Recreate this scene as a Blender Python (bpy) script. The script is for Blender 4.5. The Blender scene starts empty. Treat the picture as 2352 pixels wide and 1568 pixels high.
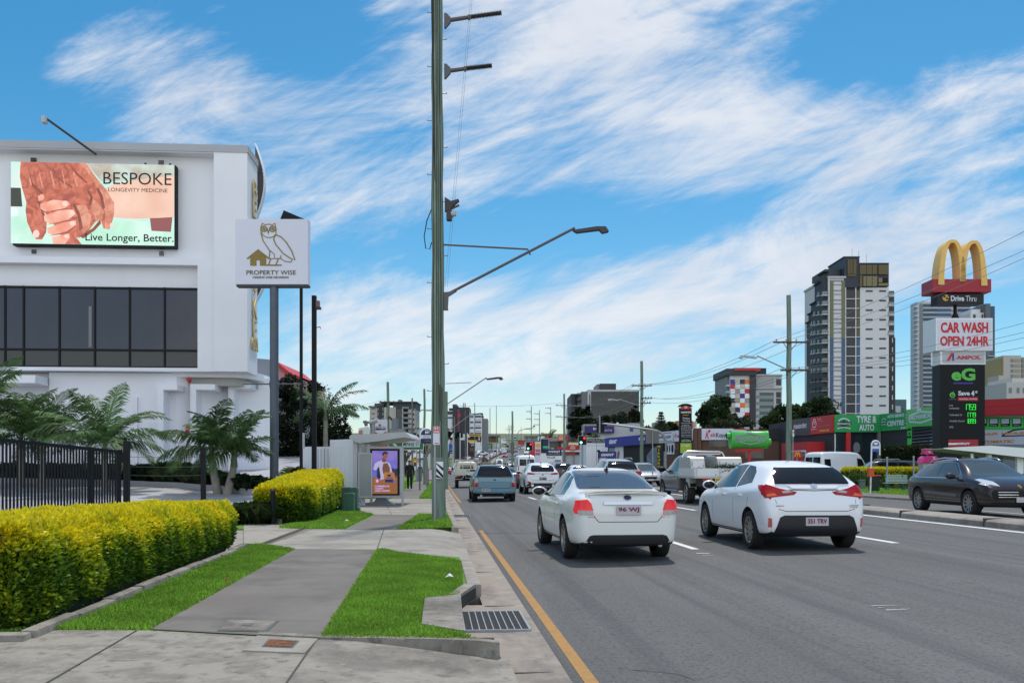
import bpy,bmesh,math,random
import numpy as np
from mathutils import Vector,Matrix
from mathutils.bvhtree import BVHTree
from mathutils.geometry import tessellate_polygon
R=math.radians
SC=bpy.context.scene
COL=SC.collection
random.seed(7)
RNG=np.random.default_rng(11)
# ---------------------------------------------------------------- camera
# pixel helpers work on a 2352x1568 reading of the photograph; the road runs along +Y
F,CX,HY,HC,TH=2050.0,1176.0,1074.0,1.45,R(4.94)
CT,ST=math.cos(TH),math.sin(TH)
cd=bpy.data.cameras.new('camera')
cam=bpy.data.objects.new('camera',cd);COL.objects.link(cam)
cam.location=(0,0,HC);cam.rotation_euler=(R(90),0,-TH)
cd.sensor_width=36;cd.lens=36*F/2352
cd.shift_y=(HY-784)/2352
cd.clip_end=6000;cd.clip_start=0.05
SC.camera=cam
SC.render.resolution_x,SC.render.resolution_y=1024,682
SC.view_settings.view_transform='Standard'
SC.view_settings.look='None'
SC.view_settings.gamma=1
SC.view_settings.exposure=0.40
SC.cycles.max_bounces=6
SC.cycles.transparent_max_bounces=8
SC.cycles.caustics_reflective=False
SC.cycles.caustics_refractive=False
# ---------------------------------------------------------------- sky and sun
SUN_EL,SUN_AZ=R(66),R(20)            # azimuth clockwise from +Y
w=bpy.data.worlds.new('World');SC.world=w;w.use_nodes=True
NT=w.node_tree;NT.nodes.clear()
def nd(t,**k):
    n=NT.nodes.new(t)
    for a,v in k.items():setattr(n,a,v)
    return n
def lk(a,b):NT.links.new(a,b)
def mth(op,a,b=None,c=None,clamp=False):
    n=nd('ShaderNodeMath',operation=op,use_clamp=clamp)
    for i,v in enumerate((a,b,c)):
        if v is None:continue
        if isinstance(v,(int,float)):n.inputs[i].default_value=v
        else:lk(v,n.inputs[i])
    return n.outputs[0]
sky=nd('ShaderNodeTexSky',sky_type='NISHITA',sun_disc=False)
sky.sun_elevation=SUN_EL;sky.sun_rotation=SUN_AZ
sky.air_density=1.0;sky.dust_density=0.3;sky.ozone_density=3.0
hsv=nd('ShaderNodeHueSaturation');hsv.inputs['Saturation'].default_value=1.36;hsv.inputs['Value'].default_value=.98
hsv.inputs['Hue'].default_value=0.485
lk(sky.outputs[0],hsv.inputs['Color'])
tcn=nd('ShaderNodeTexCoord')
vr=nd('ShaderNodeVectorRotate',rotation_type='Z_AXIS');vr.inputs['Angle'].default_value=TH
lk(tcn.outputs['Generated'],vr.inputs['Vector'])
sp=nd('ShaderNodeSeparateXYZ');lk(vr.outputs[0],sp.inputs[0])
yy=mth('MAXIMUM',mth('ABSOLUTE',sp.outputs[1]),0.18)
U=mth('MULTIPLY',mth('DIVIDE',sp.outputs[0],yy),2.05)
V=mth('MULTIPLY',mth('DIVIDE',sp.outputs[2],yy),2.05)
uv=nd('ShaderNodeCombineXYZ');lk(U,uv.inputs[0]);lk(V,uv.inputs[1])
def fbm(rot,sx,sy,scale,detail,rough,dist,seed):
    mp=nd('ShaderNodeMapping',vector_type='TEXTURE');mp.inputs['Rotation'].default_value=(0,0,rot)
    mp.inputs['Scale'].default_value=(1/sx,1/sy,1);mp.inputs['Location'].default_value=(seed,seed*.7,0)
    lk(uv.outputs[0],mp.inputs[0])
    n=nd('ShaderNodeTexNoise');n.inputs['Scale'].default_value=scale;n.inputs['Detail'].default_value=detail
    n.inputs['Roughness'].default_value=rough;n.inputs['Distortion'].default_value=dist
    lk(mp.outputs[0],n.inputs['Vector']);return n.outputs[0]
n1=fbm(.30,.60,1.5,3.1,11,.66,.9,3.1)
n2=fbm(.45,.36,2.0,6.5,9,.66,.7,9.7)
n4=fbm(.12,.30,2.6,9,7,.62,.9,2.2)
n3=fbm(.1,1,1.3,1.5,5,.5,.2,5.3)
cov=mth('ADD',mth('MULTIPLY',n1,1.05),mth('ADD',mth('MULTIPLY',n2,.75),mth('MULTIPLY',n4,.36)))
def blob(px,py,rx,ry,ang,wt):
    mp=nd('ShaderNodeMapping',vector_type='TEXTURE')
    mp.inputs['Location'].default_value=((px-CX)/1000,(HY-py)/1000,0)
    mp.inputs['Rotation'].default_value=(0,0,ang);mp.inputs['Scale'].default_value=(rx/1000,ry/1000,1)
    lk(uv.outputs[0],mp.inputs[0])
    g=nd('ShaderNodeTexGradient',gradient_type='SPHERICAL');lk(mp.outputs[0],g.inputs[0])
    s=nd('ShaderNodeMapRange',interpolation_type='SMOOTHSTEP');lk(g.outputs[0],s.inputs[0])
    return mth('MULTIPLY',s.outputs[0],wt)
for b in ((1330,120,820,560,0,.52),(1800,330,650,300,.2,.3),(2300,230,560,210,.3,.40),
          (1500,700,1250,270,.13,.50),(2150,520,700,230,.18,.36),(270,150,430,210,-.45,.50),
          (600,250,360,280,-.4,.36),(820,480,480,170,.05,.33),(860,720,480,150,0,.3),
          (1176,930,2300,200,0,.16),(2150,40,520,190,.25,-.5),(1330,520,800,130,.1,-.36),
          (60,60,420,330,0,-.3),(700,90,260,210,0,-.34),(1420,330,330,90,0,-.16),
          (800,620,420,80,0,-.16),(2300,760,500,130,.1,-.22),(560,560,300,500,0,-.05)):
    cov=mth('ADD',cov,blob(*b))
mr=nd('ShaderNodeMapRange',interpolation_type='SMOOTHSTEP')
lk(cov,mr.inputs[0]);mr.inputs[1].default_value=1.10;mr.inputs[2].default_value=1.72
dens=mth('MULTIPLY',mr.outputs[0],.90)
shade=nd('ShaderNodeMapRange');lk(mth('ADD',mth('MULTIPLY',n3,.75),mth('MULTIPLY',n1,.45)),shade.inputs[0])
shade.inputs[1].default_value=.42;shade.inputs[2].default_value=.74
ccol=nd('ShaderNodeMix',data_type='RGBA');lk(shade.outputs[0],ccol.inputs[0])
ccol.inputs[6].default_value=(4.9,5.4,6.3,1);ccol.inputs[7].default_value=(7.2,7.3,7.55,1)
cm=nd('ShaderNodeMix',data_type='RGBA');lk(dens,cm.inputs[0])
lk(hsv.outputs[0],cm.inputs[6]);lk(ccol.outputs[2],cm.inputs[7])
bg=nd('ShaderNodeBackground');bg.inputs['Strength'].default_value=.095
fb=nd('ShaderNodeMapRange',interpolation_type='SMOOTHSTEP');lk(sp.outputs[1],fb.inputs[0])      # added fill: sky behind the camera brightened to light facades facing it
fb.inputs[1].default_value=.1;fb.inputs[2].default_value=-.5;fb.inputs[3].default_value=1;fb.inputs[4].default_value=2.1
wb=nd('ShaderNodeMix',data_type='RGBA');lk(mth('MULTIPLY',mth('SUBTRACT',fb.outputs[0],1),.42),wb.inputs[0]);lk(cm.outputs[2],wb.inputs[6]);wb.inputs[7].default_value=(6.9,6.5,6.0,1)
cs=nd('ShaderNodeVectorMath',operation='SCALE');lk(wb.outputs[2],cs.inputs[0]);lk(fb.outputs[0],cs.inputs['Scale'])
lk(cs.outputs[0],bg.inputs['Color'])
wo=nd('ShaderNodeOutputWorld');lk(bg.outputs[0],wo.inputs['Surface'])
sl=bpy.data.lights.new('sun','SUN');sl.energy=2.6;sl.angle=R(3);sl.color=(1,.94,.85)
so=bpy.data.objects.new('sun',sl);COL.objects.link(so);so.location=(0,0,60)
sdir=Vector((math.sin(SUN_AZ)*math.cos(SUN_EL),math.cos(SUN_AZ)*math.cos(SUN_EL),math.sin(SUN_EL)))
so.rotation_euler=sdir.to_track_quat('Z','Y').to_euler()

# ---------------------------------------------------------------- geometry helpers
def cw(cx,t,z):return Vector((cx*CT+t*ST,-cx*ST+t*CT,z))
def pp(px,py,t):return cw((px-CX)/F*t,t,HC-(py-HY)/F*t)
def gp(px,py,z=.13):
    t=(HC-z)*F/(py-HY)
    return pp(px,py,t)
def lin(r,g=None,b=None):
    if g is None:g=b=r
    return tuple((c/255/12.92 if c <= 10 else ((c/255+.055)/1.055) ** 2.4) for c in (r,g,b))
class MB:
    """collects geometry for ONE mesh; every face carries a material slot"""
    def __init__(s):s.v=[];s.f=[];s.m=[];s.mats=[]
    def mi(s,mat):
        if mat not in s.mats:s.mats.append(mat)
        return s.mats.index(mat)
    def add(s,vs,fs,mat):
        o=len(s.v);i=s.mi(mat)
        s.v += [tuple(v) for v in vs]
        for f in fs:s.f.append([o+k for k in f]);s.m.append(i)
        return s
    def box(s,x0,x1,y0,y1,z0,z1,mat,M=None):
        vs=[Vector((x,y,z)) for z in (z0,z1) for y in (y0,y1) for x in (x0,x1)]
        if M is not None:vs=[M @ v for v in vs]
        return s.add(vs,[(0,2,3,1),(4,5,7,6),(0,1,5,4),(2,6,7,3),(0,4,6,2),(1,3,7,5)],mat)
    def bbox(s,x0,x1,y0,y1,z0,z1,mat,b=.02):
        bm=bmesh.new();bmesh.ops.create_cube(bm,size=1)
        bmesh.ops.transform(bm,matrix=Matrix.Translation(((x0+x1)/2,(y0+y1)/2,(z0+z1)/2)) @ Matrix.Diagonal((x1-x0,y1-y0,z1-z0,1)),verts=bm.verts)
        bmesh.ops.bevel(bm,geom=bm.edges[:],offset=b,segments=2,affect='EDGES',profile=.6)
        return s.bm(bm,mat)
    def bm(s,bm,mat):
        bm.verts.index_update()
        s.add([v.co[:] for v in bm.verts],[[v.index for v in f.verts] for f in bm.faces],mat);bm.free();return s
    def prism(s,pts,y0,y1,mat,axis='y'):
        """polygon pts in xz (axis y), xy (axis z) or yz (axis x), extruded between y0 and y1"""
        n=len(pts)
        if n < 3:return s
        def P(a,b,d):return (a,d,b) if axis == 'y' else ((a,b,d) if axis == 'z' else (d,a,b))
        tri=tessellate_polygon([[Vector((p[0],p[1],0)) for p in pts]])
        vs=[P(*p,y0) for p in pts]+[P(*p,y1) for p in pts]
        fs=[tuple(t) for t in tri]+[tuple(n+k for k in t[::-1]) for t in tri]
        fs += [(i,(i+1) % n,n+(i+1) % n,n+i) for i in range(n)]
        return s.add(vs,fs,mat)
    def tube(s,pts,r,mat,n=8,cap=True):
        pts=[Vector(p) for p in pts];k=len(pts)
        rs=r if isinstance(r,(list,tuple)) else [r]*k
        vs=[];fs=[];up=None
        for i,p in enumerate(pts):
            d=(pts[min(i+1,k-1)]-pts[max(i-1,0)])
            d=d.normalized() if d.length > 1e-9 else Vector((0,0,1))
            if up is None:a=Vector((0,0,1)) if abs(d.z) < .9 else Vector((1,0,0))
            else:a=up
            sx=d.cross(a)
            if sx.length < 1e-6:sx=d.cross(Vector((.3,1,.2)))
            sx.normalize();up=sx.cross(d).normalized()
            for j in range(n):
                an=2*math.pi*j/n
                vs.append(p+(sx*math.cos(an)+up*math.sin(an))*rs[i])
        for i in range(k-1):
            for j in range(n):
                fs.append((i*n+j,i*n+(j+1) % n,(i+1)*n+(j+1) % n,(i+1)*n+j))
        if cap:fs += [tuple(range(n-1,-1,-1)),tuple((k-1)*n+j for j in range(n))]
        return s.add(vs,fs,mat)
    def cyl(s,x,y,z0,z1,r,mat,n=16,r2=None):return s.tube([(x,y,z0),(x,y,z1)],[r,r if r2 is None else r2],mat,n)
    def lathe(s,prof,mat,n=24,axis='z',c=(0,0,0)):
        vs=[];fs=[];k=len(prof)
        for j in range(n):
            a=2*math.pi*j/n
            for r,h in prof:
                v=(r*math.cos(a),r*math.sin(a),h) if axis == 'z' else (h,r*math.cos(a),r*math.sin(a))
                vs.append((v[0]+c[0],v[1]+c[1],v[2]+c[2]))
        for j in range(n):
            for i in range(k-1):
                fs.append((j*k+i,((j+1) % n)*k+i,((j+1) % n)*k+i+1,j*k+i+1))
        return s.add(vs,fs,mat)
    def stroke(s,pts,wd,y0,y1,mat,closed=False):
        """a flat band of width wd along the xz polyline"""
        P=[Vector((p[0],p[1])) for p in pts];n=len(P);L=[];Rr=[]
        for i in range(n):
            a=P[(i-1) % n] if (closed or i > 0) else P[i]
            b=P[(i+1) % n] if (closed or i < n-1) else P[i]
            d=(b-a).normalized() if (b-a).length > 1e-9 else Vector((1,0))
            nn=Vector((-d.y,d.x))*(wd[i] if isinstance(wd,list) else wd)/2
            L.append(P[i]+nn);Rr.append(P[i]-nn)
        m=n if closed else n-1
        vs=[(p.x,y0,p.y) for p in L]+[(p.x,y0,p.y) for p in Rr]+[(p.x,y1,p.y) for p in L]+[(p.x,y1,p.y) for p in Rr]
        fs=[]
        for i in range(m):
            j=(i+1) % n
            fs += [(i,j,n+j,n+i),(2*n+i,3*n+i,3*n+j,2*n+j),(i,2*n+i,2*n+j,j),(n+i,n+j,3*n+j,3*n+i)]
        return s.add(vs,fs,mat)
    def disc(s,cx,cz,r,y0,y1,mat,n=24,rz=None):
        rz=rz or r
        return s.prism([(cx+r*math.cos(2*math.pi*i/n),cz+rz*math.sin(2*math.pi*i/n)) for i in range(n)],y0,y1,mat)
    def build(s,name,parent=None,smooth=None,**props):
        me=bpy.data.meshes.new(name);me.from_pydata(s.v,[],s.f)
        for m in s.mats:me.materials.append(m)
        if s.m:me.polygons.foreach_set('material_index',s.m)
        bm=bmesh.new();bm.from_mesh(me);bmesh.ops.recalc_face_normals(bm,faces=bm.faces);bm.to_mesh(me);bm.free()
        if smooth:
            me.polygons.foreach_set('use_smooth',[True]*len(me.polygons))
            me.set_sharp_from_angle(angle=R(smooth))
        me.update()
        o=bpy.data.objects.new(name,me);COL.objects.link(o)
        if parent is not None:o.parent=parent
        for k,v in props.items():o[k]=v
        return o
def arr(pts):return np.array(pts,float)
def np_mesh(name,verts,quads,mat,parent=None,col=None,**props):
    me=bpy.data.meshes.new(name);nv=len(verts);nf=len(quads);k=quads.shape[1]
    me.vertices.add(nv);me.vertices.foreach_set('co',verts.astype(np.float32).ravel())
    me.loops.add(nf*k);me.loops.foreach_set('vertex_index',quads.astype(np.int32).ravel())
    me.polygons.add(nf);me.polygons.foreach_set('loop_start',np.arange(0,nf*k,k,dtype=np.int32))
    if col is not None:
        at=me.attributes.new('Col','FLOAT_COLOR','POINT')
        at.data.foreach_set('color',np.c_[col,np.ones(len(col))].astype(np.float32).ravel())
    me.materials.append(mat);me.update(calc_edges=True);me.validate()
    o=bpy.data.objects.new(name,me);COL.objects.link(o)
    if parent is not None:o.parent=parent
    for a,v in props.items():o[a]=v
    return o
def tag(o,label=None,cat=None,group=None,kind=None):
    for k,v in (('label',label),('category',cat),('group',group),('kind',kind)):
        if v:o[k]=v
    return o
def thing(name,label,cat,loc=(0,0,0),rz=0.,group=None):
    o=bpy.data.objects.new(name,None);COL.objects.link(o)
    o.location=loc;o.rotation_euler=(0,0,rz);o.empty_display_size=.3
    return tag(o,label,cat,group)
def struct(o):o['kind']='structure';return o
def kids(o):return [c for c in bpy.data.objects if c.parent == o]
def dup(root,loc,rz,label=None,**ov):
    """a copy of a thing, its parts and their sub-parts"""
    def rec(o,par):
        c=o.copy();COL.objects.link(c)
        if par is not None:c.parent=par
        for ch in list(o.children):rec(ch,c)
        return c
    r=rec(root,None);r.location=loc;r.rotation_euler=(0,0,rz)
    if label:r['label']=label
    for k,v in ov.items():r[k]=v
    return r
_unit={}
def bx(name,parent,x0,x1,y0,y1,z0,z1,mat):
    """a box part: an object that shares one unit-cube mesh per material"""
    if mat.name not in _unit:
        o=MB().box(-.5,.5,-.5,.5,-.5,.5,mat).build('box');_unit[mat.name]=o.data;bpy.data.objects.remove(o)
    o=bpy.data.objects.new(name,_unit[mat.name]);COL.objects.link(o)
    o.location=((x0+x1)/2,(y0+y1)/2,(z0+z1)/2);o.scale=(abs(x1-x0),abs(y1-y0),abs(z1-z0))
    if parent is not None:o.parent=parent
    return o
_txt={}
def text(parent,s,x0,z0,x1,z1,mat,y=-.012,bold=0.,th=.01,shear=0.,name='lettering'):
    """lettering fitted to the box x0..x1, z0..z1 in the parent's xz plane, facing -y"""
    cu=bpy.data.curves.new('lettering','FONT');cu.body=s;cu.resolution_u=3;cu.offset=bold;cu.extrude=.05;cu.shear=shear
    ob=bpy.data.objects.new('lettering',cu)
    me=bpy.data.meshes.new_from_object(ob)
    bpy.data.objects.remove(ob);bpy.data.curves.remove(cu)
    n=len(me.vertices);co=np.zeros(n*3,np.float32);me.vertices.foreach_get('co',co);co=co.reshape(-1,3)
    mn,mx=co.min(0),co.max(0)
    out=np.empty_like(co)
    out[:,0]=x0+(co[:,0]-mn[0])/max(mx[0]-mn[0],1e-6)*(x1-x0)
    out[:,2]=z0+(co[:,1]-mn[1])/max(mx[1]-mn[1],1e-6)*(z1-z0)
    out[:,1]=y-(co[:,2]-mn[2])/max(mx[2]-mn[2],1e-6)*th
    me.vertices.foreach_set('co',out.ravel())
    me.materials.clear();me.materials.append(mat);me.update()
    me.name=name
    o=bpy.data.objects.new(name,me);COL.objects.link(o);o.parent=parent
    return o
class Plane:
    """a vertical plane seen between pixel columns x0 (at depth t0) and x1 (at depth t1)"""
    def __init__(s,x0,t0,x1,t1):
        a,b=pp(x0,HY,t0),pp(x1,HY,t1)
        s.o=Vector((a.x,a.y));d=Vector((b.x-a.x,b.y-a.y));s.len=d.length;s.d=d.normalized();s.rz=math.atan2(s.d.y,s.d.x)
        s.z=0.
    def hit(s,px):
        u=(px-CX)/F;r=Vector((u*CT+ST,-u*ST+CT))
        # o + d*k = r*t
        det=s.d.x*-r.y+r.x*s.d.y
        k=(s.o.x*r.y-r.x*s.o.y)/det
        p=s.o+s.d*k;t=p.x*ST+p.y*CT
        return k,t
    def L(s,px,py):
        k,t=s.hit(px);return (k,HC-(py-HY)/F*t-s.z)
    def loc(s,z=0.):
        s.z=z;return (s.o.x,s.o.y,z)
def flat(px,t,wpx=100):return Plane(px,t,px+wpx,t)
# ---------------------------------------------------------------- materials
_mc={}
def mat(name,col=(.5,.5,.5),rough=.6,metal=0.,spec=.4,var=0.,vscale=3.,bump=0.,bscale=40.,emit=0.,ecol=None,coat=0.,col2=None,detail=6,alpha=1.,dist=0.):
    if name in _mc:return _mc[name]
    m=bpy.data.materials.new(name);m.use_nodes=True;nt=m.node_tree;p=nt.nodes['Principled BSDF']
    p.inputs['Base Color'].default_value=(*col,1);p.inputs['Roughness'].default_value=rough
    p.inputs['Metallic'].default_value=metal;p.inputs['Specular IOR Level'].default_value=spec
    p.inputs['Coat Weight'].default_value=coat;p.inputs['Coat Roughness'].default_value=.04
    if emit:p.inputs['Emission Color'].default_value=(*(ecol or col),1);p.inputs['Emission Strength'].default_value=emit
    if var or bump:
        tc=nt.nodes.new('ShaderNodeTexCoord')
    if var:
        n=nt.nodes.new('ShaderNodeTexNoise');n.inputs['Scale'].default_value=vscale;n.inputs['Detail'].default_value=detail;n.inputs['Roughness'].default_value=.6
        n.inputs['Distortion'].default_value=dist
        nt.links.new(tc.outputs['Object'],n.inputs['Vector'])
        mr=nt.nodes.new('ShaderNodeMapRange');mr.inputs[1].default_value=.3;mr.inputs[2].default_value=.7
        nt.links.new(n.outputs[0],mr.inputs[0])
        mx=nt.nodes.new('ShaderNodeMix');mx.data_type='RGBA'
        c2=col2 or tuple(c*(1-var) for c in col)
        mx.inputs[6].default_value=(*c2,1);mx.inputs[7].default_value=(*col,1)
        nt.links.new(mr.outputs[0],mx.inputs[0]);nt.links.new(mx.outputs[2],p.inputs['Base Color'])
    if bump:
        n=nt.nodes.new('ShaderNodeTexNoise');n.inputs['Scale'].default_value=bscale;n.inputs['Detail'].default_value=5
        nt.links.new(tc.outputs['Object'],n.inputs['Vector'])
        b=nt.nodes.new('ShaderNodeBump');b.inputs['Strength'].default_value=bump;b.inputs['Distance'].default_value=.02
        nt.links.new(n.outputs[0],b.inputs['Height']);nt.links.new(b.outputs[0],p.inputs['Normal'])
    _mc[name]=m;return m
def layered(name,base,layers,rough=.85,bump=.25,bscale=60.,spec=.3):
    """base colour with several noise layers: (colour, scale, lo, hi, amount, stretch)"""
    m=bpy.data.materials.new(name);m.use_nodes=True;nt=m.node_tree;p=nt.nodes['Principled BSDF']
    p.inputs['Roughness'].default_value=rough;p.inputs['Specular IOR Level'].default_value=spec
    tc=nt.nodes.new('ShaderNodeTexCoord');cur=None
    for i,(c,sc,lo,hi,am,st) in enumerate(layers):
        mp=nt.nodes.new('ShaderNodeMapping');mp.inputs['Scale'].default_value=st;mp.inputs['Location'].default_value=(i*7.3,i*3.1,i)
        nt.links.new(tc.outputs['Object'],mp.inputs[0])
        n=nt.nodes.new('ShaderNodeTexNoise');n.inputs['Scale'].default_value=sc;n.inputs['Detail'].default_value=7;n.inputs['Roughness'].default_value=.62
        nt.links.new(mp.outputs[0],n.inputs['Vector'])
        mr=nt.nodes.new('ShaderNodeMapRange');mr.inputs[1].default_value=lo;mr.inputs[2].default_value=hi;mr.inputs[4].default_value=am
        nt.links.new(n.outputs[0],mr.inputs[0])
        mx=nt.nodes.new('ShaderNodeMix');mx.data_type='RGBA';mx.inputs[7].default_value=(*c,1)
        if cur is None:mx.inputs[6].default_value=(*base,1)
        else:nt.links.new(cur,mx.inputs[6])
        nt.links.new(mr.outputs[0],mx.inputs[0]);cur=mx.outputs[2]
    nt.links.new(cur,p.inputs['Base Color'])
    if bump:
        n=nt.nodes.new('ShaderNodeTexNoise');n.inputs['Scale'].default_value=bscale;n.inputs['Detail'].default_value=4
        nt.links.new(tc.outputs['Object'],n.inputs['Vector'])
        b=nt.nodes.new('ShaderNodeBump');b.inputs['Strength'].default_value=bump;b.inputs['Distance'].default_value=.01
        nt.links.new(n.outputs[0],b.inputs['Height']);nt.links.new(b.outputs[0],p.inputs['Normal'])
    _mc[name]=m;return m
def leafmat(name,trans=.3,rough=.5):
    m=bpy.data.materials.new(name);m.use_nodes=True;nt=m.node_tree;p=nt.nodes['Principled BSDF']
    a=nt.nodes.new('ShaderNodeAttribute');a.attribute_name='Col'
    nt.links.new(a.outputs['Color'],p.inputs['Base Color']);p.inputs['Roughness'].default_value=rough;p.inputs['Specular IOR Level'].default_value=.25
    t=nt.nodes.new('ShaderNodeBsdfTranslucent');nt.links.new(a.outputs['Color'],t.inputs['Color'])
    mx=nt.nodes.new('ShaderNodeMixShader');mx.inputs[0].default_value=trans
    nt.links.new(p.outputs[0],mx.inputs[1]);nt.links.new(t.outputs[0],mx.inputs[2])
    nt.links.new(mx.outputs[0],nt.nodes['Material Output'].inputs['Surface']);return m
S1=(1,1,1)
ASPH=layered('asphalt',(.118,.114,.110),[((.155,.150,.145),.35,.4,.65,.8,(1.2,.12,1)),((.07,.07,.072),.8,.5,.75,.6,(1.5,.1,1)),
               ((.078,.077,.078),1.1,.5,.62,.55,(2.6,.03,1)),((.17,.168,.165),.9,.56,.68,.5,(2.2,.025,1)),((.045,.045,.047),34,.50,.62,.6,S1),((.25,.25,.25),42,.60,.70,.6,S1),((.06,.06,.062),2.2,.6,.74,.5,S1),((.28,.28,.275),5,.73,.77,.5,S1)],.9,.8,60)
CONC=layered('concrete_light',(.30,.275,.238),[((.22,.20,.172),.8,.45,.6,.85,S1),((.15,.142,.128),1.8,.54,.68,.75,S1),((.37,.345,.305),5,.5,.75,.5,S1),((.15,.145,.14),45,.58,.72,.4,(1,4,1))],.9,.2,50)
CONCD=layered('concrete_path',(.150,.134,.120),[((.185,.167,.150),.8,.42,.6,.8,S1),((.105,.097,.09),1.4,.52,.66,.75,S1),((.25,.232,.212),18,.62,.75,.35,(1,3,1))],.9,.25,70)
CONCW=layered('concrete_weathered',(.275,.25,.213),[((.10,.09,.078),.75,.47,.62,.9,S1),((.17,.152,.13),2.6,.47,.6,.75,S1),((.095,.09,.082),9,.54,.66,.65,S1),((.36,.335,.295),16,.58,.7,.5,S1)],.92,.3,60)
GUTT=layered('concrete_gutter',(.28,.238,.198),[((.17,.15,.132),.9,.47,.62,.9,(2,.6,1)),((.38,.345,.305),4,.5,.7,.5,S1),((.13,.125,.118),9,.58,.72,.5,S1)],.92,.3,50)
KERBM=layered('kerb_concrete',(.30,.27,.235),[((.19,.165,.14),1.0,.42,.6,.8,S1),((.40,.36,.31),5,.5,.7,.5,S1),((.11,.10,.09),12,.58,.7,.5,S1)],.92,.3,50)
GRASSB=layered('turf',(.11,.22,.03),[((.075,.16,.025),3,.4,.65,.8,S1),((.11,.19,.035),8,.5,.7,.6,S1),((.10,.13,.04),1.2,.58,.75,.5,S1)],.95,.6,90)
FARG=layered('far_ground',(.10,.125,.06),[((.16,.155,.12),.02,.45,.6,.9,S1),((.075,.14,.04),.05,.5,.7,.7,S1)],.95,0)
FORE=mat('forecourt',(.36,.36,.38),.85,var=.12,vscale=.7,bump=.1)
YEL=mat('line_yellow',(.42,.20,.035),.8,var=.5,vscale=14,bump=.2,col2=(.26,.16,.07))
WHT=mat('line_white',(.72,.72,.71),.7,var=.2,vscale=12,bump=.1)
RWHITE=layered('render_white',(.78,.78,.82),[((.72,.72,.76),.35,.4,.7,.8,S1),((.64,.64,.66),.9,.6,.8,.35,(1,1,.25))],.8,.05,200)
RWHITE2=mat('render_bright',(.80,.80,.85),.75,var=.05,vscale=.6)
RGREY=mat('render_grey',(.30,.31,.355),.8,var=.1,vscale=.6)
GLASSD=mat('glass_dark',(.012,.014,.028),.05,spec=.5,var=.3,vscale=.35,col2=(.030,.034,.06))
GLASSB=mat('glass_bronze',(.11,.085,.035),.15,spec=.25)
GLASSU=mat('glass_blue',(.05,.10,.20),.15,spec=.25)
GLASSC=mat('glass_clear_dark',(.07,.085,.09),.12,spec=.3)
BLACK=mat('black_metal',(.010,.010,.012),.6,spec=.2)
BLACKM=mat('black_matt',(.02,.02,.023),.7)
DGREY=mat('dark_grey',(.05,.052,.06),.6)
CHAR=mat('charcoal',(.04,.04,.048),.6,var=.15,vscale=.3)
MGREY=mat('mid_grey',(.18,.185,.20),.55)
LGREY=mat('light_grey',(.42,.43,.45),.5)
WHITE=mat('white_paint',(.76,.76,.79),.5)
SIGNW=mat('sign_white',(.64,.64,.73),.35,var=.04,vscale=.4)
GOLD=mat('gold_print',(.22,.155,.03),.4)
GOLDM=mat('gold_metal',(.60,.46,.22),.4,.1)
GREENP=layered('pole_timber_green',(.16,.215,.17),[((.24,.29,.24),2.4,.45,.65,.8,(5,5,.35)),((.10,.13,.09),3.2,.5,.68,.8,(7,7,.3)),((.09,.08,.06),2.2,.66,.74,.9,(3,3,.7)),((.30,.31,.27),7,.6,.72,.4,(3,3,.3))],.9,.5,30)
STEEL=mat('galvanised_steel',(.33,.34,.36),.45,.5,var=.2,vscale=6)
STEELD=mat('weathered_steel',(.11,.105,.11),.55,.3)
POSTB=mat('post_slate',(.085,.10,.135),.45,var=.15,vscale=4)
RED=mat('red_paint',(.50,.025,.03),.5)
REDD=mat('red_dark',(.33,.012,.025),.45)
REDP=mat('red_print',(.55,.012,.02),.5)
GRN=mat('green_paint',(.015,.30,.075),.5)
GRNL=mat('green_lime',(.08,.55,.10),.5)
MUFF=mat('green_gloss',(.06,.50,.065),.35,coat=.3,var=.12,vscale=2)
BLUE=mat('blue_sign',(.035,.04,.27),.5,var=.1,vscale=.5)
NAVY=mat('navy',(.018,.024,.075),.5)
ORNG=mat('orange',(.80,.16,.02),.5)
YELL=mat('yellow_print',(.75,.5,.03),.5)
CREAM=mat('cream',(.50,.47,.42),.7,var=.08,vscale=.2)
BRICK=layered('brick',(.16,.085,.06),[((.10,.055,.042),4,.4,.6,.8,(1,1,4)),((.24,.15,.11),14,.55,.7,.5,(1,1,5))],.9,.4,25)
ARCHY=mat('arch_yellow',(.82,.50,.13),.45,var=.15,vscale=1.1)
BARK=mat('bark',(.12,.09,.065),.9,var=.4,vscale=6,bump=.6,bscale=12)
BARKP=mat('bark_pale',(.30,.27,.23),.9,var=.4,vscale=5,bump=.4,bscale=12)
LEAF=leafmat('leaf',.3)
LEAFH=leafmat('leaf_hedge',.35,.42)
PALML=leafmat('leaf_palm',.25,.6)
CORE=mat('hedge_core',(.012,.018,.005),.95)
def emis(name,c,s):return mat(name,c,.4,emit=s)
LRED=emis('lamp_red',(.9,.02,.015),1.1)
LGRN=emis('lamp_green',(.25,1.,.65),2.6)
LDIG=emis('digit_green',(.02,.75,.05),.55)
TYRE=mat('tyre',(.014,.014,.015),.8,bump=.2,bscale=60)
RIM=mat('rim',(.34,.325,.31),.35,.8)
CARG=mat('car_glass',(.012,.013,.015),.05,spec=.32)
CARGL=mat('car_glass_light',(.06,.07,.072),.05,spec=.6)
TRIM=mat('car_trim',(.015,.016,.02),.55)
CHROME=mat('chrome',(.62,.63,.66),.16,1.)
TAIL=mat('tail_red',(.33,.004,.008),.2,spec=.3,coat=.15,var=.55,vscale=14,emit=.05,ecol=(.9,.02,.02))
TAILB=mat('tail_brake',(.40,.008,.01),.25,coat=.25,emit=.30,ecol=(1,.02,.015),var=.6,vscale=16)
TAILW=mat('tail_clear',(.42,.36,.36),.15,coat=.6,var=.4,vscale=18)
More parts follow.
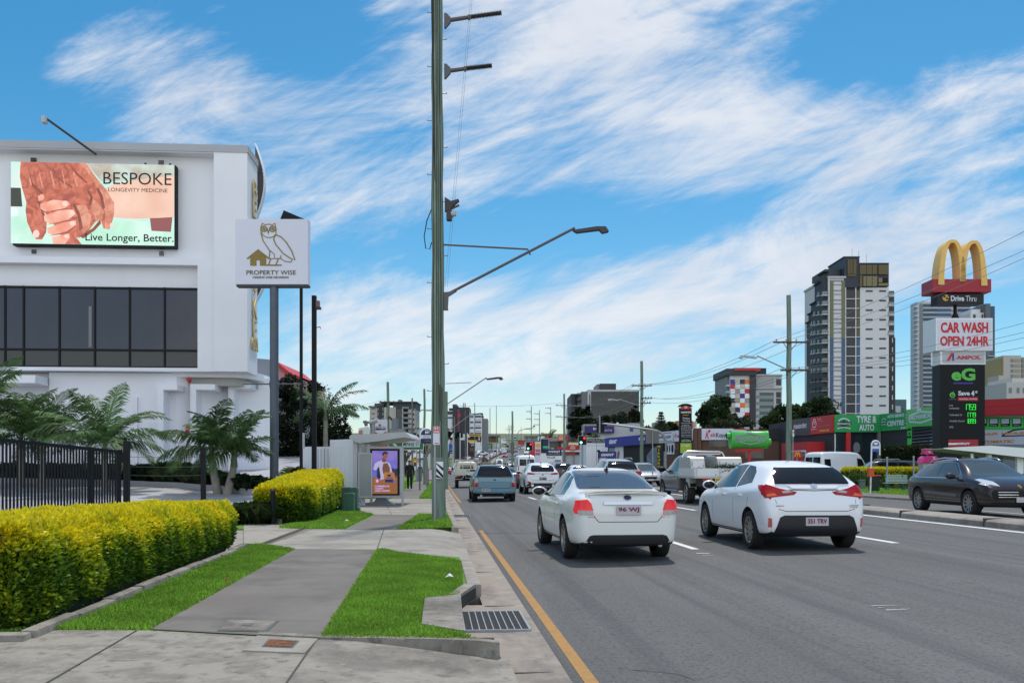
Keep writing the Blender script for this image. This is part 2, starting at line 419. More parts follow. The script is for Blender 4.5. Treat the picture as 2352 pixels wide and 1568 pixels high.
AMB=mat('tail_amber',(.65,.09,.01),.2,coat=.6)
PLATE=mat('plate_white',(.50,.46,.50),.5,var=.1,vscale=20)
PLATEK=mat('plate_black',(.02,.02,.02),.5)
MAROON=mat('plate_maroon',(.16,.01,.04),.5)
def paint(name,c,rough=.28):return mat('paint_'+name,c,rough,spec=.5,coat=.55)
PW=paint('white',(.70,.70,.685));PWB=paint('white_cool',(.76,.77,.80));PSIL=paint('silver',(.36,.365,.37));PGR=paint('grey',(.105,.108,.112))
PBLUE=paint('iceblue',(.105,.235,.30));PBLK=paint('black',(.011,.011,.012));PPLUM=mat('paint_plum',(.030,.020,.019),.22,spec=.4,coat=.3);PDK=paint('darkgrey',(.03,.03,.035));PRED=paint('red',(.35,.02,.02));PDB=paint('deepblue',(.02,.04,.12))
# ---------------------------------------------------------------- foliage
def leaf_cloud(P,N,size,rng,aspect=.42,spread=.9,droop=0.):
    """one bent diamond per point; N outward normals"""
    n=len(P)
    d=N+rng.normal(0,spread,(n,3));d[:,2] -= droop
    d /= np.linalg.norm(d,axis=1)[:,None]+1e-9
    r=rng.normal(0,1,(n,3));s=np.cross(d,r);s /= np.linalg.norm(s,axis=1)[:,None]+1e-9
    up=np.cross(s,d)
    L=(size*rng.uniform(.65,1.3,n))[:,None]
    v=np.stack([P,P+d*L*.5+s*L*aspect*.5+up*L*.08,P+d*L,P+d*L*.5-s*L*aspect*.5+up*L*.08],1).reshape(-1,3)
    q=np.arange(4*n).reshape(-1,4)
    return v,q
def tree(name,label,base,crown,trunk_h,nclump,nleaf,lsize,cols,seed=1,group=None,trunk_r=.25,bark=None,cat='tree'):
    """crown: list of ellipsoids (dx,dy,dz,rx,ry,rz) relative to the base"""
    rng=np.random.default_rng(seed)
    t=thing(name,label,cat,base,0,group)
    bark=bark or BARK
    tb=MB();c0=Vector(crown[0][:3])
    top=Vector((c0.x*.6,c0.y*.6,max(trunk_h,.5)))
    tb.tube([(0,0,-.3),(top.x*.3,top.y*.3,top.z*.5),top],[trunk_r*1.25,trunk_r,trunk_r*.75],bark,9)
    P=[];N=[];C=[]
    vol=np.array([e[3]*e[4]*e[5] for e in crown]) ** .67;vol /= vol.sum()
    for e,fr in zip(crown,vol):
        k=max(4,int(nclump*fr))
        dirs=rng.normal(0,1,(k,3));dirs /= np.linalg.norm(dirs,axis=1)[:,None]
        rad=rng.uniform(.35,1.0,k) ** .6
        cc=np.array(e[:3])+dirs*np.array(e[3:])*rad[:,None]
        for j in range(min(5,k)):
            q=Vector(cc[j]);mid=top.lerp(q,.5);mid.z -= .1*(q-top).length*.3
            tb.tube([top*.96,mid,q],[trunk_r*.5,trunk_r*.3,trunk_r*.1],bark,6)
        m=int(nleaf*fr/k)+1
        for j in range(k):
            cr=min(e[3:])*rng.uniform(.22,.42)
            p=rng.normal(0,1,(m,3));p /= np.linalg.norm(p,axis=1)[:,None];nn=p.copy()
            p=cc[j]+p*cr*rng.uniform(.55,1.05,(m,1))*np.array([1,1,.75])
            P.append(p);N.append(nn)
            a=np.array(cols[rng.integers(len(cols))]);C.append(a*rng.uniform(.75,1.3,(m,1)))
    tb.build('trunk',t,smooth=60)
    P=np.concatenate(P);N=np.concatenate(N);C=np.concatenate(C)
    v,q=leaf_cloud(P,N,lsize,rng,.55,.8)
    np_mesh('crown',v,q,LEAF,t,np.repeat(C,4,0))
    return t
def frond(P0,az,L,el0,bend,rng,nl=26,lw=.05,ll=.55,col=(.03,.06,.02),twist=0.,hang=.5):
    """one feather frond: rachis curving down, leaflets on both sides"""
    vs=[];qs=[];cs=[]
    pts=[];el=el0;p=np.array(P0,float);st=L/nl
    h=np.array([math.cos(az),math.sin(az),0.])
    for i in range(nl+1):
        pts.append(p.copy());d=h*math.cos(el)+np.array([0,0,1.])*math.sin(el)
        p=p+d*st;el -= bend/nl*(0.4+1.2*i/nl)
    side=np.array([-math.sin(az),math.cos(az),0.])
    def q4(a,b,c,d,colr):
        o=len(vs);vs.extend([a,b,c,d]);qs.append((o,o+1,o+2,o+3));cs.extend([colr]*4)
    for i in range(nl):
        wd=.028*(1-i/nl)+.006
        q4(pts[i]-side*wd,pts[i]+side*wd,pts[i+1]+side*wd*.9,pts[i+1]-side*wd*.9,np.array(col)*1.5+.01)
        if i < 3:continue
        t=i/nl;le=ll*(math.sin(math.pi*min(1,.12+t*.93)) ** .6)*rng.uniform(.85,1.1)
        fw=(pts[i+1]-pts[i]);fw=fw/(np.linalg.norm(fw)+1e-9)
        for sg in (-1,1):
            out=side*sg*.80+fw*(.5+.5*t)+np.array([0,0,.30-hang*rng.uniform(.3,1.0)])
            out /= np.linalg.norm(out)
            a=pts[i];b=a+out*le*.55+np.array([0,0,.02]);tip=a+out*le-np.array([0,0,hang*.35*le])
            wv=fw*lw*.5
            q4(a-wv*.5,a+wv*.5,b+wv,b-wv,np.array(col)*rng.uniform(.7,1.4))
            q4(b-wv,b+wv,tip+wv*.1,tip-wv*.1,np.array(col)*rng.uniform(.7,1.4))
    return np.array(vs),np.array(qs),np.array(cs)
def palm(name,label,base,h,L,nfr,seed,group=None,lean=(0,0),tr=.1,col=(.068,.125,.042),spec=None,stems=1,bark=None,ll=.55):
    """feather palm > trunk(s), each frond a part"""
    rng=np.random.default_rng(seed);t=thing(name,label,'palm',base,0,group)
    for s in range(stems):
        ox=(s-(stems-1)/2)*.5;oy=rng.uniform(-.15,.15);hh=h*(1-.14*s)
        lx,ly=lean[0]+ox*.9,lean[1]
        tb=MB();n=9
        tb.tube([(ox*.5+lx*(i/n)**1.3,oy+ly*(i/n)**1.3,-.3+(hh+.3)*i/n) for i in range(n+1)],[tr*(1.35-.5*i/n)*(1.04 if i % 2 else .97) for i in range(n+1)],bark or BARKP,10)
        tb.tube([(ox*.5+lx,oy+ly,hh-.02),(ox*.5+lx,oy+ly,hh+.5)],[tr*1.0,tr*.55],mat('crownshaft',(.10,.14,.06),.5,var=.3,vscale=3),10)
        tb.build('trunk',t,smooth=50)
        k=nfr if stems == 1 else int(nfr*.62)
        for i in range(k):
            az=i*2.399+rng.uniform(-.3,.3)+s;el=[1.3,1.0,.70,.42,.15][i % 5]+rng.uniform(-.12,.12)
            if spec and s == 0 and i < len(spec):az,el=spec[i]
            f=frond((ox*.5+lx,oy+ly,hh+.42),az,L*rng.uniform(.82,1.12),el,rng.uniform(.9,1.6),rng,42,.046,ll,np.array(col)*rng.uniform(.75,1.45),hang=rng.uniform(.3,1.05))
            np_mesh('frond',*f[:2],PALML,t,f[2])
    return t
def grass_patch(poly,dens,hgt,seed,z=.145,cols=((.17,.36,.035),(.22,.43,.045),(.28,.46,.06)),wid=.006,edge_h=1.0,dry=.03):
    """blades over an xy polygon"""
    rng=np.random.default_rng(seed);P=np.array(poly);mn,mx=P.min(0),P.max(0)
    n=int((mx-mn).prod()*dens)
    q=rng.uniform(mn,mx,(n,2));ins=np.zeros(n,bool);j=len(P)-1
    for i in range(len(P)):
        a,b=P[i],P[j]
        c=((a[1] > q[:,1]) != (b[1] > q[:,1])) & (q[:,0] < (b[0]-a[0])*(q[:,1]-a[1])/(b[1]-a[1]+1e-12)+a[0])
        ins ^= c;j=i
    q=q[ins];n=len(q)
    cl=np.sin(q[:,0]*5.1+2*np.sin(q[:,1]*2.3))*np.sin(q[:,1]*4.3+1.7*np.sin(q[:,0]*3.1))
    az=rng.uniform(0,6.28,n);ln=rng.uniform(.15,.8,n);h=hgt*rng.uniform(.5,1.25,n)*(1+.25*cl)
    d=np.c_[np.cos(az),np.sin(az),np.zeros(n)];s=np.c_[-np.sin(az),np.cos(az),np.zeros(n)]*(wid*rng.uniform(.7,1.3,n))[:,None]
    b=np.c_[q,np.full(n,z-.01)];m=b+d*(ln*h*.35)[:,None]+np.c_[np.zeros((n,2)),h*.6]
    tip=b+d*(ln*h)[:,None]+np.c_[np.zeros((n,2)),h]
    v=np.stack([b-s,b+s,m+s*.8,tip,m-s*.8],1).reshape(-1,3)
    c=np.array(cols)[rng.integers(len(cols),size=n)]*(rng.uniform(.7,1.25,n)*(1+.22*cl))[:,None]
    dr=rng.random(n) < dry;c[dr]=np.array((.26,.22,.07))*rng.uniform(.7,1.2,(dr.sum(),1))
    return v,np.arange(5*n).reshape(-1,5),np.repeat(c,5,0)
# ---------------------------------------------------------------- terrain and road
def sh(Y):
    if Y < 150:return 0.
    return 3.5e-4*(Y-150)**2 if Y < 560 else 3.5e-4*410**2+.287*(Y-560)
def hz(Y):
    d=Y-195
    if d < 0:return 0.
    z=.042*d*d/60 if d < 30 else .042*(d-15)
    if Y > 520:z -= .5*.042/130*min(Y-520,130)**2
    if Y > 650:z -= .0*(Y-650)
    return z
def gz(X,Y):
    x=X-sh(Y)
    c=0. if x < 1 else (.02*(x-1) if x < 12.2 else max(0.,.224-.02*(x-12.2)))
    return hz(Y)+c
def smooth(a,b,x):
    t=min(1,max(0,(x-a)/(b-a)));return t*t*(3-2*t)
def terr(X,Y):
    x=X-sh(Y);z=hz(Y)-.16-.03*min(1,max(0,abs(x-11)-12))
    if x <-2:
        z += smooth(215,300,Y)*(1-smooth(560,760,Y))*(4.6*smooth(2,34,-x))+0.6*smooth(150,240,Y)*smooth(2,20,-x)
    if x > 26:z += smooth(140,260,Y)*2.2*smooth(26,70,x)
    return z
xs=sorted(set([-900,-500,-300,-200,-140,-100]+list(range(-80,121,5))+[140,170,200,250,320,420,600,900,1400]))
ys=sorted(set([-60,-30]+list(range(-10,320,10))+list(range(320,760,14))+[800,900,1100,1500,2200,3600]))
V_=[];F_=[]
for Y in ys:
    for X in xs:V_.append((X+sh(min(Y,700)),Y,terr(X+sh(min(Y,700)) if Y <= 700 else X,Y)))
nx=len(xs)
for j in range(len(ys)-1):
    for i in range(nx-1):F_.append((j*nx+i,j*nx+i+1,(j+1)*nx+i+1,(j+1)*nx+i))
struct(MB().add(V_,F_,FARG).build('terrain',smooth=80))
def strip(name,cols,Y0,Y1,step,dz,m,zf=None):
    v=[];f=[];Ys=[]
    y=Y0
    while y < Y1-1e-6:Ys.append(y);y += step if y < 140 else 7
    Ys.append(Y1)
    for y in Ys:
        for c in cols:v.append((c+sh(y),y,(zf or gz)(c+sh(y),y)+dz))
    k=len(cols)
    for j in range(len(Ys)-1):
        for i in range(k-1):f.append((j*k+i,j*k+i+1,(j+1)*k+i+1,(j+1)*k+i))
    return struct(MB().add(v,f,m).build(name))
strip('road',[.90,2.5,4.4,6,8,10,12.2,14,17,20.],-12,690,7,0,ASPH)
# painted lines
lm=MB()
def lseg(x0,x1,y0,y1,m,n=1):
    for k in range(n):
        a,b=y0+(y1-y0)*k/n,y0+(y1-y0)*(k+1)/n
        lm.add([(x0+sh(a),a,gz(x0+sh(a),a)+.005),(x1+sh(a),a,gz(x1+sh(a),a)+.005),(x1+sh(b),b,gz(x1+sh(b),b)+.005),(x0+sh(b),b,gz(x0+sh(b),b)+.005)],[(0,1,2,3)],m)
lseg(1.005,1.10,-4,20.6,YEL,4);lseg(1.0,1.11,37.2,78,YEL,4)
for k in range(-1,34):
    y=11.6+12*k
    lseg(4.34,4.47,y+3.2,y+6.2,WHT);lseg(7.93,8.07,y+3.3,y+6.4,WHT)
    lseg(16.6,16.72,y,y+3,WHT)
lseg(11.18,11.34,-6,60,WHT,8);lseg(13.15,13.27,-6,60,WHT,8)
for x0 in (1.6,5.,8.6):lseg(x0,x0+2.6,80.5,81.,WHT)
lm.build('lane_markings')['kind']='structure'
# litter and old paint flecks on the asphalt
fl=MB()
for px,py,a,b in ((2040,1400,.35,.02),(2060,1410,.22,.03),(2030,1404,.12,.015),(2080,1408,.1,.012),(1615,1276,.22,.07),(1626,1280,.18,.035),(1283,1199,.3,.03),(1355,1221,.05,.04),(1330,1206,.05,.03),(1310,1188,.05,.03),(1290,1178,.05,.03)):
    p=gp(px,py,.03);z=gz(p.x,p.y)+.006
    fl.add([(p.x-a/2,p.y-b/2,z),(p.x+a/2,p.y-b/2+.02,z),(p.x+a/2,p.y+b/2,z),(p.x-a/2,p.y+b/2,z)],[(0,1,2,3)],WHT)
struct(fl.build('paint_flecks'))
cr=MB();rc_=random.Random(9);CRM=mat('crack_dark',(.025,.025,.027),.95)
for x,y,hd,n in ((1.75,5.9,1.9,9),(2.0,20,1.5,14),(9.4,17.5,1.4,10)):
    for k in range(n):
        hd += rc_.uniform(-.6,.6)*.6;L=rc_.uniform(.08,.22);x2,y2=x+L*math.cos(hd),y+L*math.sin(hd);w2=rc_.uniform(.002,.005);nx_,ny_=-math.sin(hd)*w2,math.cos(hd)*w2;z=gz(x,y)+.0045
        if x2 > 1.2:cr.add([(x+nx_,y+ny_,z),(x-nx_,y-ny_,z),(x2-nx_,y2-ny_,gz(x2,y2)+.0045),(x2+nx_,y2+ny_,gz(x2,y2)+.0045)],[(0,1,2,3)],CRM)
        x,y=x2,y2
struct(cr.build('road_cracks'))
# median with kerbs
def median(Y0,Y1,tap0,tap1):
    v=[];f=[];ysm=[];y=Y0
    while y < Y1:ysm.append(y);y += 3.2 if y < 60 else 10
    ysm.append(Y1);prof=[(0,-.02),(.02,.12),(.06,.155),(.16,.165),(.5,.195),(.84,.165),(.94,.155),(.98,.12),(1.,-.02)]
    for y in ysm:
        k=min(1,max(.25,(y-Y0)/6 if tap0 else 1),max(.25,(Y1-y)/6 if tap1 else 1))
        for a,z in prof:
            x=12.05+(a-.5)*1.02*k
            v.append((x+sh(y),y,gz(12.05+sh(y),y)-.02+z*k))
    n=len(prof)
    for j in range(len(ysm)-1):
        for i in range(n-1):f.append((j*n+i,j*n+i+1,(j+1)*n+i+1,(j+1)*n+i))
    return v,f
mm=MB()
for a in ((-10,66,0,1),(104,188,1,1),(196,560,1,0)):mm.add(*median(*a),KERBM)
for y in (17.9,21.3,24.9,28.4,32,36):mm.box(11.53,12.57,y,y+.02,.2,gz(12.05,y)+.172,mat('joint_dark',(.07,.065,.06),.9))
struct(mm.build('median',smooth=40))
JNT=mat('joint_dark')
# ---- left kerb, gutter, verge
strip('gutter',[.50,.62,.92],-6,175,7,.004,GUTT,lambda X,Y:.0+.03*max(0,X-.62))
gj=MB()
for y in list(np.arange(3.2,60,3.05)):gj.box(.52,.92,y,y+.018,-.01,.0105,JNT)
gj.box(.24,.52,7.6,9.4,-.05,.006,GUTT)
struct(gj.build('gutter_joints'))
def apz(X,Y):return .13 if X <-.85 else .13-.105*smooth(-.85,.55,X)
def apz2(X,Y):return .13 if X <-.1 else .13-.105*smooth(-.1,.58,X)
def patch_ground(name,poly,z,m,zf=None,cell=.25,kind='structure'):
    """a ground sheet cut to an xy polygon, following zf"""
    bm=bmesh.new();f=bm.faces.new([bm.verts.new((p[0],p[1],0)) for p in poly])
    if zf:
        xs_=[p[0] for p in poly];ys_=[p[1] for p in poly]
        x=math.floor(min(xs_)/cell)*cell
        x=max(x,-1.1)
        while x < max(xs_):
            bmesh.ops.bisect_plane(bm,geom=bm.faces[:]+bm.edges[:]+bm.verts[:],plane_co=(x,0,0),plane_no=(1,0,0));x += cell
    for v_ in bm.verts:v_.co.z=(zf(v_.co.x,v_.co.y) if zf else 0)+z
    bmesh.ops.triangulate(bm,faces=[q for q in bm.faces if len(q.verts) > 4])
    o=MB().bm(bm,m).build(name);o['kind']=kind;return o
def G(*pts):return [(lambda p:(p.x,p.y))(gp(a,b)) for a,b in pts]
for vp in ([(-4,6.9),(-.3,6.95),(.10,7.0),(.10,9.2),(.36,9.8),(.36,13.2),(-.9,14.0),(-4,14.4)],[(-4.5,19.7),(-1,19.6),(.36,20),(.36,175),(-4.5,175)]):
    struct(MB().prism(vp,-.15,.135,GRASSB,'z').build('verge'))
struct(MB().prism([(-6.6,14.2),(-2.9,14.2),(-2.9,21.4),(-6.6,21.4)],-.15,.105,CONC,'z').build('driveway_base'))
A=G((0,1447),(340,1448),(590,1462),(736,1469),(1100,1477),(1150,1481))
patch_ground('driveway_front',[(-9,1.),(.55,1.),(.55,A[-1][1])]+A[::-1]+[(-9,A[0][1])],.006,CONCW,apz)
Bp=G((345,1447),(735,1469),(866,1263),(677,1262))
patch_ground('footpath_near',Bp,.142,CONCD)
Cp=G((677,1263),(866,1264),(882,1265),(1058,1290),(1068,1288))
Cq=G((1049,1213),(910,1217),(790,1216),(700,1214),(560,1196))
patch_ground('driveway_far',G((560,1252))[0:1]+Cp+[(.55,Cp[-1][1]+.1),(.55,Cq[0][1]-.2)]+Cq,.009,CONC,apz2)
patch_ground('footpath_middle',G((790,1217),(910,1217),(962,1183),(862,1183)),.142,CONCD)
Ep=G((862,1183),(962,1183),(1012,1183),(1010,1146),(830,1146),(818,1170))
patch_ground('bus_stop_slab',Ep,.146,CONC)
patch_ground('footpath_far',[G((905,1146))[0],G((962,1146))[0],(-.2,170),(-1.9,170)],.142,CONCD)
# joints in the slabs
jm=MB()
def joint(a,b,z=.149,wd=.012,zf=None):
    p,q=gp(*a),gp(*b);d=Vector((q.x-p.x,q.y-p.y)).normalized();n=Vector((-d.y,d.x))*wd/2;k=10
    for i in range(k):
        u0,u1=i/k,(i+1)/k
        P0=(p.x+(q.x-p.x)*u0,p.y+(q.y-p.y)*u0);P1=(p.x+(q.x-p.x)*u1,p.y+(q.y-p.y)*u1)
        zz=(lambda c:((apz2 if c[1] > 12 else apz)(*c)+.013) if zf else z)
        jm.add([(P0[0]+n.x,P0[1]+n.y,zz(P0)),(P0[0]-n.x,P0[1]-n.y,zz(P0)),(P1[0]-n.x,P1[1]-n.y,zz(P1)),(P1[0]+n.x,P1[1]+n.y,zz(P1))],[(0,1,2,3)],JNT)
joint((315,1449),(100,1575),zf=1);joint((725,1473),(655,1575),zf=1);joint((882,1216),(866,1262),zf=1,wd=.016)
joint((677,1263),(866,1264),wd=.02);joint((345,1448),(735,1468),wd=.014);joint((480,1424),(740,1430),wd=.006);joint((600,1320),(830,1326),wd=.005)
joint((604,1252),(690,1214),zf=1,wd=.02);joint((650,1240),(720,1214),zf=1,wd=.015);joint((560,1213),(640,1204),zf=1,wd=.012)
joint((830,1166),(1005,1166),wd=.012,z=.152);joint((880,1146),(900,1183),wd=.012,z=.152)
struct(jm.build('slab_joints'))
# rusted drain channel across the far driveway
dm=MB();p,q=gp(612,1248),gp(700,1214);d=(q-p).normalized();n_=Vector((-d.y,d.x,0))
for a,b,m in ((-.07,.07,mat('channel_soil',(.075,.06,.03),.95,var=.6,vscale=12)),(-.10,-.07,CONCW),(.07,.10,CONCW)):
    dm.add([p+n_*a+Vector((0,0,.018)),p+n_*b+Vector((0,0,.018)),q+n_*b+Vector((0,0,.018)),q+n_*a+Vector((0,0,.018))],[(0,1,2,3)],m)
tag(dm.build('drain_channel'),'soil-filled linear drain channel crossing the driveway beside the yellow hedges','drain')
# kerbs
def kerb(name,Y0,Y1,x=.36,w_=.16,h=.15,seg=3.):
    m=MB();y=Y0
    while y < Y1-.05:
        e=min(Y1,y+seg)
        m.bbox(x,x+w_,y+.006,e-.006,-.12,h,KERBM,.022);y=e
    return struct(m.build(name,smooth=40))
k0,k1=gp(1070,1345).y,gp(1062,1291).y
kerb('kerb_near',k0,k1+.15);kerb('kerb_far',gp(1040,1212).y,170,seg=3.)
lid=MB();LD=G((976,1379),(1058,1371),(1066,1457),(968,1441))
lid.prism(LD,.10,.165,CONCW,'z')
p0,p1=LD[1],LD[2]
lid.prism([(p0[0]-.03,p0[1]),(p1[0]-.03,p1[1]),(p1[0]-.06,p1[1]),(p0[0]-.06,p0[1])],-.10,.12,mat('void_dark',(.012,.011,.01),.9),'z')
q0=G((1092,1347))[0]
lid.prism([(p0[0]-.12,p0[1]+.02),p0,(q0[0]+.0,q0[1]),(q0[0]-.13,q0[1]+.06)],.0,.163,KERBM,'z')
dv=Vector((q0[0]-p0[0],q0[1]-p0[1])).normalized();nv=Vector((dv.y,-dv.x))*.006
lid.add([(p0[0]+nv.x,p0[1]+nv.y,.012),(q0[0]+nv.x,q0[1]+nv.y,.012),(q0[0]+nv.x,q0[1]+nv.y,.125),(p0[0]+nv.x,p0[1]+nv.y,.135)],[(0,1,2,3)],mat('void_stain',(.03,.028,.025),.95))
lo=lid.build('kerb_inlet');tag(lo,'concrete kerb inlet with stamped lid and dark side opening beside the drain grate','kerb inlet')
ltr=thing('stamp_holder',None,None);bpy.data.objects.remove(ltr)
gt=MB();GZ=.028
gx0,gx1,gy0,gy1=.27,.83,7.86,8.86
gt.box(gx0,gx1,gy0,gy1,-.06,GZ-.007,mat('void_dark'))
for a,b,c,d_ in ((gx0-.02,gx1+.02,gy0-.025,gy0),(gx0-.02,gx1+.02,gy1,gy1+.025),(gx0-.02,gx0,gy0,gy1),(gx1,gx1+.02,gy0,gy1)):gt.box(a,b,c,d_,-.05,GZ,STEEL)
for i in range(1,9):gt.box(gx0+i*(gx1-gx0)/9-.005,gx0+i*(gx1-gx0)/9+.005,gy0,gy1,-.04,GZ-.001,STEEL)
for i in range(1,26):gt.box(gx0,gx1,gy0+i*(gy1-gy0)/26-.003,gy0+i*(gy1-gy0)/26+.003,-.04,GZ-.005,mat('grate_dark',(.09,.09,.09),.7))
g1=tag(gt.build('drain_grate'),'large galvanised drain grate in the gutter nearest the camera','drain grate','gutter drain grates')
g2=g1.copy();COL.objects.link(g2);g2.location=(.2,gp(1050,1188,0).y-gy0,.004);g2['label']='small looking drain grate in the gutter beside the big timber pole'
# raised front edge of the lawn block
fe=MB();E=G((590,1462),(736,1470),(1000,1474),(1100,1478),(1148,1483))
for (a,b) in zip(E[:-1],E[1:]):
    fe.add([(a[0],a[1]-.0,-.05),(b[0],b[1],-.05),(b[0],b[1]+.02,.152),(a[0],a[1]+.02,.152),(a[0],a[1]+.10,.155),(b[0],b[1]+.10,.155),(b[0],b[1]+.1,-.05),(a[0],a[1]+.1,-.05)],
           [(0,1,2,3),(3,2,5,4),(4,5,6,7),(0,3,4,7),(1,6,5,2)],CONCW)
struct(fe.build('lawn_edging',smooth=40))
# pit covers
c1=MB();Q=G((520,1427),(641,1429),(612,1455),(499,1452));c1.prism(Q,.10,.149,mat('pit_frame',(.11,.11,.105),.8),'z')
cx_=sum(p[0] for p in Q)/4;cy_=sum(p[1] for p in Q)/4
def shr(Q,k):return [(cx_+(p[0]-cx_)*k,cy_+(p[1]-cy_)*k) for p in Q]
c1.prism(shr(Q,.9),.12,.153,CONCW,'z');c1.prism(shr(Q,.2),.12,.157,mat('pit_frame'),'z')
tag(c1.build('pit_cover'),'rectangular concrete pit cover with dark frame set in the dark footpath','pit cover')
Q2=G((556,1497),(590,1463),(730,1470),(700,1503));c2=MB();c2.prism(Q2,.08,.146,CONC,'z')
cx_=sum(p[0] for p in Q2)/4;cy_=sum(p[1] for p in Q2)/4
c2.prism(shr(Q2,.5),.08,.150,mat('pit_frame'),'z')
ru=layered('rusty_iron',(.22,.075,.03),[((.05,.03,.025),30,.45,.55,.9,S1),((.30,.13,.06),14,.5,.7,.6,S1)],.9,.6,60)
c2.prism(shr(Q2,.43),.08,.154,ru,'z')
tag(c2.build('valve_cover'),'rusty iron valve cover in a pale concrete surround by the driveway','valve cover')
# ---- lawns
gv=[];gq=[];gc=[]
def lawn(name,poly,dens,hgt,seed,**k):
    v,q,c=grass_patch(poly,dens,hgt,seed,**k)
    o=np_mesh(name,v,q,LEAF,None,c);o['kind']='stuff';o['label']='mown green lawn grass';return o
Fp=G((345,1448),(677,1262),(600,1250),(552,1252))+[(-3.12,14),(-3.05,11),(-3.05,8.2),(-3.4,7.2)]+G((0,1447))
lawn('grass',Fp,5600,.036,1)
Gp_=G((736,1468),(866,1264),(882,1264),(1058,1290),(1063,1345),(1055,1371),(978,1380),(968,1440),(1060,1458),(1100,1474),(1000,1471))
lawn('grass',Gp_,7000,.038,2)
lawn('grass',G((640,1213),(700,1215),(790,1216),(856,1182),(770,1170),(735,1190)),2600,.055,3,wid=.010)
lawn('grass',G((910,1217),(1040,1211),(1028,1184),(962,1183)),2600,.055,4,wid=.010)
lawn('grass',[G((830,1146))[0],G((900,1146))[0],(-1.95,90),(-3.4,90)],160,.09,5,wid=.03)
lawn('grass',[G((962,1146))[0],G((1010,1146))[0],(.33,90),(-.15,90)],200,.09,6,wid=.03)
v,q,c=grass_patch([(-4.1,6.1),(-3.3,6.1),(-3.4,7.3),(-4.9,7.3)],900,.16,8,z=.13,wid=.005)
o=np_mesh('weeds',v,q,LEAF,None,c);o['kind']='stuff';o['label']='ragged weeds at the driveway edge'
# fallen bits on the grass
for i,(px,py,lb,m,sz) in enumerate(((850,1418-0,'brown dead leaf lying on the lawn edge by the footpath',mat('dead_leaf',(.22,.07,.03),.8),.07),(1032,1326,'crumpled white paper scrap lying on the grass near the kerb',WHITE,.10),(796,1197,'pale crumpled litter on the grass below the second hedge',mat('litter',(.6,.5,.5),.7),.12))):
    if i == 0:px,py=521,1338
    p=gp(px,py,.17);m_=MB()
    m_.add([(-sz*.5,0,0),(0,-sz*.3,.02),(sz*.5,0,.005),(.02,sz*.3,.035),(0,0,.05)],[(0,1,4),(1,2,4),(2,3,4),(3,0,4),(0,3,2,1)],m)
    o=m_.build(['leaf','paper_scrap','litter'][i]);o.location=(p.x,p.y,.175);tag(o,lb,'leaf' if i == 0 else 'litter')
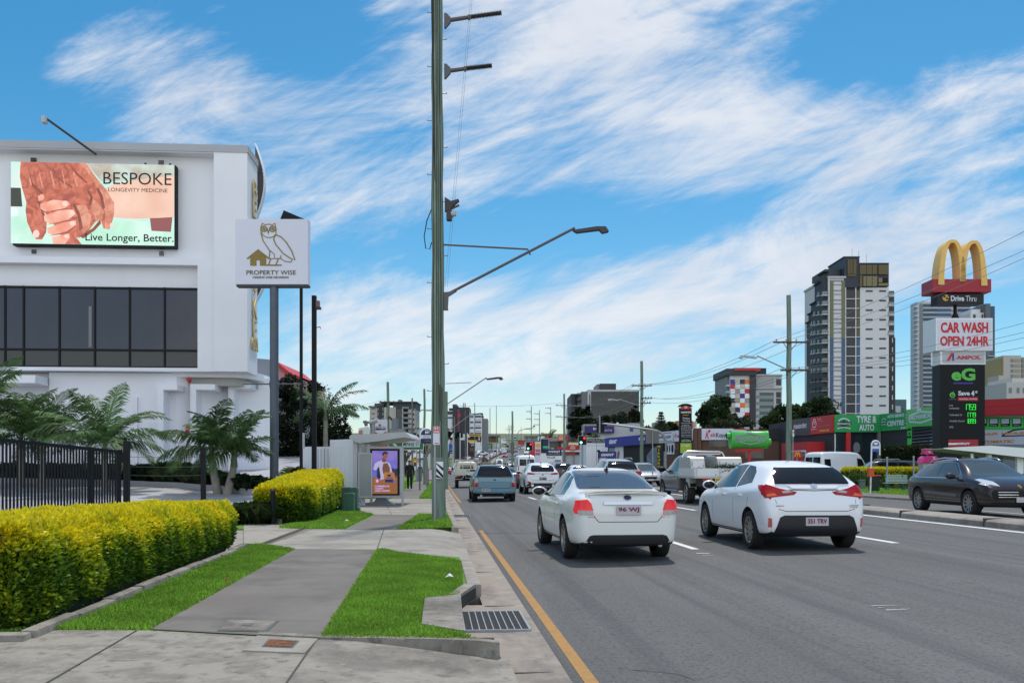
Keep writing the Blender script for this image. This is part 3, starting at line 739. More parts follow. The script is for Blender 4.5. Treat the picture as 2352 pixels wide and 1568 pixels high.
# ---- hedges
def hedge(name,label,x0,x1,y0,y1,ztop,dens,ls,seed,rnd=.25,ybow=0,cols=None,zb=.16,cat='hedge',yellow=1.,rot=0,loc=None):
    rng=np.random.default_rng(seed);t=thing(name,label,cat,loc or (0,0,0),rot)
    def zt(y):return ztop(y) if callable(ztop) else ztop
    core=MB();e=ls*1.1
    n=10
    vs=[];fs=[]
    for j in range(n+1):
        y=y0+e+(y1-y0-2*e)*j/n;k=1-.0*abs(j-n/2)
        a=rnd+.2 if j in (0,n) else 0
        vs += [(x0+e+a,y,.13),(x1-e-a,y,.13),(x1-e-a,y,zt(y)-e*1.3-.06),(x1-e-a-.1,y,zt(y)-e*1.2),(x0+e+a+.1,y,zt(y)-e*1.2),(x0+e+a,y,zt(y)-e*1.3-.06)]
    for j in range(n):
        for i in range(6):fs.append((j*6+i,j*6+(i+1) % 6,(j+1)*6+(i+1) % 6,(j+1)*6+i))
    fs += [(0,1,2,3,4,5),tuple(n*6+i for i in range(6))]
    core.add(vs,fs,CORE).build('stem',t)  # dark core added inside the leaves to block see-through
    ll=y1-y0;ww=x1-x0;hh=zt((y0+y1)/2)
    areas=np.array([ll*ww,ll*hh,ll*hh,ww*hh,ww*hh]);N=(areas*dens).astype(int)
    Ps=[];Ns=[]
    for k,nn in enumerate(N):
        u=rng.random(nn);v_=rng.random(nn)
        if k == 0:P=np.c_[x0+ww*u,y0+ll*v_,np.ones(nn)*9];Nn=(0,0,1)
        elif k < 3:P=np.c_[np.full(nn,x1 if k == 1 else x0),y0+ll*u,v_];Nn=(1 if k == 1 else-1,0,0)
        else:P=np.c_[x0+ww*u,np.full(nn,y0 if k == 3 else y1),v_];Nn=(0,-1 if k == 3 else 1,0)
        zz=np.array([zt(y) for y in P[:,1]])
        P[:,2]=np.where(P[:,2] > 8,zz,zb+(zz-zb)*np.minimum(P[:,2],1)) if k == 0 else zb+(zz-zb)*P[:,2]
        Ps.append(P);Ns.append(np.tile(Nn,(nn,1)))
    P=np.concatenate(Ps);Nn=np.concatenate(Ns).astype(float)
    # lumpy clipped surface with rounded edges
    zz=np.array([zt(y) for y in P[:,1]])
    lump=(np.sin(P[:,1]*3.1+seed)*np.sin(P[:,2]*5.3+P[:,1]*1.7+P[:,0]*4)+.6*np.sin(P[:,1]*8.3+P[:,0]*7+P[:,2]*6.1)+.5*np.sin(P[:,0]*13+P[:,1]*15.7+P[:,2]*11))
    cxm,cym=(x0+x1)/2,(y0+y1)/2
    def rnd_corner(a,lo,hi,b,lo2,hi2,r):
        da=np.minimum(a-lo,hi-a);db=np.minimum(b-lo2,hi2-b)
        return np.clip(r-da,0,r)*np.clip(r-db,0,r)/r*.42
    pull=rnd_corner(P[:,0],x0,x1,P[:,1],y0,y1,rnd*2.2)
    P[:,0] += np.sign(cxm-P[:,0])*pull;P[:,1] += np.sign(cym-P[:,1])*pull
    top=rnd_corner(P[:,2],-9,99,P[:,0],x0,x1,.01)*0+np.clip(.16-(zz-P[:,2]),0,.16)*np.clip(.16-np.minimum(P[:,0]-x0,x1-P[:,0]),0,.16)/.16*.45
    P[:,2] -= top;P[:,0] += np.sign(cxm-P[:,0])*top
    bot=np.clip((zb+.28-P[:,2])/.28,0,1);P -= Nn*(bot**2*.12)[:,None]
    P += Nn*(lump*.018+rng.uniform(-.07,.025,len(P)))[:,None]
    v,q=leaf_cloud(P,Nn*.8+np.array([0,0,.45]),ls,rng,.46,.55)
    hrel=np.clip((P[:,2]-zb)/(zz-zb),0,1)
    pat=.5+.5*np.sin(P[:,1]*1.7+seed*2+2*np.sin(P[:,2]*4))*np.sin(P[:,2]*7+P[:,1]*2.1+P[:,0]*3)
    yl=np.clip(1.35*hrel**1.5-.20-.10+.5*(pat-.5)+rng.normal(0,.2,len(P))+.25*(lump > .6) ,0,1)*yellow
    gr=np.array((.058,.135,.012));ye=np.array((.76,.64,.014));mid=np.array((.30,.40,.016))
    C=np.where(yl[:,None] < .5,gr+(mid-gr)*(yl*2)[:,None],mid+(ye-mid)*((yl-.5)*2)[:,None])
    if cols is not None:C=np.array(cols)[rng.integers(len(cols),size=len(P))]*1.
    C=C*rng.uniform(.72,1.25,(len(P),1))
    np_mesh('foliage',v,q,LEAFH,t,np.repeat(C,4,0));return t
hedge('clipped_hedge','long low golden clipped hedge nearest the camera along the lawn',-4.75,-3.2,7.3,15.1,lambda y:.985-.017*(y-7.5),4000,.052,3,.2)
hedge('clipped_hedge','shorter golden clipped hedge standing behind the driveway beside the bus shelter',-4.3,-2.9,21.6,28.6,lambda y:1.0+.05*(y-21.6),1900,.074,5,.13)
em=MB()
for i in range(9):em.bbox(-3.2+.02*math.sin(i*2),-3.07+.02*math.sin(i*2),7.2+i*.87,7.2+i*.87+.85,0,.20+.01*math.sin(i*5),CONCW,.03)
em.bbox(-4.6,-3.1,7.05,7.2,0,.19,CONCW,.03)
struct(em.build('garden_edging',smooth=40))
em=MB();a,b=gp(560,1196),gp(645,1203)
em.prism([(a.x,a.y-.1),(b.x,b.y-.1),(b.x,b.y+.15),(a.x,a.y+.2)],0,.24,CONC,'z')
struct(em.build('garden_edging'))
# ---------------------------------------------------------------- left property
# forecourt ramp up to the clinic
def fz(t):return .10+max(0,t-18.5)*.071
fm=MB();rows=[(15.2,-5.6,-30),(18.5,-5.9,-30),(21,-6.5,-30),(24,-6.9,-32),(28,-7.2,-34),(31,-7.6,-36),(36,-7.9,-40),(46,-8.5,-46)]
v=[];f=[]
for t,a,b in rows:v += [cw(a,t,fz(t)),cw(b,t,fz(t))]
for i in range(len(rows)-1):f.append((2*i,2*i+1,2*i+3,2*i+2))
struct(fm.add(v,f,FORE).build('forecourt'))
struct(MB().prism([(-60,-6),(-9.05,-6),(-9.05,6.9),(-4.85,6.9),(-4.85,14.1),(-6.7,14.1),(-6.7,17),(-60,17)],-.2,.094,FORE,'z').build('forecourt_apron'))
# garden bed and its kerb in front of the clinic
KP=[(-20,1098,30.4),(120,1100,30.),(280,1104,29.4),(330,1108,29.),(400,1111,28.6),(450,1115,28.),(520,1121,27.2),(590,1134,26.),(640,1150,24.8)]
bk=MB();pts=[pp(a,HY,t) for a,y,t in KP]
for (p,q,kp,kq) in zip(pts[:-1],pts[1:],KP[:-1],KP[1:]):
    d=(q-p).normalized();n_=Vector((-d.y,d.x,0))*.14;z0,z1=fz(kp[2])-.3,fz(kp[2])+.17;z2=fz(kq[2])+.17
    bk.add([p.xy.to_3d()+Vector((0,0,z0)),q.xy.to_3d()+Vector((0,0,z0)),q.xy.to_3d()+Vector((0,0,z2)),p.xy.to_3d()+Vector((0,0,z1)),
            (p+n_).xy.to_3d()+Vector((0,0,z1)),(q+n_).xy.to_3d()+Vector((0,0,z2))],[(0,1,2,3),(3,2,5,4)],mat('bed_kerb',(.30,.30,.32),.8,var=.15,vscale=2))
struct(bk.build('garden_kerb'))
bd=MB();v=[]
for p,kp in zip(pts,KP):v += [p.xy.to_3d()+Vector((0,0,fz(kp[2])+.1)),pp(kp[0]*.97,HY,max(36,kp[2]+3)).xy.to_3d()+Vector((0,0,1.15))]
struct(bd.add(v,[(2*i,2*i+2,2*i+3,2*i+1) for i in range(len(pts)-1)],mat('bed_soil',(.04,.035,.025),.95)).build('garden_bed'))
rng=np.random.default_rng(21);BV=[];BQ=[];BC=[];off=0
for i in range(150):
    px=rng.uniform(-10,600);tt=np.interp(px,[k[0] for k in KP],[k[2] for k in KP])+rng.uniform(.25,3.2 if px < 480 else 1.5)
    big=1.25 if 340 < px < 480 and rng.random() < .5 else 1
    c=pp(px,HY,tt);z0=fz(tt)+.02
    nb=70;az=rng.uniform(0,6.28,nb);h=rng.uniform(.35,.62,nb)*big;ln=rng.uniform(.2,1.,nb)
    b=np.c_[c.x+rng.normal(0,.07,nb),c.y+rng.normal(0,.07,nb),np.full(nb,z0)]
    d=np.c_[np.cos(az),np.sin(az),np.zeros(nb)];s=np.c_[-np.sin(az),np.cos(az),np.zeros(nb)]*.012
    m1=b+d*(ln*h*.35)[:,None]+np.c_[np.zeros((nb,2)),h*.75];tip=b+d*(ln*h*1.05)[:,None]+np.c_[np.zeros((nb,2)),h*(1-.35*ln)]
    vv=np.stack([b-s,b+s,m1+s,tip,m1-s],1).reshape(-1,3)
    BV.append(vv);BQ.append(np.arange(5*nb).reshape(-1,5)+off);off += 5*nb
    BC.append(np.repeat(np.array((.03,.055,.022))*rng.uniform(.6,1.5,(nb,1)),5,0))
for i in range(8):                                                  # grassy tufts beside the second hedge
    px=rng.uniform(560,604);tt=rng.uniform(20.6,21.6);c=pp(px,HY,tt);nb=160;az=rng.uniform(0,6.28,nb);h=rng.uniform(.3,.65,nb);ln=rng.uniform(.2,1.,nb)
    b=np.c_[c.x+rng.normal(0,.08,nb),c.y+rng.normal(0,.08,nb),np.full(nb,.14)]
    d=np.c_[np.cos(az),np.sin(az),np.zeros(nb)];s=np.c_[-np.sin(az),np.cos(az),np.zeros(nb)]*.008
    m1=b+d*(ln*h*.35)[:,None]+np.c_[np.zeros((nb,2)),h*.75];tip=b+d*(ln*h*1.05)[:,None]+np.c_[np.zeros((nb,2)),h*(1-.5*ln)]
    BV.append(np.stack([b-s,b+s,m1+s,tip,m1-s],1).reshape(-1,3));BQ.append(np.arange(5*nb).reshape(-1,5)+off);off += 5*nb
    BC.append(np.repeat(np.array((.035,.06,.02))*rng.uniform(.6,1.6,(nb,1)),5,0))
o=np_mesh('strappy_ground_cover',np.concatenate(BV),np.concatenate(BQ),LEAF,None,np.concatenate(BC));o['kind']='stuff';o['label']='dark strappy ground cover in the garden bed'
# ---- clinic building
PL=Plane(0,33.8,568,34.4)
cl=thing('clinic_building','white three storey medical building with dark window band and large advertising screen','building',PL.loc(0),PL.rz)
def X(px):return PL.L(px,HY)[0]
def Z(px,py):return PL.L(px,py)[1]
xr=X(568);xl=X(-90)
ZT,ZC,ZB1,ZB0,ZW1,ZW0,ZL=Z(284,328),Z(284,347),Z(284,590),Z(284,605),Z(284,655),Z(284,843),Z(284,851)
# side wall towards the road, slightly splayed
PS=Plane(568,34.4,591,36.1)
def S3(px,t,z):p=pp(px,HY,t);return p
def toL(p):                                        # world -> clinic local
    d=Vector((p.x-PL.o.x,p.y-PL.o.y));return (d.x*PL.d.x+d.y*PL.d.y,-d.x*PL.d.y+d.y*PL.d.x)
e1=toL(pp(591,HY,36.1));e2=toL(pp(590,HY,46))
wm=MB()
wm.prism([(xl,.55),(X(491),.55),(X(491),.0),(xr,.0),e1,e2,(xl,12)],ZL,ZT-.28,RWHITE,'z')      # upper block with proud right pier
wm.box(xl,X(491),.12,.55,ZB0,ZB1,RWHITE)                                                         # ledge
wm.box(xl,X(491),.02,.6,ZC,ZT-.28,RWHITE)                                                        # head band
wm.box(X(452),X(491)-.002,.10,.55,ZL,ZB0-.0,RWHITE);wm.box(xl,X(452),.10,.55,ZL,ZW0,RWHITE)
wm.prism([(xl,-.03),(xr+.03,-.03),(e1[0]+.04,e1[1]),(e2[0]+.04,e2[1]),(xl,12)],ZT-.28,ZT,mat('parapet',(.42,.42,.45),.7,var=.1,vscale=.5),'z')
wm.build('wall',cl)
gm=MB()
gw=1.0
gm.prism([(xl,gw),(X(98),gw),(X(98),.55),(X(395),.55),(X(470),1.6),(X(598),2.6),(X(598),2.9),(xl,2.9)],.7,ZL-.02,RWHITE2,'z')
gm.box(xl,X(95),-.5,1.2,Z(50,882),Z(50,864),RWHITE2)
gm.build('ground_floor_wall',cl)
for i,(a,b,top,dz) in enumerate(((366,411,883,.34),(429,486,879,1.0),(506,560,872,1.75))):
    hm=MB();zt_=Z(a,top);hm.box(X(a),X(b),dz-.55,dz+1.2,zt_-.22,zt_,RWHITE2);hm.box(X(a),X(a)+.22,dz-.55,dz+1.4,.8,zt_-.22,RWHITE2)
    hm.build('window_hood',cl)
bx('doorway',cl,X(330),X(362),.52,.56,.9,3.2,RWHITE)
bx('downpipe',cl,X(300),X(305),.47,.53,.9,4.2,RWHITE2)
lob=MB()
def arcp(xa,z0,z1,bulge,n=18):
    return [(xa+bulge*math.sin(math.pi*i/n),z0+(z1-z0)*i/n) for i in range(n+1)]
tb_=36.6;sb=tb_/F
xa=toL(pp(586,HY,tb_));zt1=HC-(330-HY)*sb;zm=HC-(507-HY)*sb;zm2=HC-(693-HY)*sb
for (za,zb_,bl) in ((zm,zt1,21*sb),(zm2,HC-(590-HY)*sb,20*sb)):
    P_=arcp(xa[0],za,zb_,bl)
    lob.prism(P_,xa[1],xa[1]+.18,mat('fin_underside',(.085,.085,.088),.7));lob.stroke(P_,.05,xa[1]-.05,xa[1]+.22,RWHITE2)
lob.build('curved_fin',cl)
# curved slab at the corner of the first floor
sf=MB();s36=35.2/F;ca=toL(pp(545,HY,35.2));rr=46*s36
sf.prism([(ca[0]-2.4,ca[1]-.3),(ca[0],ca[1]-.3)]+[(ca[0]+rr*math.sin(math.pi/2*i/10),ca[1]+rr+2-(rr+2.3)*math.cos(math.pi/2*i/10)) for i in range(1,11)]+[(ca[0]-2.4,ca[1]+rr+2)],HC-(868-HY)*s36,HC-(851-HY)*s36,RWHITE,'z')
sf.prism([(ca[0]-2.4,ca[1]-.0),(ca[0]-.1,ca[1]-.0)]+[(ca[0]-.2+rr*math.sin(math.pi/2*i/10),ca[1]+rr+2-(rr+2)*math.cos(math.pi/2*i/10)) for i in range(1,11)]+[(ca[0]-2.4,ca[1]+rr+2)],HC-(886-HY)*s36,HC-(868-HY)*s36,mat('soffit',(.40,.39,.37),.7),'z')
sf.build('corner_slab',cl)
gwl=MB();g0,g1_=toL(pp(566,HY,37.2)),toL(pp(626,HY,38))
gwl.prism([g0,g1_,(g1_[0],g1_[1]+.4),(g0[0],g0[1]+.4)],.6,HC-(822-HY)*37.4/F,RGREY,'z');gwl.build('rear_wing',cl)
# windows: frame, panes
cols_=[-45,2,45,128,210,291,372,452]
wf=MB();zs=Z(226,801)
for a in cols_[1:]:wf.box(X(a)-.035,X(a)+.035,.30,.42,ZW0,ZW1,BLACK)
for z_ in (ZW0+.03,zs,ZW1-.05):wf.box(xl,X(452),.29,.41,z_-.04,z_+.04,BLACK)
wf.build('window_frame',cl)
for a,b in zip([-90]+cols_[:-1],cols_):
    for z0,z1,mm_ in ((zs+.04,ZW1-.09,GLASSD),(ZW0+.07,zs-.04,mat('spandrel_dark',(.022,.021,.023),.18,spec=.5))):
        bx('window_pane',cl,X(a)+.035,X(b)-.035,.34,.40,z0,z1,mm_)
bx('blind',cl,X(196),X(203),.31,.335,zs+.1,Z(200,700),MGREY)
# wall fittings
def louvre(px0,px1,py0,py1):
    m=MB();m.box(X(px0),X(px1),.52,.56,Z(px0,py1),Z(px0,py0),WHITE);k=6
    for i in range(k):
        z0=Z(px0,py1)+.03+(Z(px0,py0)-Z(px0,py1)-.06)*i/k;m.box(X(px0)+.04,X(px1)-.04,.505,.525,z0,z0+.018,BLACK)
    m.build('vent',cl)
for a in ((53,72,349,363),(351,369,355,370),(55,72,563,577),(353,369,567,582)):louvre(*a)
m=MB()
m.tube([(X(221),.0,Z(221,355)),(X(146),-1.6,Z(146,307))],.045,DGREY);m.box(X(143),X(151),-1.75,-1.5,Z(146,321),Z(146,307),LGREY)
m.build('floodlight_arm',cl)
fx=MB()
fx.disc(X(422.5),Z(422,980),.07,.44,.56,RED,12);fx.box(X(416),X(425),.52,.56,Z(420,994),Z(420,985),REDP);fx.disc(X(425),Z(425,868),.08,.4,.56,RED,12);fx.box(X(422),X(429),.53,.56,Z(425,876),Z(425,871),REDP)
fx.build('fire_sounder',cl)
pr=bx('warning_sign',cl,X(413),X(424.5),.50,.545,Z(420,1045),Z(420,1031),REDP)
text(cl,'PUMP',X(414.3),Z(420,1037.2),X(423.2),Z(420,1032.5),WHITE,y=.498);text(cl,'ROOM',X(414.3),Z(420,1043.8),X(423.2),Z(420,1039.2),WHITE,y=.498)
# vertical name letters on the splayed side
hl=thing('name_letters',None,None);bpy.data.objects.remove(hl)
side=thing('side_lettering','vertical row of raised gold letters down the corner of the white building','lettering',PS.loc(0),PS.rz)
for ch,y0,y1 in (('B',424,453),('E',466,496),('S',512,540),('P',556,585),('O',633,667),('K',691,728),('E',737,777)):
    a,b=PS.L(578.5,y1),PS.L(588,y0);text(side,ch,a[0],a[1],b[0],b[1],GOLDM,y=-.02,th=.05,name='letter')
a,b=PS.L(575,800),PS.L(590,783);text(side,'MEDICAL',a[0],a[1],b[0],b[1],GOLDM,y=-.02,th=.05,name='letter')
# ---- advertising screen
sc_=thing('advertising_screen','large lit billboard screen showing clasped old and young hands on the white facade','billboard',PL.loc(0),PL.rz)
x0,x1=X(20),X(397);z0,z1=Z(208,559),Z(208,372)
fr=MB();fr.box(x0-.03+.09,x1+.05,.18,.5,z0-.07,z1+.0,BLACK);fr.cyl(X(328),.3,z1-.02,z1+.10,.04,BLACK);fr.cyl(X(385),.3,z1-.02,z1+.10,.04,BLACK);fr.build('cabinet',sc_)
SY=.16
def sx(u):return x0+(x1-x0)*u
def szz(v_):return z1-(z1-z0)*v_
def epix(name,c,e=.92,var=0,vs=3,c2=None,dist=0):
    return mat(name,(.0,.0,.0),.5,emit=e,ecol=c) if not var else scr(name,c,c2,vs,e,dist)
def scr(name,c,c2,vs,e,dist=0):
    m=bpy.data.materials.new(name);m.use_nodes=True;nt=m.node_tree;p=nt.nodes['Principled BSDF'];p.inputs['Base Color'].default_value=(0.01,.01,.01,1)
    tc=nt.nodes.new('ShaderNodeTexCoord');n=nt.nodes.new('ShaderNodeTexNoise');n.inputs['Scale'].default_value=vs;n.inputs['Detail'].default_value=5;n.inputs['Distortion'].default_value=dist
    nt.links.new(tc.outputs['Object'],n.inputs['Vector']);r=nt.nodes.new('ShaderNodeMapRange');r.inputs[1].default_value=.36;r.inputs[2].default_value=.64;nt.links.new(n.outputs[0],r.inputs[0])
    mx=nt.nodes.new('ShaderNodeMix');mx.data_type='RGBA';mx.inputs[6].default_value=(*c,1);mx.inputs[7].default_value=(*c2,1);nt.links.new(r.outputs[0],mx.inputs[0])
    nt.links.new(mx.outputs[2],p.inputs['Emission Color']);p.inputs['Emission Strength'].default_value=e;return m
bgm=scr('screen_backdrop',(.46,.80,.70),(.70,.80,.74),.9,.85,.3)
sm=MB();sm.box(x0,x1,SY,SY+.02,z0,z1,bgm)
def spoly(uvs,m,lay):sm.prism([(sx(a),szz(b)) for a,b in uvs],SY-.002*lay-.002,SY+.001,m)
blur=scr('screen_blur',(.50,.42,.34),(.58,.70,.62),1.6,.8)
spoly([(.46,0),(1,0),(1,.2),(.55,.22)],blur,1)
spoly([(0,.32),(.06,.32),(.07,.55),(0,.55)],mat('screen_dark',(0,0,0),.5,emit=.8,ecol=(.05,.06,.045)),1)
spoly([(0,.56),(.04,.58),(.04,.66),(0,.68)],mat('screen_pale',(0,0,0),.5,emit=.9,ecol=(.7,.85,.95)),1)
spoly([(.85,.66),(.99,.64),(.98,.83),(.86,.82)],mat('screen_maroon',(0,0,0),.5,emit=.8,ecol=(.30,.10,.10)),1.6)
spoly([(0,.66),(1,.72),(1,1),(0,1)],scr('screen_lawn',(.45,.78,.60),(.62,.86,.76),1.1,.85),1)
arm=scr('screen_forearm',(.86,.60,.48),(.74,.43,.31),.5,.86)
spoly([(.52,.36),(.62,.26),(.78,.19),(.9,.155),(1,.13),(1,.645),(.9,.66),(.75,.675),(.62,.66),(.52,.6)],arm,2)
skin=scr('screen_old_skin',(.64,.185,.11),(.36,.08,.05),2.2,.88,1.8)
skl=scr('screen_old_light',(.72,.33,.23),(.52,.17,.10),2.6,.88,1.5)
kid=scr('screen_young_skin',(.88,.50,.38),(.74,.28,.19),1.6,.9)
kidd=mat('screen_crease',(0,0,0),.5,emit=.8,ecol=(.40,.11,.08))
spoly([(.06,.0),(.46,.0),(.50,.12),(.53,.2),(.585,.33),(.60,.40),(.63,.48),(.63,.62),(.615,.74),(.60,.81),(.565,.80),(.545,.68),(.515,.72),(.48,.82),(.42,.92),(.40,.92),(.43,1),(.33,1),(.29,.84),(.2,.6),(.22,.7),(.215,.86),(.19,.95),(.155,.95),(.13,.88),(.10,.74),(.09,.6),(.095,.5),(.07,.33),(.055,.18)],skin,3)
spoly([(.42,.0),(.46,.0),(.53,.2),(.58,.33),(.54,.33),(.50,.2)],skl,4)
for pts_ in ([(.53,.27),(.585,.33),(.61,.42),(.63,.5),(.63,.62),(.6,.8),(.575,.8),(.575,.6),(.55,.42)],[(.48,.42),(.53,.48),(.57,.6),(.55,.7),(.52,.72),(.50,.6)],[(.40,.52),(.46,.52),(.49,.65),(.48,.8),(.44,.86),(.41,.75)]):spoly(pts_,skl,4)
for pts_ in ([(.18,.51),(.26,.46),(.345,.47),(.36,.51),(.33,.56),(.21,.61),(.18,.57)],[(.20,.66),(.32,.57),(.38,.58),(.395,.63),(.35,.70),(.24,.76),(.205,.72)],[(.22,.81),(.33,.73),(.395,.71),(.40,.76),(.34,.84),(.26,.90),(.225,.87)],[(.25,.92),(.31,.89),(.355,.87),(.36,.92),(.33,1),(.26,1)],[(.165,.42),(.19,.39),(.205,.42),(.2,.46),(.17,.48)]):spoly(pts_,kid,5)
for k_ in ([(.19,.615),(.33,.565),(.38,.57),(.33,.58)],[(.21,.77),(.34,.71),(.395,.70),(.34,.725)],[(.23,.905),(.34,.85),(.40,.77),(.35,.87)]):spoly(k_,kidd,6)
for c_ in ((.33,.505,.018,.035),(.372,.61,.016,.03),(.375,.745,.016,.03),(.34,.905,.015,.025),(.155,.88,.02,.05),(.615,.76,.012,.03)):
    spoly([(c_[0]+c_[2]*math.cos(i*.785),c_[1]+c_[3]*math.sin(i*.785)) for i in range(8)],mat('screen_nail',(0,0,0),.5,emit=.88,ecol=(.9,.60,.54)),7)
ol=scr('screen_shadow',(.22,.05,.03),(.30,.08,.05),3,.8)
for k_ in ([(.48,.34),(.50,.42),(.49,.52),(.475,.52),(.485,.42),(.465,.34)],[(.535,.30),(.56,.40),(.575,.55),(.56,.56),(.545,.42),(.52,.31)],[(.39,.50),(.42,.62),(.44,.80),(.42,.84),(.405,.64),(.375,.52)],[(.42,.90),(.50,.80),(.545,.69),(.55,.74),(.51,.83),(.44,.93)],[(.16,.47),(.19,.5),(.2,.6),(.215,.72),(.2,.72),(.185,.6)],[(.11,.1),(.13,.25),(.20,.38),(.19,.40),(.12,.28),(.10,.12)],[(.25,.05),(.30,.2),(.38,.3),(.37,.31),(.28,.2)],[(.36,.03),(.42,.15),(.47,.24),(.46,.25),(.40,.15)]):spoly(k_,ol,4.6)
for i in range(9):
    u=.1+.035*i;spoly([(u,.1+.02*(i % 3)),(u+.006,.1),(u+.03,.28+.03*(i % 4)),(u+.02,.30)],kidd if i % 2 else skl,5)
sm.build('screen',sc_)
BK=mat('screen_black',(.006,.006,.006),.5)
text(sc_,'BESPOKE',sx(.565),szz(.255),sx(.985),szz(.105),BK,y=SY-.02,th=.004)
text(sc_,'LONGEVITY MEDICINE',sx(.595),szz(.345),sx(.96),szz(.298),BK,y=SY-.02,th=.004)
text(sc_,'Live Longer, Better.',sx(.455),szz(.985),sx(.998),szz(.865),BK,y=SY-.02,th=.004,bold=.012)
# ---- fence, gate posts
PF=Plane(-40,16.2,278,20.4)
fe_=thing('picket_fence','tall black steel bar fence behind the golden hedge','fence',PF.loc(0),PF.rz)
m=MB();n=int(PF.len/.098)
for i in range(n):
    x=i*.098;zt_=2.02-.17*x/PF.len;m.box(x,x+.030,-.015,.015,.25,zt_-.06,BLACK)
m.build('bar_panel',fe_)
m=MB();m.prism([(0,1.95),(PF.len,1.78),(PF.len,1.85),(0,2.02)],-.03,.03,BLACK);m.box(0,PF.len,.02,.05,.45,.52,BLACK);m.build('rail',fe_)
for px,wd in ((208,.07),(273,.10)):
    a=PF.L(px,HY)[0];bx('stile',fe_,a-wd/2,a+wd/2,-.03,.03,.2,1.86,BLACK)
for px0,px1,y0,lb in ((285,297,1012,'thick black steel gate post at the end of the bar fence'),(462.5,471.5,1028,'slim black gate post with lock box by the palm with two trunks')):
    P_=flat(px0,20.6);t=thing('gate_post',lb,'post',P_.loc(fz(20.6)),P_.rz,'black gate posts');a,b=P_.L(px0,y0),P_.L(px1,1160)
    m=MB();m.bbox(0,b[0],-.06,.06,-.2,a[1],BLACK,.008);m.build('shaft',t)
    if px0 < 400:bx('bracket',t,-.12,-.005,-.05,.05,a[1]-.5,a[1]-.25,BLACK)
    else:
        bx('lock_box',t,-.035,-.002,-.08,.08,a[1]-.35,a[1]-.14,DGREY);bx('striker',t,-.17,-.04,-.03,.03,a[1]-.52,a[1]-.46,BLACK)
wl=MB()
for y in (1049,1071,1091):
    wl.tube([pp(298+i*16.4,y+1.2*math.sin(math.pi*i/10),20.65) for i in range(11)],.005,STEELD,5)
    for i in range(3):wl.disc(0,0,0.001,0,.001,STEELD,4)
tag(wl.build('gate_wires'),'three thin wires strung between the two black gate posts','wire')
# bollard beside the second hedge
P_=flat(621,20.8);t=thing('bollard','short dark bollard post in front of the second golden hedge','bollard',P_.loc(.13),P_.rz)
m=MB();m.cyl(.06,0,0,.78,.055,BLACK,14);m.build('shaft',t);m=MB();m.cyl(.06,0,.78,.83,.065,DGREY,14);m.build('cap',t)
# ---- owl sign on a slate post
PW_=flat(540,28);s28=28/F
ow=thing('pole_sign','square white owl and house sign on a slate grey post','sign',PW_.loc(.4),PW_.rz)
def OL(px,py):return PW_.L(px,py)
m=MB();a,b=OL(540,653),OL(707.5,503);m.bbox(a[0],b[0],0,.35,a[1],b[1],SIGNW,.015);m.build('panel',ow)
m=MB();m.box(a[0]+.03,b[0],.03,.33,a[1]-.06,a[1]+.004,DGREY);m.build('bottom_tray',ow)
m=MB();pxp=OL(626.5,HY)[0];m.cyl(pxp,.17,-.4,a[1]-.03,.135,POSTB,20);m.build('post',ow,smooth=40)
m=MB();c0,c1=OL(557,881),OL(690,881);m.tube([(c0[0],.1,c0[1]),(c1[0],.1,c1[1]-.0)],.022,POSTB);m.cyl(pxp,.17,c0[1]-.09,c0[1]+.09,.15,POSTB,20);m.build('cross_rod',ow)
y_=-.016
eg=MB()
def st(pts_,wd,closed=False):eg.stroke([OL(*p) for p in pts_],wd*s28,y_,.0,GOLD,closed)
K=.5102*.6125  # crop to photo scale
def c1(x,y):return (x*K,(480/.5102+y)*K)
def cc(*pts_):return [c1(*p) for p in pts_]
st(cc((1928,700),(1948,712),(1975,707),(2002,712),(2020,700),(2030,745),(2028,780),(2010,798),(1990,805),(1965,805),(1935,790),(1917,760),(1917,730)),1.6,True)
for ex in (1940,2004):
    c=OL(*c1(ex,742));eg.stroke([(c[0]+.085*math.cos(i*.3142),c[1]+.085*math.sin(i*.3142)) for i in range(20)],.035,y_-.001,0,GOLD,True);eg.disc(c[0],c[1],.045,y_-.001,0,GOLD,16)
eg.prism([OL(*p) for p in cc((1960,735),(1966,732),(1972,765),(1979,732),(1985,735),(1972,782))],y_-.002,0,GOLD)
st(cc((1917,770),(1935,830),(1975,890),(1984,910),(1978,960)),2.)
st(cc((2030,785),(2065,800),(2105,840),(2145,905),(2168,970),(2130,955),(2080,920),(2030,860),(2013,825),(2015,800)),2.4,True)
st(cc((1984,900),(2015,925),(2020,960),(1978,960)),1.6);st(cc((2065,935),(2062,958),(2095,980),(2140,985),(2148,962)),1.9);st(cc((2020,960),(2062,958)),1.8)
st(cc((1990,962),(1975,1004)),2.4);st(cc((2045,962),(2030,1004)),2.4);st(cc((1955,1008),(2070,1008)),3.)
eg.prism([OL(*p) for p in cc((1840,945),(1900,905),(1957,945),(1957,1012),(1911,1012),(1911,972),(1885,972),(1885,1012),(1840,1012))],y_,0,GOLD)
st(cc((1817,962),(1898,896),(1980,962)),3.4)
eg.build('owl_emblem',ow)
a,b=OL(*c1(1812,1078)),OL(*c1(2175,1046));text(ow,'PROPERTY WISE',a[0],a[1],b[0],b[1],mat('sign_text',(.10,.075,.03),.5),y=-.004,th=.012)
a,b=OL(*c1(1860,1105)),OL(*c1(2122,1090));text(ow,'MAKING WISE DECISIONS',a[0],a[1],b[0],b[1],mat('sign_text'),y=-.004,th=.012)
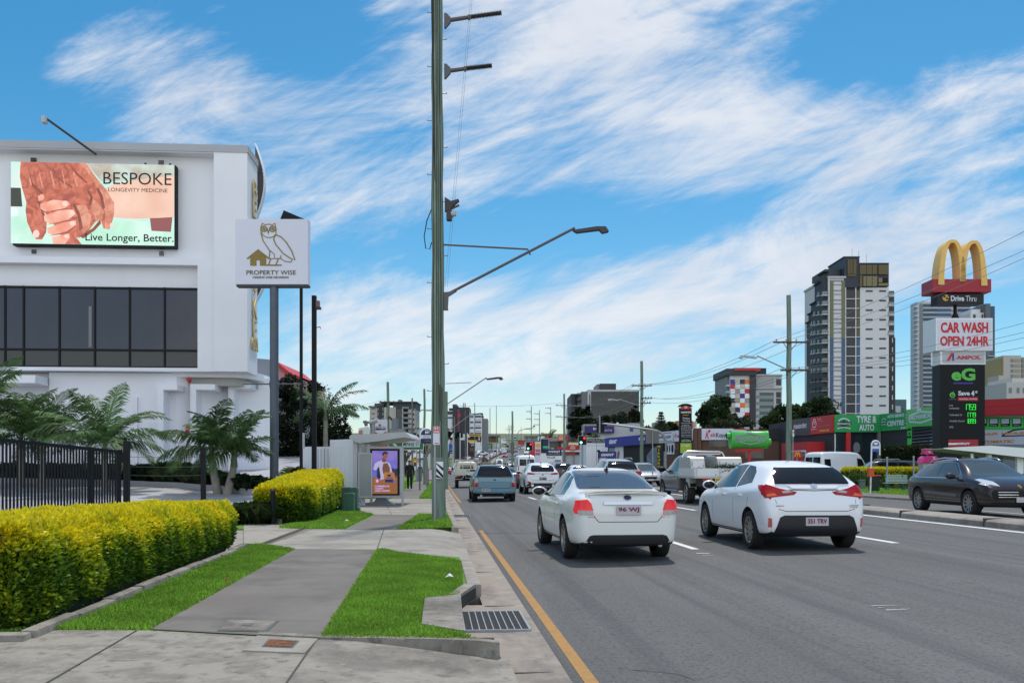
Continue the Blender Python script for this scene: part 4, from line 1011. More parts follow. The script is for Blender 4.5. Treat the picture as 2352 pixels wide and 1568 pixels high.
# black floodlight panel and black poles behind the owl sign
P_=flat(629,30);t=thing('solar_floodlight','tilted black panel on a black pole above the owl sign','floodlight',P_.loc(.5),P_.rz)
L_=P_.L;m=MB();m.prism([L_(629,502),L_(641,471),L_(695.5,494),L_(690,515),L_(640,520)],.6,.75,BLACK);m.build('panel',t)
m=MB();pxp=L_(680.5,HY)[0];m.cyl(pxp,.7,-.4,L_(680,505)[1],.055,BLACK,14);m.build('post',t,smooth=40)
m=MB();a,b=L_(683,1029),L_(686.2,974+0);m.box(a[0]+.03,b[0]+.05,.60,.66,a[1]-.0,L_(684,992)[1],LGREY);m.build('label_strip',t)
P_=flat(715,32);t=thing('camera_pole','tall black square pole with a small red-brown camera head','pole',P_.loc(.6),P_.rz);L_=P_.L
m=MB();a,b=L_(715.5,678),L_(725.5,1075);m.bbox(a[0],b[0],0,.16,-.4,a[1],BLACK,.01);m.build('post',t)
m=MB();a,b=L_(725.5,709),L_(733,690);m.bbox(a[0],b[0],-.02,.18,a[1]+.06,b[1],mat('camera_pink',(.22,.10,.12),.5),.02);m.bbox(a[0],b[0]+.06,-.06,.12,a[1]-.02,a[1]+.07,DGREY,.02);m.build('camera_head',t)
m=MB();a=L_(725,752);m.tube([(a[0],.05,a[1]),(a[0]+.16,.0,a[1]+.03),(a[0]+.17,0,a[1]-.05)],.015,DGREY,6);m.build('bracket',t)
# white walls and panels behind the shelter
P_=Plane(690,33.5,830,31);t=thing('white_wall','white rendered boundary wall with recessed panels behind the second hedge','wall',P_.loc(.1),P_.rz);L_=P_.L
m=MB()
for a,b,top in ((690,716.5,1026),(722,756,1026),(757.5,826,1010)):m.bbox(L_(a,HY)[0],L_(b,HY)[0],0,.25,-.2,L_(a,top)[1],RWHITE2,.01)
m.build('wall_panel',t)
m=MB()
for a in (730,737,745,753):m.box(L_(a,HY)[0],L_(a+1,HY)[0],-.004,.02,.2,L_(a,1031)[1],MGREY)
for a in (771,781,790):m.box(L_(a,HY)[0],L_(a+5,HY)[0],-.03,.02,.2,L_(a,1024)[1],RWHITE2)
m.build('pilaster',t)
# green service pillars
for i,(x0_,x1_,y0,y1,tt,lb) in enumerate(((787,812,1132,1181,26.2,'small dark green service pillar in front of the taller one'),(779,803,1118,1176,27.2,'pale green square service cabinet beside the hedge end'),(800,820,1119,1178,26.9,'taller dark green service pillar with a flared foot'))):
    P_=flat(x0_,tt);t=thing('service_pillar',lb,'service pillar',P_.loc(.13),P_.rz,'green service pillars');L_=P_.L
    b=L_(x1_,y0);g=[mat('pillar_green',(.045,.12,.085),.6),mat('pillar_pale',(.11,.15,.135),.6),mat('pillar_green')][i]
    m=MB();m.prism([(0,0),(b[0]+(.06 if i == 2 else 0),0),(b[0]+(.06 if i == 2 else 0),.10),(b[0],.16),(b[0],b[1]-.04),(b[0]-.02,b[1]),(.02,b[1]),(0,b[1]-.03)],0,.28,g);m.build('cabinet',t)
    m=MB();m.box(-.008,b[0]+.008,-.008,.288,b[1]-.075,b[1]-.055,mat('pillar_green'));m.build('lid',t)
# ---- bus shelter
PB=flat(811,30.8)
bs=thing('bus_shelter','grey bus shelter with lit advertising panel beside the footpath','bus shelter',PB.loc(.14),PB.rz);L_=PB.L
shm=mat('shelter_grey',(.40,.405,.43),.45,.1,var=.08,vscale=2)
m=MB();a,b=L_(811,1003),L_(821,1160);m.bbox(0,.15,0,.2,0,a[1],shm,.01);m.prism([(.0,-.02),(.42,-.02),(.2,.16),(.0,.2)],0,.2,shm);m.build('post',bs)
a=L_(921,1146);m=MB();m.bbox(a[0],a[0]+.08,.1,.18,0,.5,shm,.01);m.build('leg',bs)
z0=L_(811,1003)[1];zr_=L_(930,996)[1]
m=MB();m.prism([L_(804,1004),L_(808,999),L_(932,992),(L_(945,0)[0],L_(0,1003)[1]),(L_(946,0)[0],L_(0,1007)[1]),(L_(930,0)[0],L_(0,1004)[1]),(L_(880,0)[0],L_(0,1012)[1]),(L_(828,0)[0],L_(0,1018)[1]),(L_(820,0)[0],L_(0,1015)[1]),(L_(806,0)[0],L_(0,1008)[1])],-.2,3.4,shm);m.build('roof',bs)
m=MB();a,b=L_(841.5,1143),L_(925.5,1024);m.bbox(a[0],b[0],.12,.32,a[1],b[1],shm,.012);m.build('advert_frame',bs)
m=MB();c,d_=L_(849,1137),L_(917,1030);m.box(c[0],d_[0],.095,.13,c[1],d_[1],BLACK);m.build('advert_bezel',bs)
a,b=L_(854,1133.5),L_(912,1034.5)
def au(u):return a[0]+(b[0]-a[0])*u
def av(v_):return b[1]-(b[1]-a[1])*v_
m=MB();sky_=scr('advert_sky',(.09,.11,.55),(.24,.17,.52),1.6,.7,.5)
def ap(uvs,mt,lay):m.prism([(au(x),av(y)) for x,y in uvs],.09-.0025*lay,.096,mt)
def em_(n,c,e=.7):return mat(n,(0,0,0),.5,emit=e,ecol=c)
ap([(0,0),(1,0),(1,1),(0,1)],sky_,0)
ap([(.7,.45),(.78,.40),(.9,.43),(1,.40),(1,.62),(.7,.62)],em_('advert_trees',(.02,.03,.06)),1)
ap([(0,.60),(.3,.64),(1,.58),(1,1),(0,1)],em_('advert_orange',(.30,.115,.035)),1)
ap([(.04,.43),(.10,.30),(.22,.25),(.40,.22),(.55,.25),(.70,.29),(.76,.40),(.82,.56),(.74,.56),(.66,.44),(.62,.64),(.30,.68),(.27,.46),(.22,.40),(.14,.46)],em_('advert_shirt',(.46,.42,.66)),2)
ap([(.20,.42),(.27,.36),(.34,.62),(.28,.68),(.18,.60)],em_('advert_dark',(.02,.018,.05)),3)
ap([(.44,.30),(.60,.28),(.70,.40),(.70,.52),(.44,.54),(.40,.42)],em_('advert_brown',(.16,.07,.04)),3)
ap([(.39,.25),(.40,.17),(.54,.17),(.55,.25),(.50,.27),(.44,.27)],em_('advert_neck',(.17,.06,.05)),3)
ap([(.40,.09),(.44,.04),(.54,.025),(.61,.05),(.62,.12),(.58,.17),(.52,.2),(.45,.185),(.42,.15)],em_('advert_face',(.27,.10,.08)),4)
ap([(.39,.10),(.42,.04),(.52,.015),(.62,.04),(.62,.08),(.50,.07),(.44,.11)],em_('advert_hair',(.03,.012,.015)),5)
ap([(.48,.50),(.86,.50),(.90,.58),(.93,.73),(.46,.74),(.46,.56)],em_('advert_pack',(.42,.17,.04)),4)
for u0,u1,v0,v1,n,c in ((.60,.74,.55,.60,'advert_dark',None),(.56,.82,.615,.64,'advert_navy',(.04,.05,.25)),(.50,.84,.66,.735,'advert_deep',(.02,.02,.10)),(.82,.92,.68,.74,'advert_blue',(.10,.12,.60))):ap([(u0,v0),(u1,v0),(u1,v1),(u0,v1)],em_(n,c or (0,0,0)),5)
lav=em_('advert_lavender',(.52,.40,.85),.9)
for k in range(3):
    an=k*math.pi/3+.3;cx2,cy2=.20,.70;dx,dy=.09*math.cos(an),.062*math.sin(an)
    ap([(cx2-dx,cy2-dy),(cx2-.02*math.sin(an),cy2+.012*math.cos(an)),(cx2+dx,cy2+dy),(cx2+.02*math.sin(an),cy2-.012*math.cos(an))],lav,6)
m.build('advert_screen',bs)
for s_,v0,v1,u1 in (('COMEBACK',.842,.805,.70),('AGAIN.',.895,.858,.45),('AND AGAIN.',.948,.911,.71)):text(bs,s_,au(.10),av(v0),au(u1),av(v1),lav,y=.07,th=.004,bold=.02,shear=.25)
m=MB();c,d_=L_(823,1142),L_(855,1040)
for q in ((c[0],c[0]+.04,c[1],d_[1]),(d_[0]-.04,d_[0],c[1],d_[1]),(c[0]+.04,d_[0]-.04,c[1],c[1]+.04),(c[0]+.04,d_[0]-.04,d_[1]-.04,d_[1])):m.bbox(q[0],q[1],-.04,.02,q[2],q[3],LGREY,.005)
m.build('timetable_frame',bs)
bx('timetable_board',bs,c[0]+.04,d_[0]-.04,-.02,.0,c[1]+.04,d_[1]-.04,mat('frosted',(.27,.28,.29),.3,var=.1,vscale=2))
m=MB();m.box(.17,L_(850,HY)[0],3.0,3.05,.3,z0-.3,mat('shelter_dark',(.10,.105,.11),.5));m.bbox(.1,.2,3.0,3.1,0,z0-.3,shm,.01);m.build('rear_panel',bs)
m=MB();m.prism([(.35,0),(1.35,0),(1.1,.12),(1.0,.3),(.72,.3),(.6,.12)],.8,1.2,LGREY);m.bbox(.5,1.6,.6,1.3,.44,.49,LGREY,.01);m.build('bench',bs)
# ---------------------------------------------------------------- vehicles
def lathe_wheel(R_,wd,spokes,rimr=None,rimm=None):
    """wheel parts: tyre, rim (axis x, outer face at +x)"""
    rr=rimr or R_*.70;h=wd/2;rm=rimm or RIM
    ty=MB();ty.lathe([(rr,-h*.9),(R_*.93,-h),(R_*.985,-h*.8),(R_,-h*.5),(R_,h*.5),(R_*.985,h*.8),(R_*.93,h),(rr*1.02,h*.96),(rr,h*.8)],TYRE,32,'x')
    ri=MB();ri.lathe([(rr,h*.8),(rr*.97,h*.86),(rr*.93,h*.70),(rr*.90,h*.2),(rr*.5,h*.05),(0.001,h*.05)],mat('rim_dark',(.03,.03,.03),.6),32,'x')
    ri.lathe([(rr*1.0,h*.80),(rr*.985,h*.90),(rr*.92,h*.84),(rr*.90,h*.6)],rm,32,'x')
    for k in range(spokes):
        a=2*math.pi*k/spokes;M=Matrix.Rotation(a,4,'X')
        w0,w1=rr*.15,rr*.085
        vs=[(h*.62,-w0,rr*.12),(h*.62,w0,rr*.12),(h*.80,w1,rr*.93),(h*.80,-w1,rr*.93),(h*.3,-w0,rr*.12),(h*.3,w0,rr*.12),(h*.5,w1,rr*.93),(h*.5,-w1,rr*.93)]
        ri.add([M @ Vector(q) for q in vs],[(0,1,2,3),(0,4,5,1),(1,5,6,2),(2,6,7,3),(3,7,4,0)],rm)
    ri.lathe([(rr*.2,h*.5),(rr*.2,h*.72),(rr*.12,h*.8),(.001,h*.8)],rm,16,'x')
    return ty,ri
_wh={}
def wheel(parent,x,y,R_,wd,spokes=10,rimm=None):
    key=(R_,wd,spokes,rimm.name if rimm else '')
    if key not in _wh:
        ty,ri=lathe_wheel(R_,wd,spokes,None,rimm);a=ty.build('tyre',smooth=40);b=ri.build('rim',smooth=40)
        _wh[key]=(a.data,b.data);bpy.data.objects.remove(a);bpy.data.objects.remove(b)
    t,r=_wh[key]
    tw=bpy.data.objects.new('wheel',t);COL.objects.link(tw);tw.parent=parent;tw.location=(x,y,R_)
    if x < 0:tw.rotation_euler=(random.uniform(0,1),0,math.pi)
    rw=bpy.data.objects.new('rim',r);COL.objects.link(rw);rw.parent=tw
    return tw
def loft_body(st,crease=0.):
    """control cage from stations -> subdivided bmesh; each station (y, zb, zbelt, ztop, wb, wt)"""
    vs=[];fs=[];n=None
    for (y,zb,zl,zt,wb,wt) in st:
        cab=zt-zl > .16
        zm=zb+(zl-zb)*.55
        half=[(0,zb),(wb*.84,zb),(wb*.965,zb+.05),(wb*1.0,zm),(wb*.992,zl-.07),(wb*.955,zl)]
        if cab:half += [(wt+(wb-wt)*.10,zt-.115*min(1,(zt-zl)/.4)),(wt*.88,zt-.018),(wt*.45,zt),(0,zt+.006)]
        else:half += [(wb*.955*.96,zl+(zt-zl)*.55),(wt*.86,zt-.006),(wt*.45,zt),(0,zt+.004)]
        ring=half+[(-a,b) for a,b in half[-2:0:-1]]
        n=len(ring);vs += [(a,y,b) for a,b in ring]
    for j in range(len(st)-1):
        for i in range(n):fs.append((j*n+i,j*n+(i+1) % n,(j+1)*n+(i+1) % n,(j+1)*n+i))
    h=n//2
    for j,rev in ((0,1),(len(st)-1,0)):
        for i in range(h):
            a,b,c,d=i,i+1,(n-i-1) % n,(n-i) % n
            q=[j*n+k for k in ((a,b,c,d) if a != d else (a,b,c))]
            if b == c:q=[j*n+k for k in (a,b,d)]
            if len(set(q)) >= 3:fs.append(tuple(q[::-1] if rev else q))
    me=bpy.data.meshes.new('body');me.from_pydata(vs,[],fs)
    o=bpy.data.objects.new('body',me);COL.objects.link(o)
    m=o.modifiers.new('s','SUBSURF');m.levels=2;m.render_levels=2
    dg=bpy.context.evaluated_depsgraph_get();dg.update()
    me2=bpy.data.meshes.new_from_object(o.evaluated_get(dg),depsgraph=dg)
    bpy.data.objects.remove(o)
    bm=bmesh.new();bm.from_mesh(me2);bpy.data.meshes.remove(me2)
    bmesh.ops.recalc_face_normals(bm,faces=bm.faces);return bm
def cut_arches(bm,arches):
    """boolean wheel arches: (y, R, halfwidth_inner, halfwidth_outer)"""
    me=bpy.data.meshes.new('b');bm.to_mesh(me);o=bpy.data.objects.new('b',me);COL.objects.link(o);cs=[]
    for (y,zc,R_,wi,wo) in arches:
        for sg in (-1,1):
            c=MB();c.tube([(sg*wi,y,zc),(sg*wo,y,zc)],R_,BLACKM,36);co=c.build('c');cs.append(co)
            m=o.modifiers.new('x','BOOLEAN');m.object=co;m.operation='DIFFERENCE';m.solver='EXACT'
    dg=bpy.context.evaluated_depsgraph_get();dg.update()
    me2=bpy.data.meshes.new_from_object(o.evaluated_get(dg),depsgraph=dg)
    for c in cs:bpy.data.objects.remove(c)
    bpy.data.objects.remove(o);b2=bmesh.new();b2.from_mesh(me2);return b2
def project(bvh,poly,axis,side,off,cell=.07,skirt=.012):
    """a thin shell laid on the body: poly (a,z) seen along axis 'y' or 'x' from side +1/-1"""
    bm=bmesh.new();bm.faces.new([bm.verts.new((a,b,0)) for a,b in poly])
    for k in (0,1):
        lo=min(p[k] for p in poly);hi=max(p[k] for p in poly);c=lo+cell
        while c < hi-.01:
            co=[0,0,0];co[k]=c;no=[0,0,0];no[k]=1
            bmesh.ops.bisect_plane(bm,geom=bm.faces[:]+bm.edges[:]+bm.verts[:],plane_co=co,plane_no=no);c += cell
    bm.verts.index_update();P=[];Nn=[]
    for v in bm.verts:
        a,b=v.co.x,v.co.y
        og=Vector((a,side*9,b)) if axis == 'y' else Vector((side*9,a,b));d=Vector((0,-side,0)) if axis == 'y' else Vector((-side,0,0))
        loc,no,i,ds=bvh.ray_cast(og,d)
        if loc is None:
            tgt=Vector((a,side*2.1,b)) if axis == 'y' else Vector((side*.8,a,b));loc,no,i,ds=bvh.find_nearest(tgt)
        if loc is not None and axis == 'x' and loc.x*side < .5:loc,no,i,ds=bvh.find_nearest(Vector((side*.8,a,b)))
        if no.dot(d) > 0:no=-no
        P.append(loc+no*off);Nn.append(no)
    faces=[[v.index for v in f.verts] for f in bm.faces]
    bed=[(e.verts[0].index,e.verts[1].index) for e in bm.edges if len(e.link_faces) == 1];bm.free()
    vs=list(P);mp={}
    for a,b in bed:
        for i in (a,b):
            if i not in mp:mp[i]=len(vs);vs.append(P[i]-Nn[i]*(off+skirt))
    fs=[tuple(f) for f in faces]+[(a,b,mp[b],mp[a]) for a,b in bed]
    return vs,fs
def mirror(poly):return [(-a,b) for a,b in poly[::-1]]
def offpoly(p0,p1,w_):
    d=Vector((p1[0]-p0[0],p1[1]-p0[1])).normalized();n=Vector((-d.y,d.x))*w_/2
    return [(p0[0]+n.x,p0[1]+n.y),(p0[0]-n.x,p0[1]-n.y),(p1[0]-n.x,p1[1]-n.y),(p1[0]+n.x,p1[1]+n.y)]
class Car:
    def __init__(s,name,label,cat,st,pm,loc,rz=0.,wheels=None,group=None,R_=.32,tw=.205,spokes=10,rimm=None,track=None,arch=.055,trim_low=None):
        s.t=thing(name,label,cat,loc,rz,group);s.st=st
        bm=loft_body(st);s.bvh=BVHTree.FromBMesh(bm);s.pm=pm;s.w=max(q[4] for q in st)
        s.body=MB()
        if wheels:
            b2=cut_arches(bm,[(y,R_+.01,R_+arch,s.w-.34,s.w+.3) for y in wheels]);bm.free();bm=b2
        bm.verts.index_update();vs=[v.co[:] for v in bm.verts]
        pf=[];bf=[]
        for f in bm.faces:
            idx=[v.index for v in f.verts];dark=False
            if wheels:
                for y in wheels:
                    if all((v.co.y-y)**2+(v.co.z-R_-.01)**2 < (R_+arch+.006)**2 for v in f.verts):dark=True
            c=f.calc_center_median()
            if f.normal.z <-.55 and c.z < .42:dark=True
            (bf if dark else pf).append(idx)
        o=len(s.body.v);s.body.add(vs,pf,pm);i=s.body.mi(BLACKM)
        for f in bf:s.body.f.append(f);s.body.m.append(i)
        bm.free()
        if wheels:
            tr=track or s.w-tw/2-.015
            for y in wheels:
                for sg in (-1,1):wheel(s.t,sg*tr,y,R_,tw,spokes,rimm)
        s.sub={}
    def patch(s,name,poly,axis,side,m,off=.005,parent=None,cell=.07,both=False,join=False):
        r=None
        for k in ((0,1) if both else (0,)):
            pl,sd=poly,side
            if k:pl,sd=(mirror(poly),side) if axis == 'y' else (poly,-side)
            vs,fs=project(s.bvh,pl,axis,sd,off,cell)
            if join:s.body.add(vs,fs,m)
            else:
                q=MB();q.add(vs,fs,m);r=q.build(name,parent or s.t,smooth=40)
        return r
    def seam(s,pts,axis,side,w_=.009,both=False,m=None):
        for a,b in zip(pts[:-1],pts[1:]):s.patch('seam',offpoly(a,b,w_),axis,side,m or BLACKM,.0012,both=both,join=True,cell=.12)
    def plate(s,cx,z,y,side,txt,m,tm,w_=.372,h=.134):
        o=MB();o.bbox(-w_/2,w_/2,0,.012,-h/2,h/2,m,.004);q=o.build('number_plate',s.t);q.location=(cx,y,z)
        if side > 0:q.rotation_euler=(0,0,math.pi)
        if txt:text(q,txt,-w_*.42,-h*.22,w_*.42,h*.34,tm,y=-.002,th=.004,bold=.02)
        return q
    def mirror_part(s,x,y,z,m1,m2=None,sc=1.,both=True):
        for sg in (-1,1) if both else (-1,):
            q=MB();bm=bmesh.new();bmesh.ops.create_uvsphere(bm,u_segments=14,v_segments=8,radius=1)
            bmesh.ops.transform(bm,matrix=Matrix.Translation((sg*(x+.10*sc),y,z)) @ Matrix.Diagonal((.13*sc,.075*sc,.085*sc,1)),verts=bm.verts);q.bm(bm,m1)
            q.tube([(sg*(x-.06),y+.06,z-.05),(sg*(x+.05),y+.01,z-.03)],.028,m2 or TRIM,8)
            bm=bmesh.new();bmesh.ops.create_uvsphere(bm,u_segments=12,v_segments=6,radius=1)
            bmesh.ops.transform(bm,matrix=Matrix.Translation((sg*(x+.105*sc),y-.04*sc,z)) @ Matrix.Diagonal((.108*sc,.05*sc,.068*sc,1)),verts=bm.verts);q.bm(bm,CARG if m1 is not TRIM else BLACK)
            q.build('wing_mirror',s.t,smooth=50)
    def done(s):s.body.build('body',s.t,smooth=38);return s.t
def carloc(x,y):return (x+sh(y),y,gz(x+sh(y),y)+.002)
# ---- nearest: white sedan
st=[(-2.27,.36,.72,.76,.60,.50),(-2.255,.30,.84,.90,.69,.58),(-2.20,.25,.93,1.02,.775,.66),(-2.10,.235,.955,1.085,.815,.69),(-1.95,.23,.96,1.085,.838,.68),(-1.62,.21,.96,1.095,.862,.665),
      (-1.42,.205,.955,1.17,.868,.63),(-.80,.20,.945,1.405,.872,.575),(-.30,.20,.935,1.462,.872,.575),(.15,.20,.925,1.460,.872,.57),(.45,.20,.915,1.41,.870,.575),(.95,.20,.905,1.18,.866,.65),(1.22,.20,.895,1.02,.862,.70),(1.45,.21,.87,.965,.858,.72),(1.85,.22,.80,.89,.83,.70),(2.12,.22,.70,.78,.76,.6),(2.25,.26,.60,.64,.62,.5),(2.28,.34,.52,.55,.5,.4)]
st=[(a,b,c_-.02,d*.968,e*.965,g_*.965) for a,b,c_,d,e,g_ in st]
c=Car('white_sedan','white four door sedan with lit brake lamps braking in the lane nearest the kerb','car',st,PW,carloc(2.80,15.25),R(1.2),(-1.32,1.325),R_=.318,tw=.205)
c.patch('rear_window',[(-.58,1.085),(.58,1.085),(.60,1.105),(.52,1.335),(.48,1.355),(-.48,1.355),(-.52,1.335),(-.60,1.105)],'y',-1,mat('rear_glass_sky',(.06,.06,.065),.05,spec=.8,coat=.4),.016,cell=.03)
W1=[(-1.02,.985),(-.60,.97),(-.60,1.295),(-.78,1.26),(-.98,1.11)];W2=[(-.54,.97),(.92,.94),(.42,1.295),(.10,1.33),(-.30,1.33),(-.54,1.305)]
c.patch('side_window',W1,'x',-1,CARG,.003,both=True);c.patch('side_window',W2,'x',-1,CARG,.003,both=True)
c.patch('windscreen',[(-.60,1.02),(.60,1.02),(.50,1.35),(-.50,1.35)],'y',1,CARG,.003)
c.patch('tail_light',[(.525,.72),(.77,.735),(.785,.78),(.755,.925),(.60,.94),(.55,.88)],'y',-1,TAILB,.012,both=True,cell=.05)
for sd in (-1,1):c.patch('tail_light',[(-2.22,.745),(-2.12,.77),(-2.09,.80),(-2.12,.91),(-2.19,.90)],'x',sd,TAILB,.011)
c.patch('reverse_light',[(.53,.715),(.73,.725),(.735,.785),(.54,.785)],'y',-1,TAILW,.016,both=True,cell=.05)
c.patch('rear_valance',[(-.60,.22),(.60,.22),(.66,.28),(.58,.41),(.52,.425),(-.52,.425),(-.58,.41),(-.66,.28)],'y',-1,TRIM,.008)
c.patch('chrome_strip',[(-.37,.865),(.37,.865),(.36,.91),(-.36,.91)],'y',-1,CHROME,.022)
c.patch('brake_light',[(-.07,1.10),(.07,1.10),(.07,1.12),(-.07,1.12)],'y',-1,TAILB,.008)
c.patch('emblem',[(.065*math.cos(i*.524),0.965+.035*math.sin(i*.524)) for i in range(12)],'y',-1,CHROME,.012);c.patch('emblem',[(.055*math.cos(i*.524),0.965+.028*math.sin(i*.524)) for i in range(12)],'y',-1,NAVY,.016)
c.seam([(-.57,1.0),(-.55,.86),(-.50,.68),(-.44,.615),(.44,.615),(.50,.68),(.55,.86),(.57,1.0)],'y',-1,.010)
c.seam([(.50,.685),(.72,.685),(.80,.70)],'y',-1,.006,both=False);c.seam([(-.80,.70),(-.72,.685),(-.5,.685)],'y',-1,.006)
c.seam([(-1.18,.98),(-1.22,.78),(-1.02,.42),(-.98,.32)],'x',-1,both=True);c.seam([(-.57,.98),(-.56,.6),(-.52,.30)],'x',-1,both=True);c.seam([(.62,.95),(.66,.6),(.62,.30)],'x',-1,both=True);c.seam([(-1.0,.29),(.9,.29)],'x',-1,.014,both=True)
c.seam([(-1.06,.965),(-.57,.95),(.98,.92)],'x',-1,.016,both=True,m=CHROME)
for y in (-.98,-.12):
    for sg in (-1,1):q=MB();q.bbox(sg*.862-.02,sg*.862+.02,y,y+.20,.835,.865,PW,.01);q.build('door_handle',c.t,smooth=40)
q=MB();q.bm((lambda b:(bmesh.ops.create_cube(b,size=1),bmesh.ops.subdivide_edges(b,edges=b.edges[:],cuts=6),b)[2])(bmesh.new()),PW)
q.v=[((x*1.24),-2.13+.20*(y)+.15*(abs(x)*2)**2.2*.6,1.035+.04*z-.035*(abs(x)*2)**3-.03*(y-.2)) for x,y,z in q.v];q.build('spoiler',c.t,smooth=50)
c.mirror_part(.83,.62,1.00,PW,TRIM,1.)
q=MB();q.tube([(0,-.72,1.38),(0,-.80,1.44)],[.02,.008],BLACK,8);q.box(-.025,.025,-.78,-.64,1.375,1.40,BLACK);q.build('aerial',c.t)
q=MB();q.tube([(.5,-2.2,.27),(.5,-1.7,.27)],.035,STEEL,12);q.build('exhaust',c.t)
c.plate(0,.785,-2.292,-1,'96 WJ',PLATE,MAROON);c.done()
# ---- white hatchback
st=[(-2.13,.42,.62,.66,.62,.5),(-2.125,.34,.70,.76,.72,.62),(-2.06,.26,.82,.90,.80,.70),(-1.96,.24,.955,1.07,.84,.66),(-1.86,.23,1.03,1.15,.855,.645),(-1.62,.22,1.03,1.34,.868,.61),(-1.44,.21,1.02,1.415,.874,.595),(-.95,.20,1.00,1.462,.880,.59),(-.35,.20,.975,1.478,.88,.585),(.10,.20,.955,1.462,.88,.58),(.45,.20,.94,1.385,.878,.59),(.95,.20,.92,1.16,.872,.66),(1.25,.20,.90,1.005,.866,.71),(1.50,.21,.86,.945,.856,.71),(1.85,.22,.77,.85,.82,.68),(2.05,.22,.66,.72,.74,.55),(2.13,.26,.56,.60,.6,.45)]
c=Car('white_hatchback','white five door hatchback with dark rear valance moving in the middle lane','car',st,PWB,carloc(6.12,15.9),R(-1.2),(-1.36,1.24),R_=.318,tw=.205,spokes=10)
c.patch('rear_window',[(-.61,1.085),(.61,1.085),(.575,1.24),(.50,1.335),(-.50,1.335),(-.575,1.24)],'y',-1,CARG,.024,cell=.03)
W1=[(-1.30,1.10),(-.62,1.02),(-.62,1.395),(-.95,1.37),(-1.16,1.28)];W2=[(-.56,1.015),(.96,.965),(.42,1.33),(.08,1.39),(-.3,1.405),(-.56,1.40)]
c.patch('side_window',W1,'x',-1,CARG,.003,both=True);c.patch('side_window',W2,'x',-1,CARG,.003,both=True)
c.patch('windscreen',[(-.62,1.02),(.62,1.02),(.54,1.40),(-.54,1.40)],'y',1,CARG,.003)
TL=[(.29,.955),(.34,.915),(.60,.885),(.80,.86),(.83,.93),(.80,1.03),(.745,1.075),(.56,1.01)]
c.patch('tail_light',TL,'y',-1,TAIL,.012,both=True,cell=.05)
for sd in (-1,1):c.patch('tail_light',[(-2.06,.84),(-1.90,.95),(-1.68,1.06),(-1.86,1.065),(-2.0,1.0)],'x',sd,TAIL,.011)
c.patch('reverse_light',[(.36,.945),(.52,.93),(.54,.96),(.44,.985)],'y',-1,TAILW,.017,both=True,cell=.05);c.patch('indicator_light',[(.62,.895),(.77,.88),(.77,.92),(.66,.935)],'y',-1,AMB,.0165,both=True,cell=.05)
c.patch('rear_valance',[(-.64,.26),(.64,.26),(.68,.33),(.60,.555),(.53,.59),(-.53,.59),(-.60,.555),(-.68,.33)],'y',-1,TRIM,.008)
c.patch('reflector',[(.72,.40),(.77,.40),(.77,.55),(.725,.54)],'y',-1,mat('reflector_pink',(.5,.12,.11),.3),.007,both=True)
c.patch('chrome_strip',[(-.36,1.00),(.36,1.00),(.42,1.05),(-.42,1.05)],'y',-1,PWB,.03);c.seam([(-.40,.992),(0,.978),(.40,.992)],'y',-1,.012)
c.patch('emblem',[(.055*math.cos(i*.524),1.035+.036*math.sin(i*.524)) for i in range(12)],'y',-1,CHROME,.036)
c.seam([(-.62,.69),(-.5,.655),(.5,.655),(.62,.69)],'y',-1,.010);c.seam([(-.66,.84),(-.62,.66)],'y',-1,.007);c.seam([(.66,.84),(.62,.66)],'y',-1,.007)
c.seam([(-1.33,1.06),(-1.36,.85),(-1.12,.45),(-1.0,.31)],'x',-1,both=True);c.seam([(-.59,1.0),(-.57,.6),(-.53,.30)],'x',-1,both=True);c.seam([(.66,.95),(.69,.6),(.64,.30)],'x',-1,both=True);c.seam([(-.98,.285),(.86,.285)],'x',-1,.014,both=True)
for y in (-1.05,-.15):
    for sg in (-1,1):q=MB();q.bbox(sg*.868-.02,sg*.868+.02,y,y+.20,.86,.89,PWB,.01);q.build('door_handle',c.t,smooth=40)
for sx_,z_,w0 in ((-.66,.74,.12),(.54,.745,.15),(.54,.715,.13)):q=MB();q.bbox(sx_,sx_+w0,-2.135,-2.08,z_,z_+.014,CHROME,.004);q.build('badge',c.t)
c.mirror_part(.85,.62,1.03,PWB,TRIM,1.);c.plate(0,.49,-2.148,-1,'351 TRV',PLATE,MAROON);c.done()
# ---- dark plum SUV coming the other way
st=[(-2.33,.45,.78,.82,.68,.55),(-2.32,.36,.86,.95,.78,.66),(-2.22,.28,.98,1.08,.86,.68),(-2.02,.26,1.05,1.20,.90,.66),(-1.70,.25,1.06,1.42,.925,.625),(-1.30,.24,1.06,1.545,.94,.605),(-.70,.24,1.05,1.600,.945,.61),(-.10,.24,1.04,1.612,.945,.61),(.35,.24,1.03,1.575,.94,.61),(.80,.24,1.03,1.36,.935,.66),(1.12,.24,1.03,1.15,.93,.72),(1.40,.25,1.00,1.085,.925,.74),(1.85,.26,.92,1.00,.90,.70),(2.15,.26,.80,.87,.84,.62),(2.30,.30,.70,.74,.72,.5),(2.34,.40,.60,.64,.6,.4)]
st=[(a,b,c_*.95,d*.965,e,g_) for a,b,c_,d,e,g_ in st]
c=Car('plum_suv','dark plum sports wagon with roof rails driving towards the camera beyond the median','car',st,PPLUM,carloc(15.05,23.8),math.pi-R(4),(-1.42,1.39),R_=.345,tw=.25,spokes=10)
c.patch('windscreen',[(-.66,1.066),(.66,1.066),(.60,1.226),(.53,1.438),(-.53,1.438),(-.60,1.226)],'y',1,CARGL,.003)
c.patch('side_window',[(-1.62,1.056),(-.38,1.037),(-.38,1.424),(-.85,1.414),(-1.3,1.282)],'x',-1,CARGL,.003,both=True);c.patch('side_window',[(-.33,1.037),(.86,1.033),(.62,1.188),(.28,1.377),(.0,1.424),(-.33,1.426)],'x',-1,CARGL,.003,both=True)
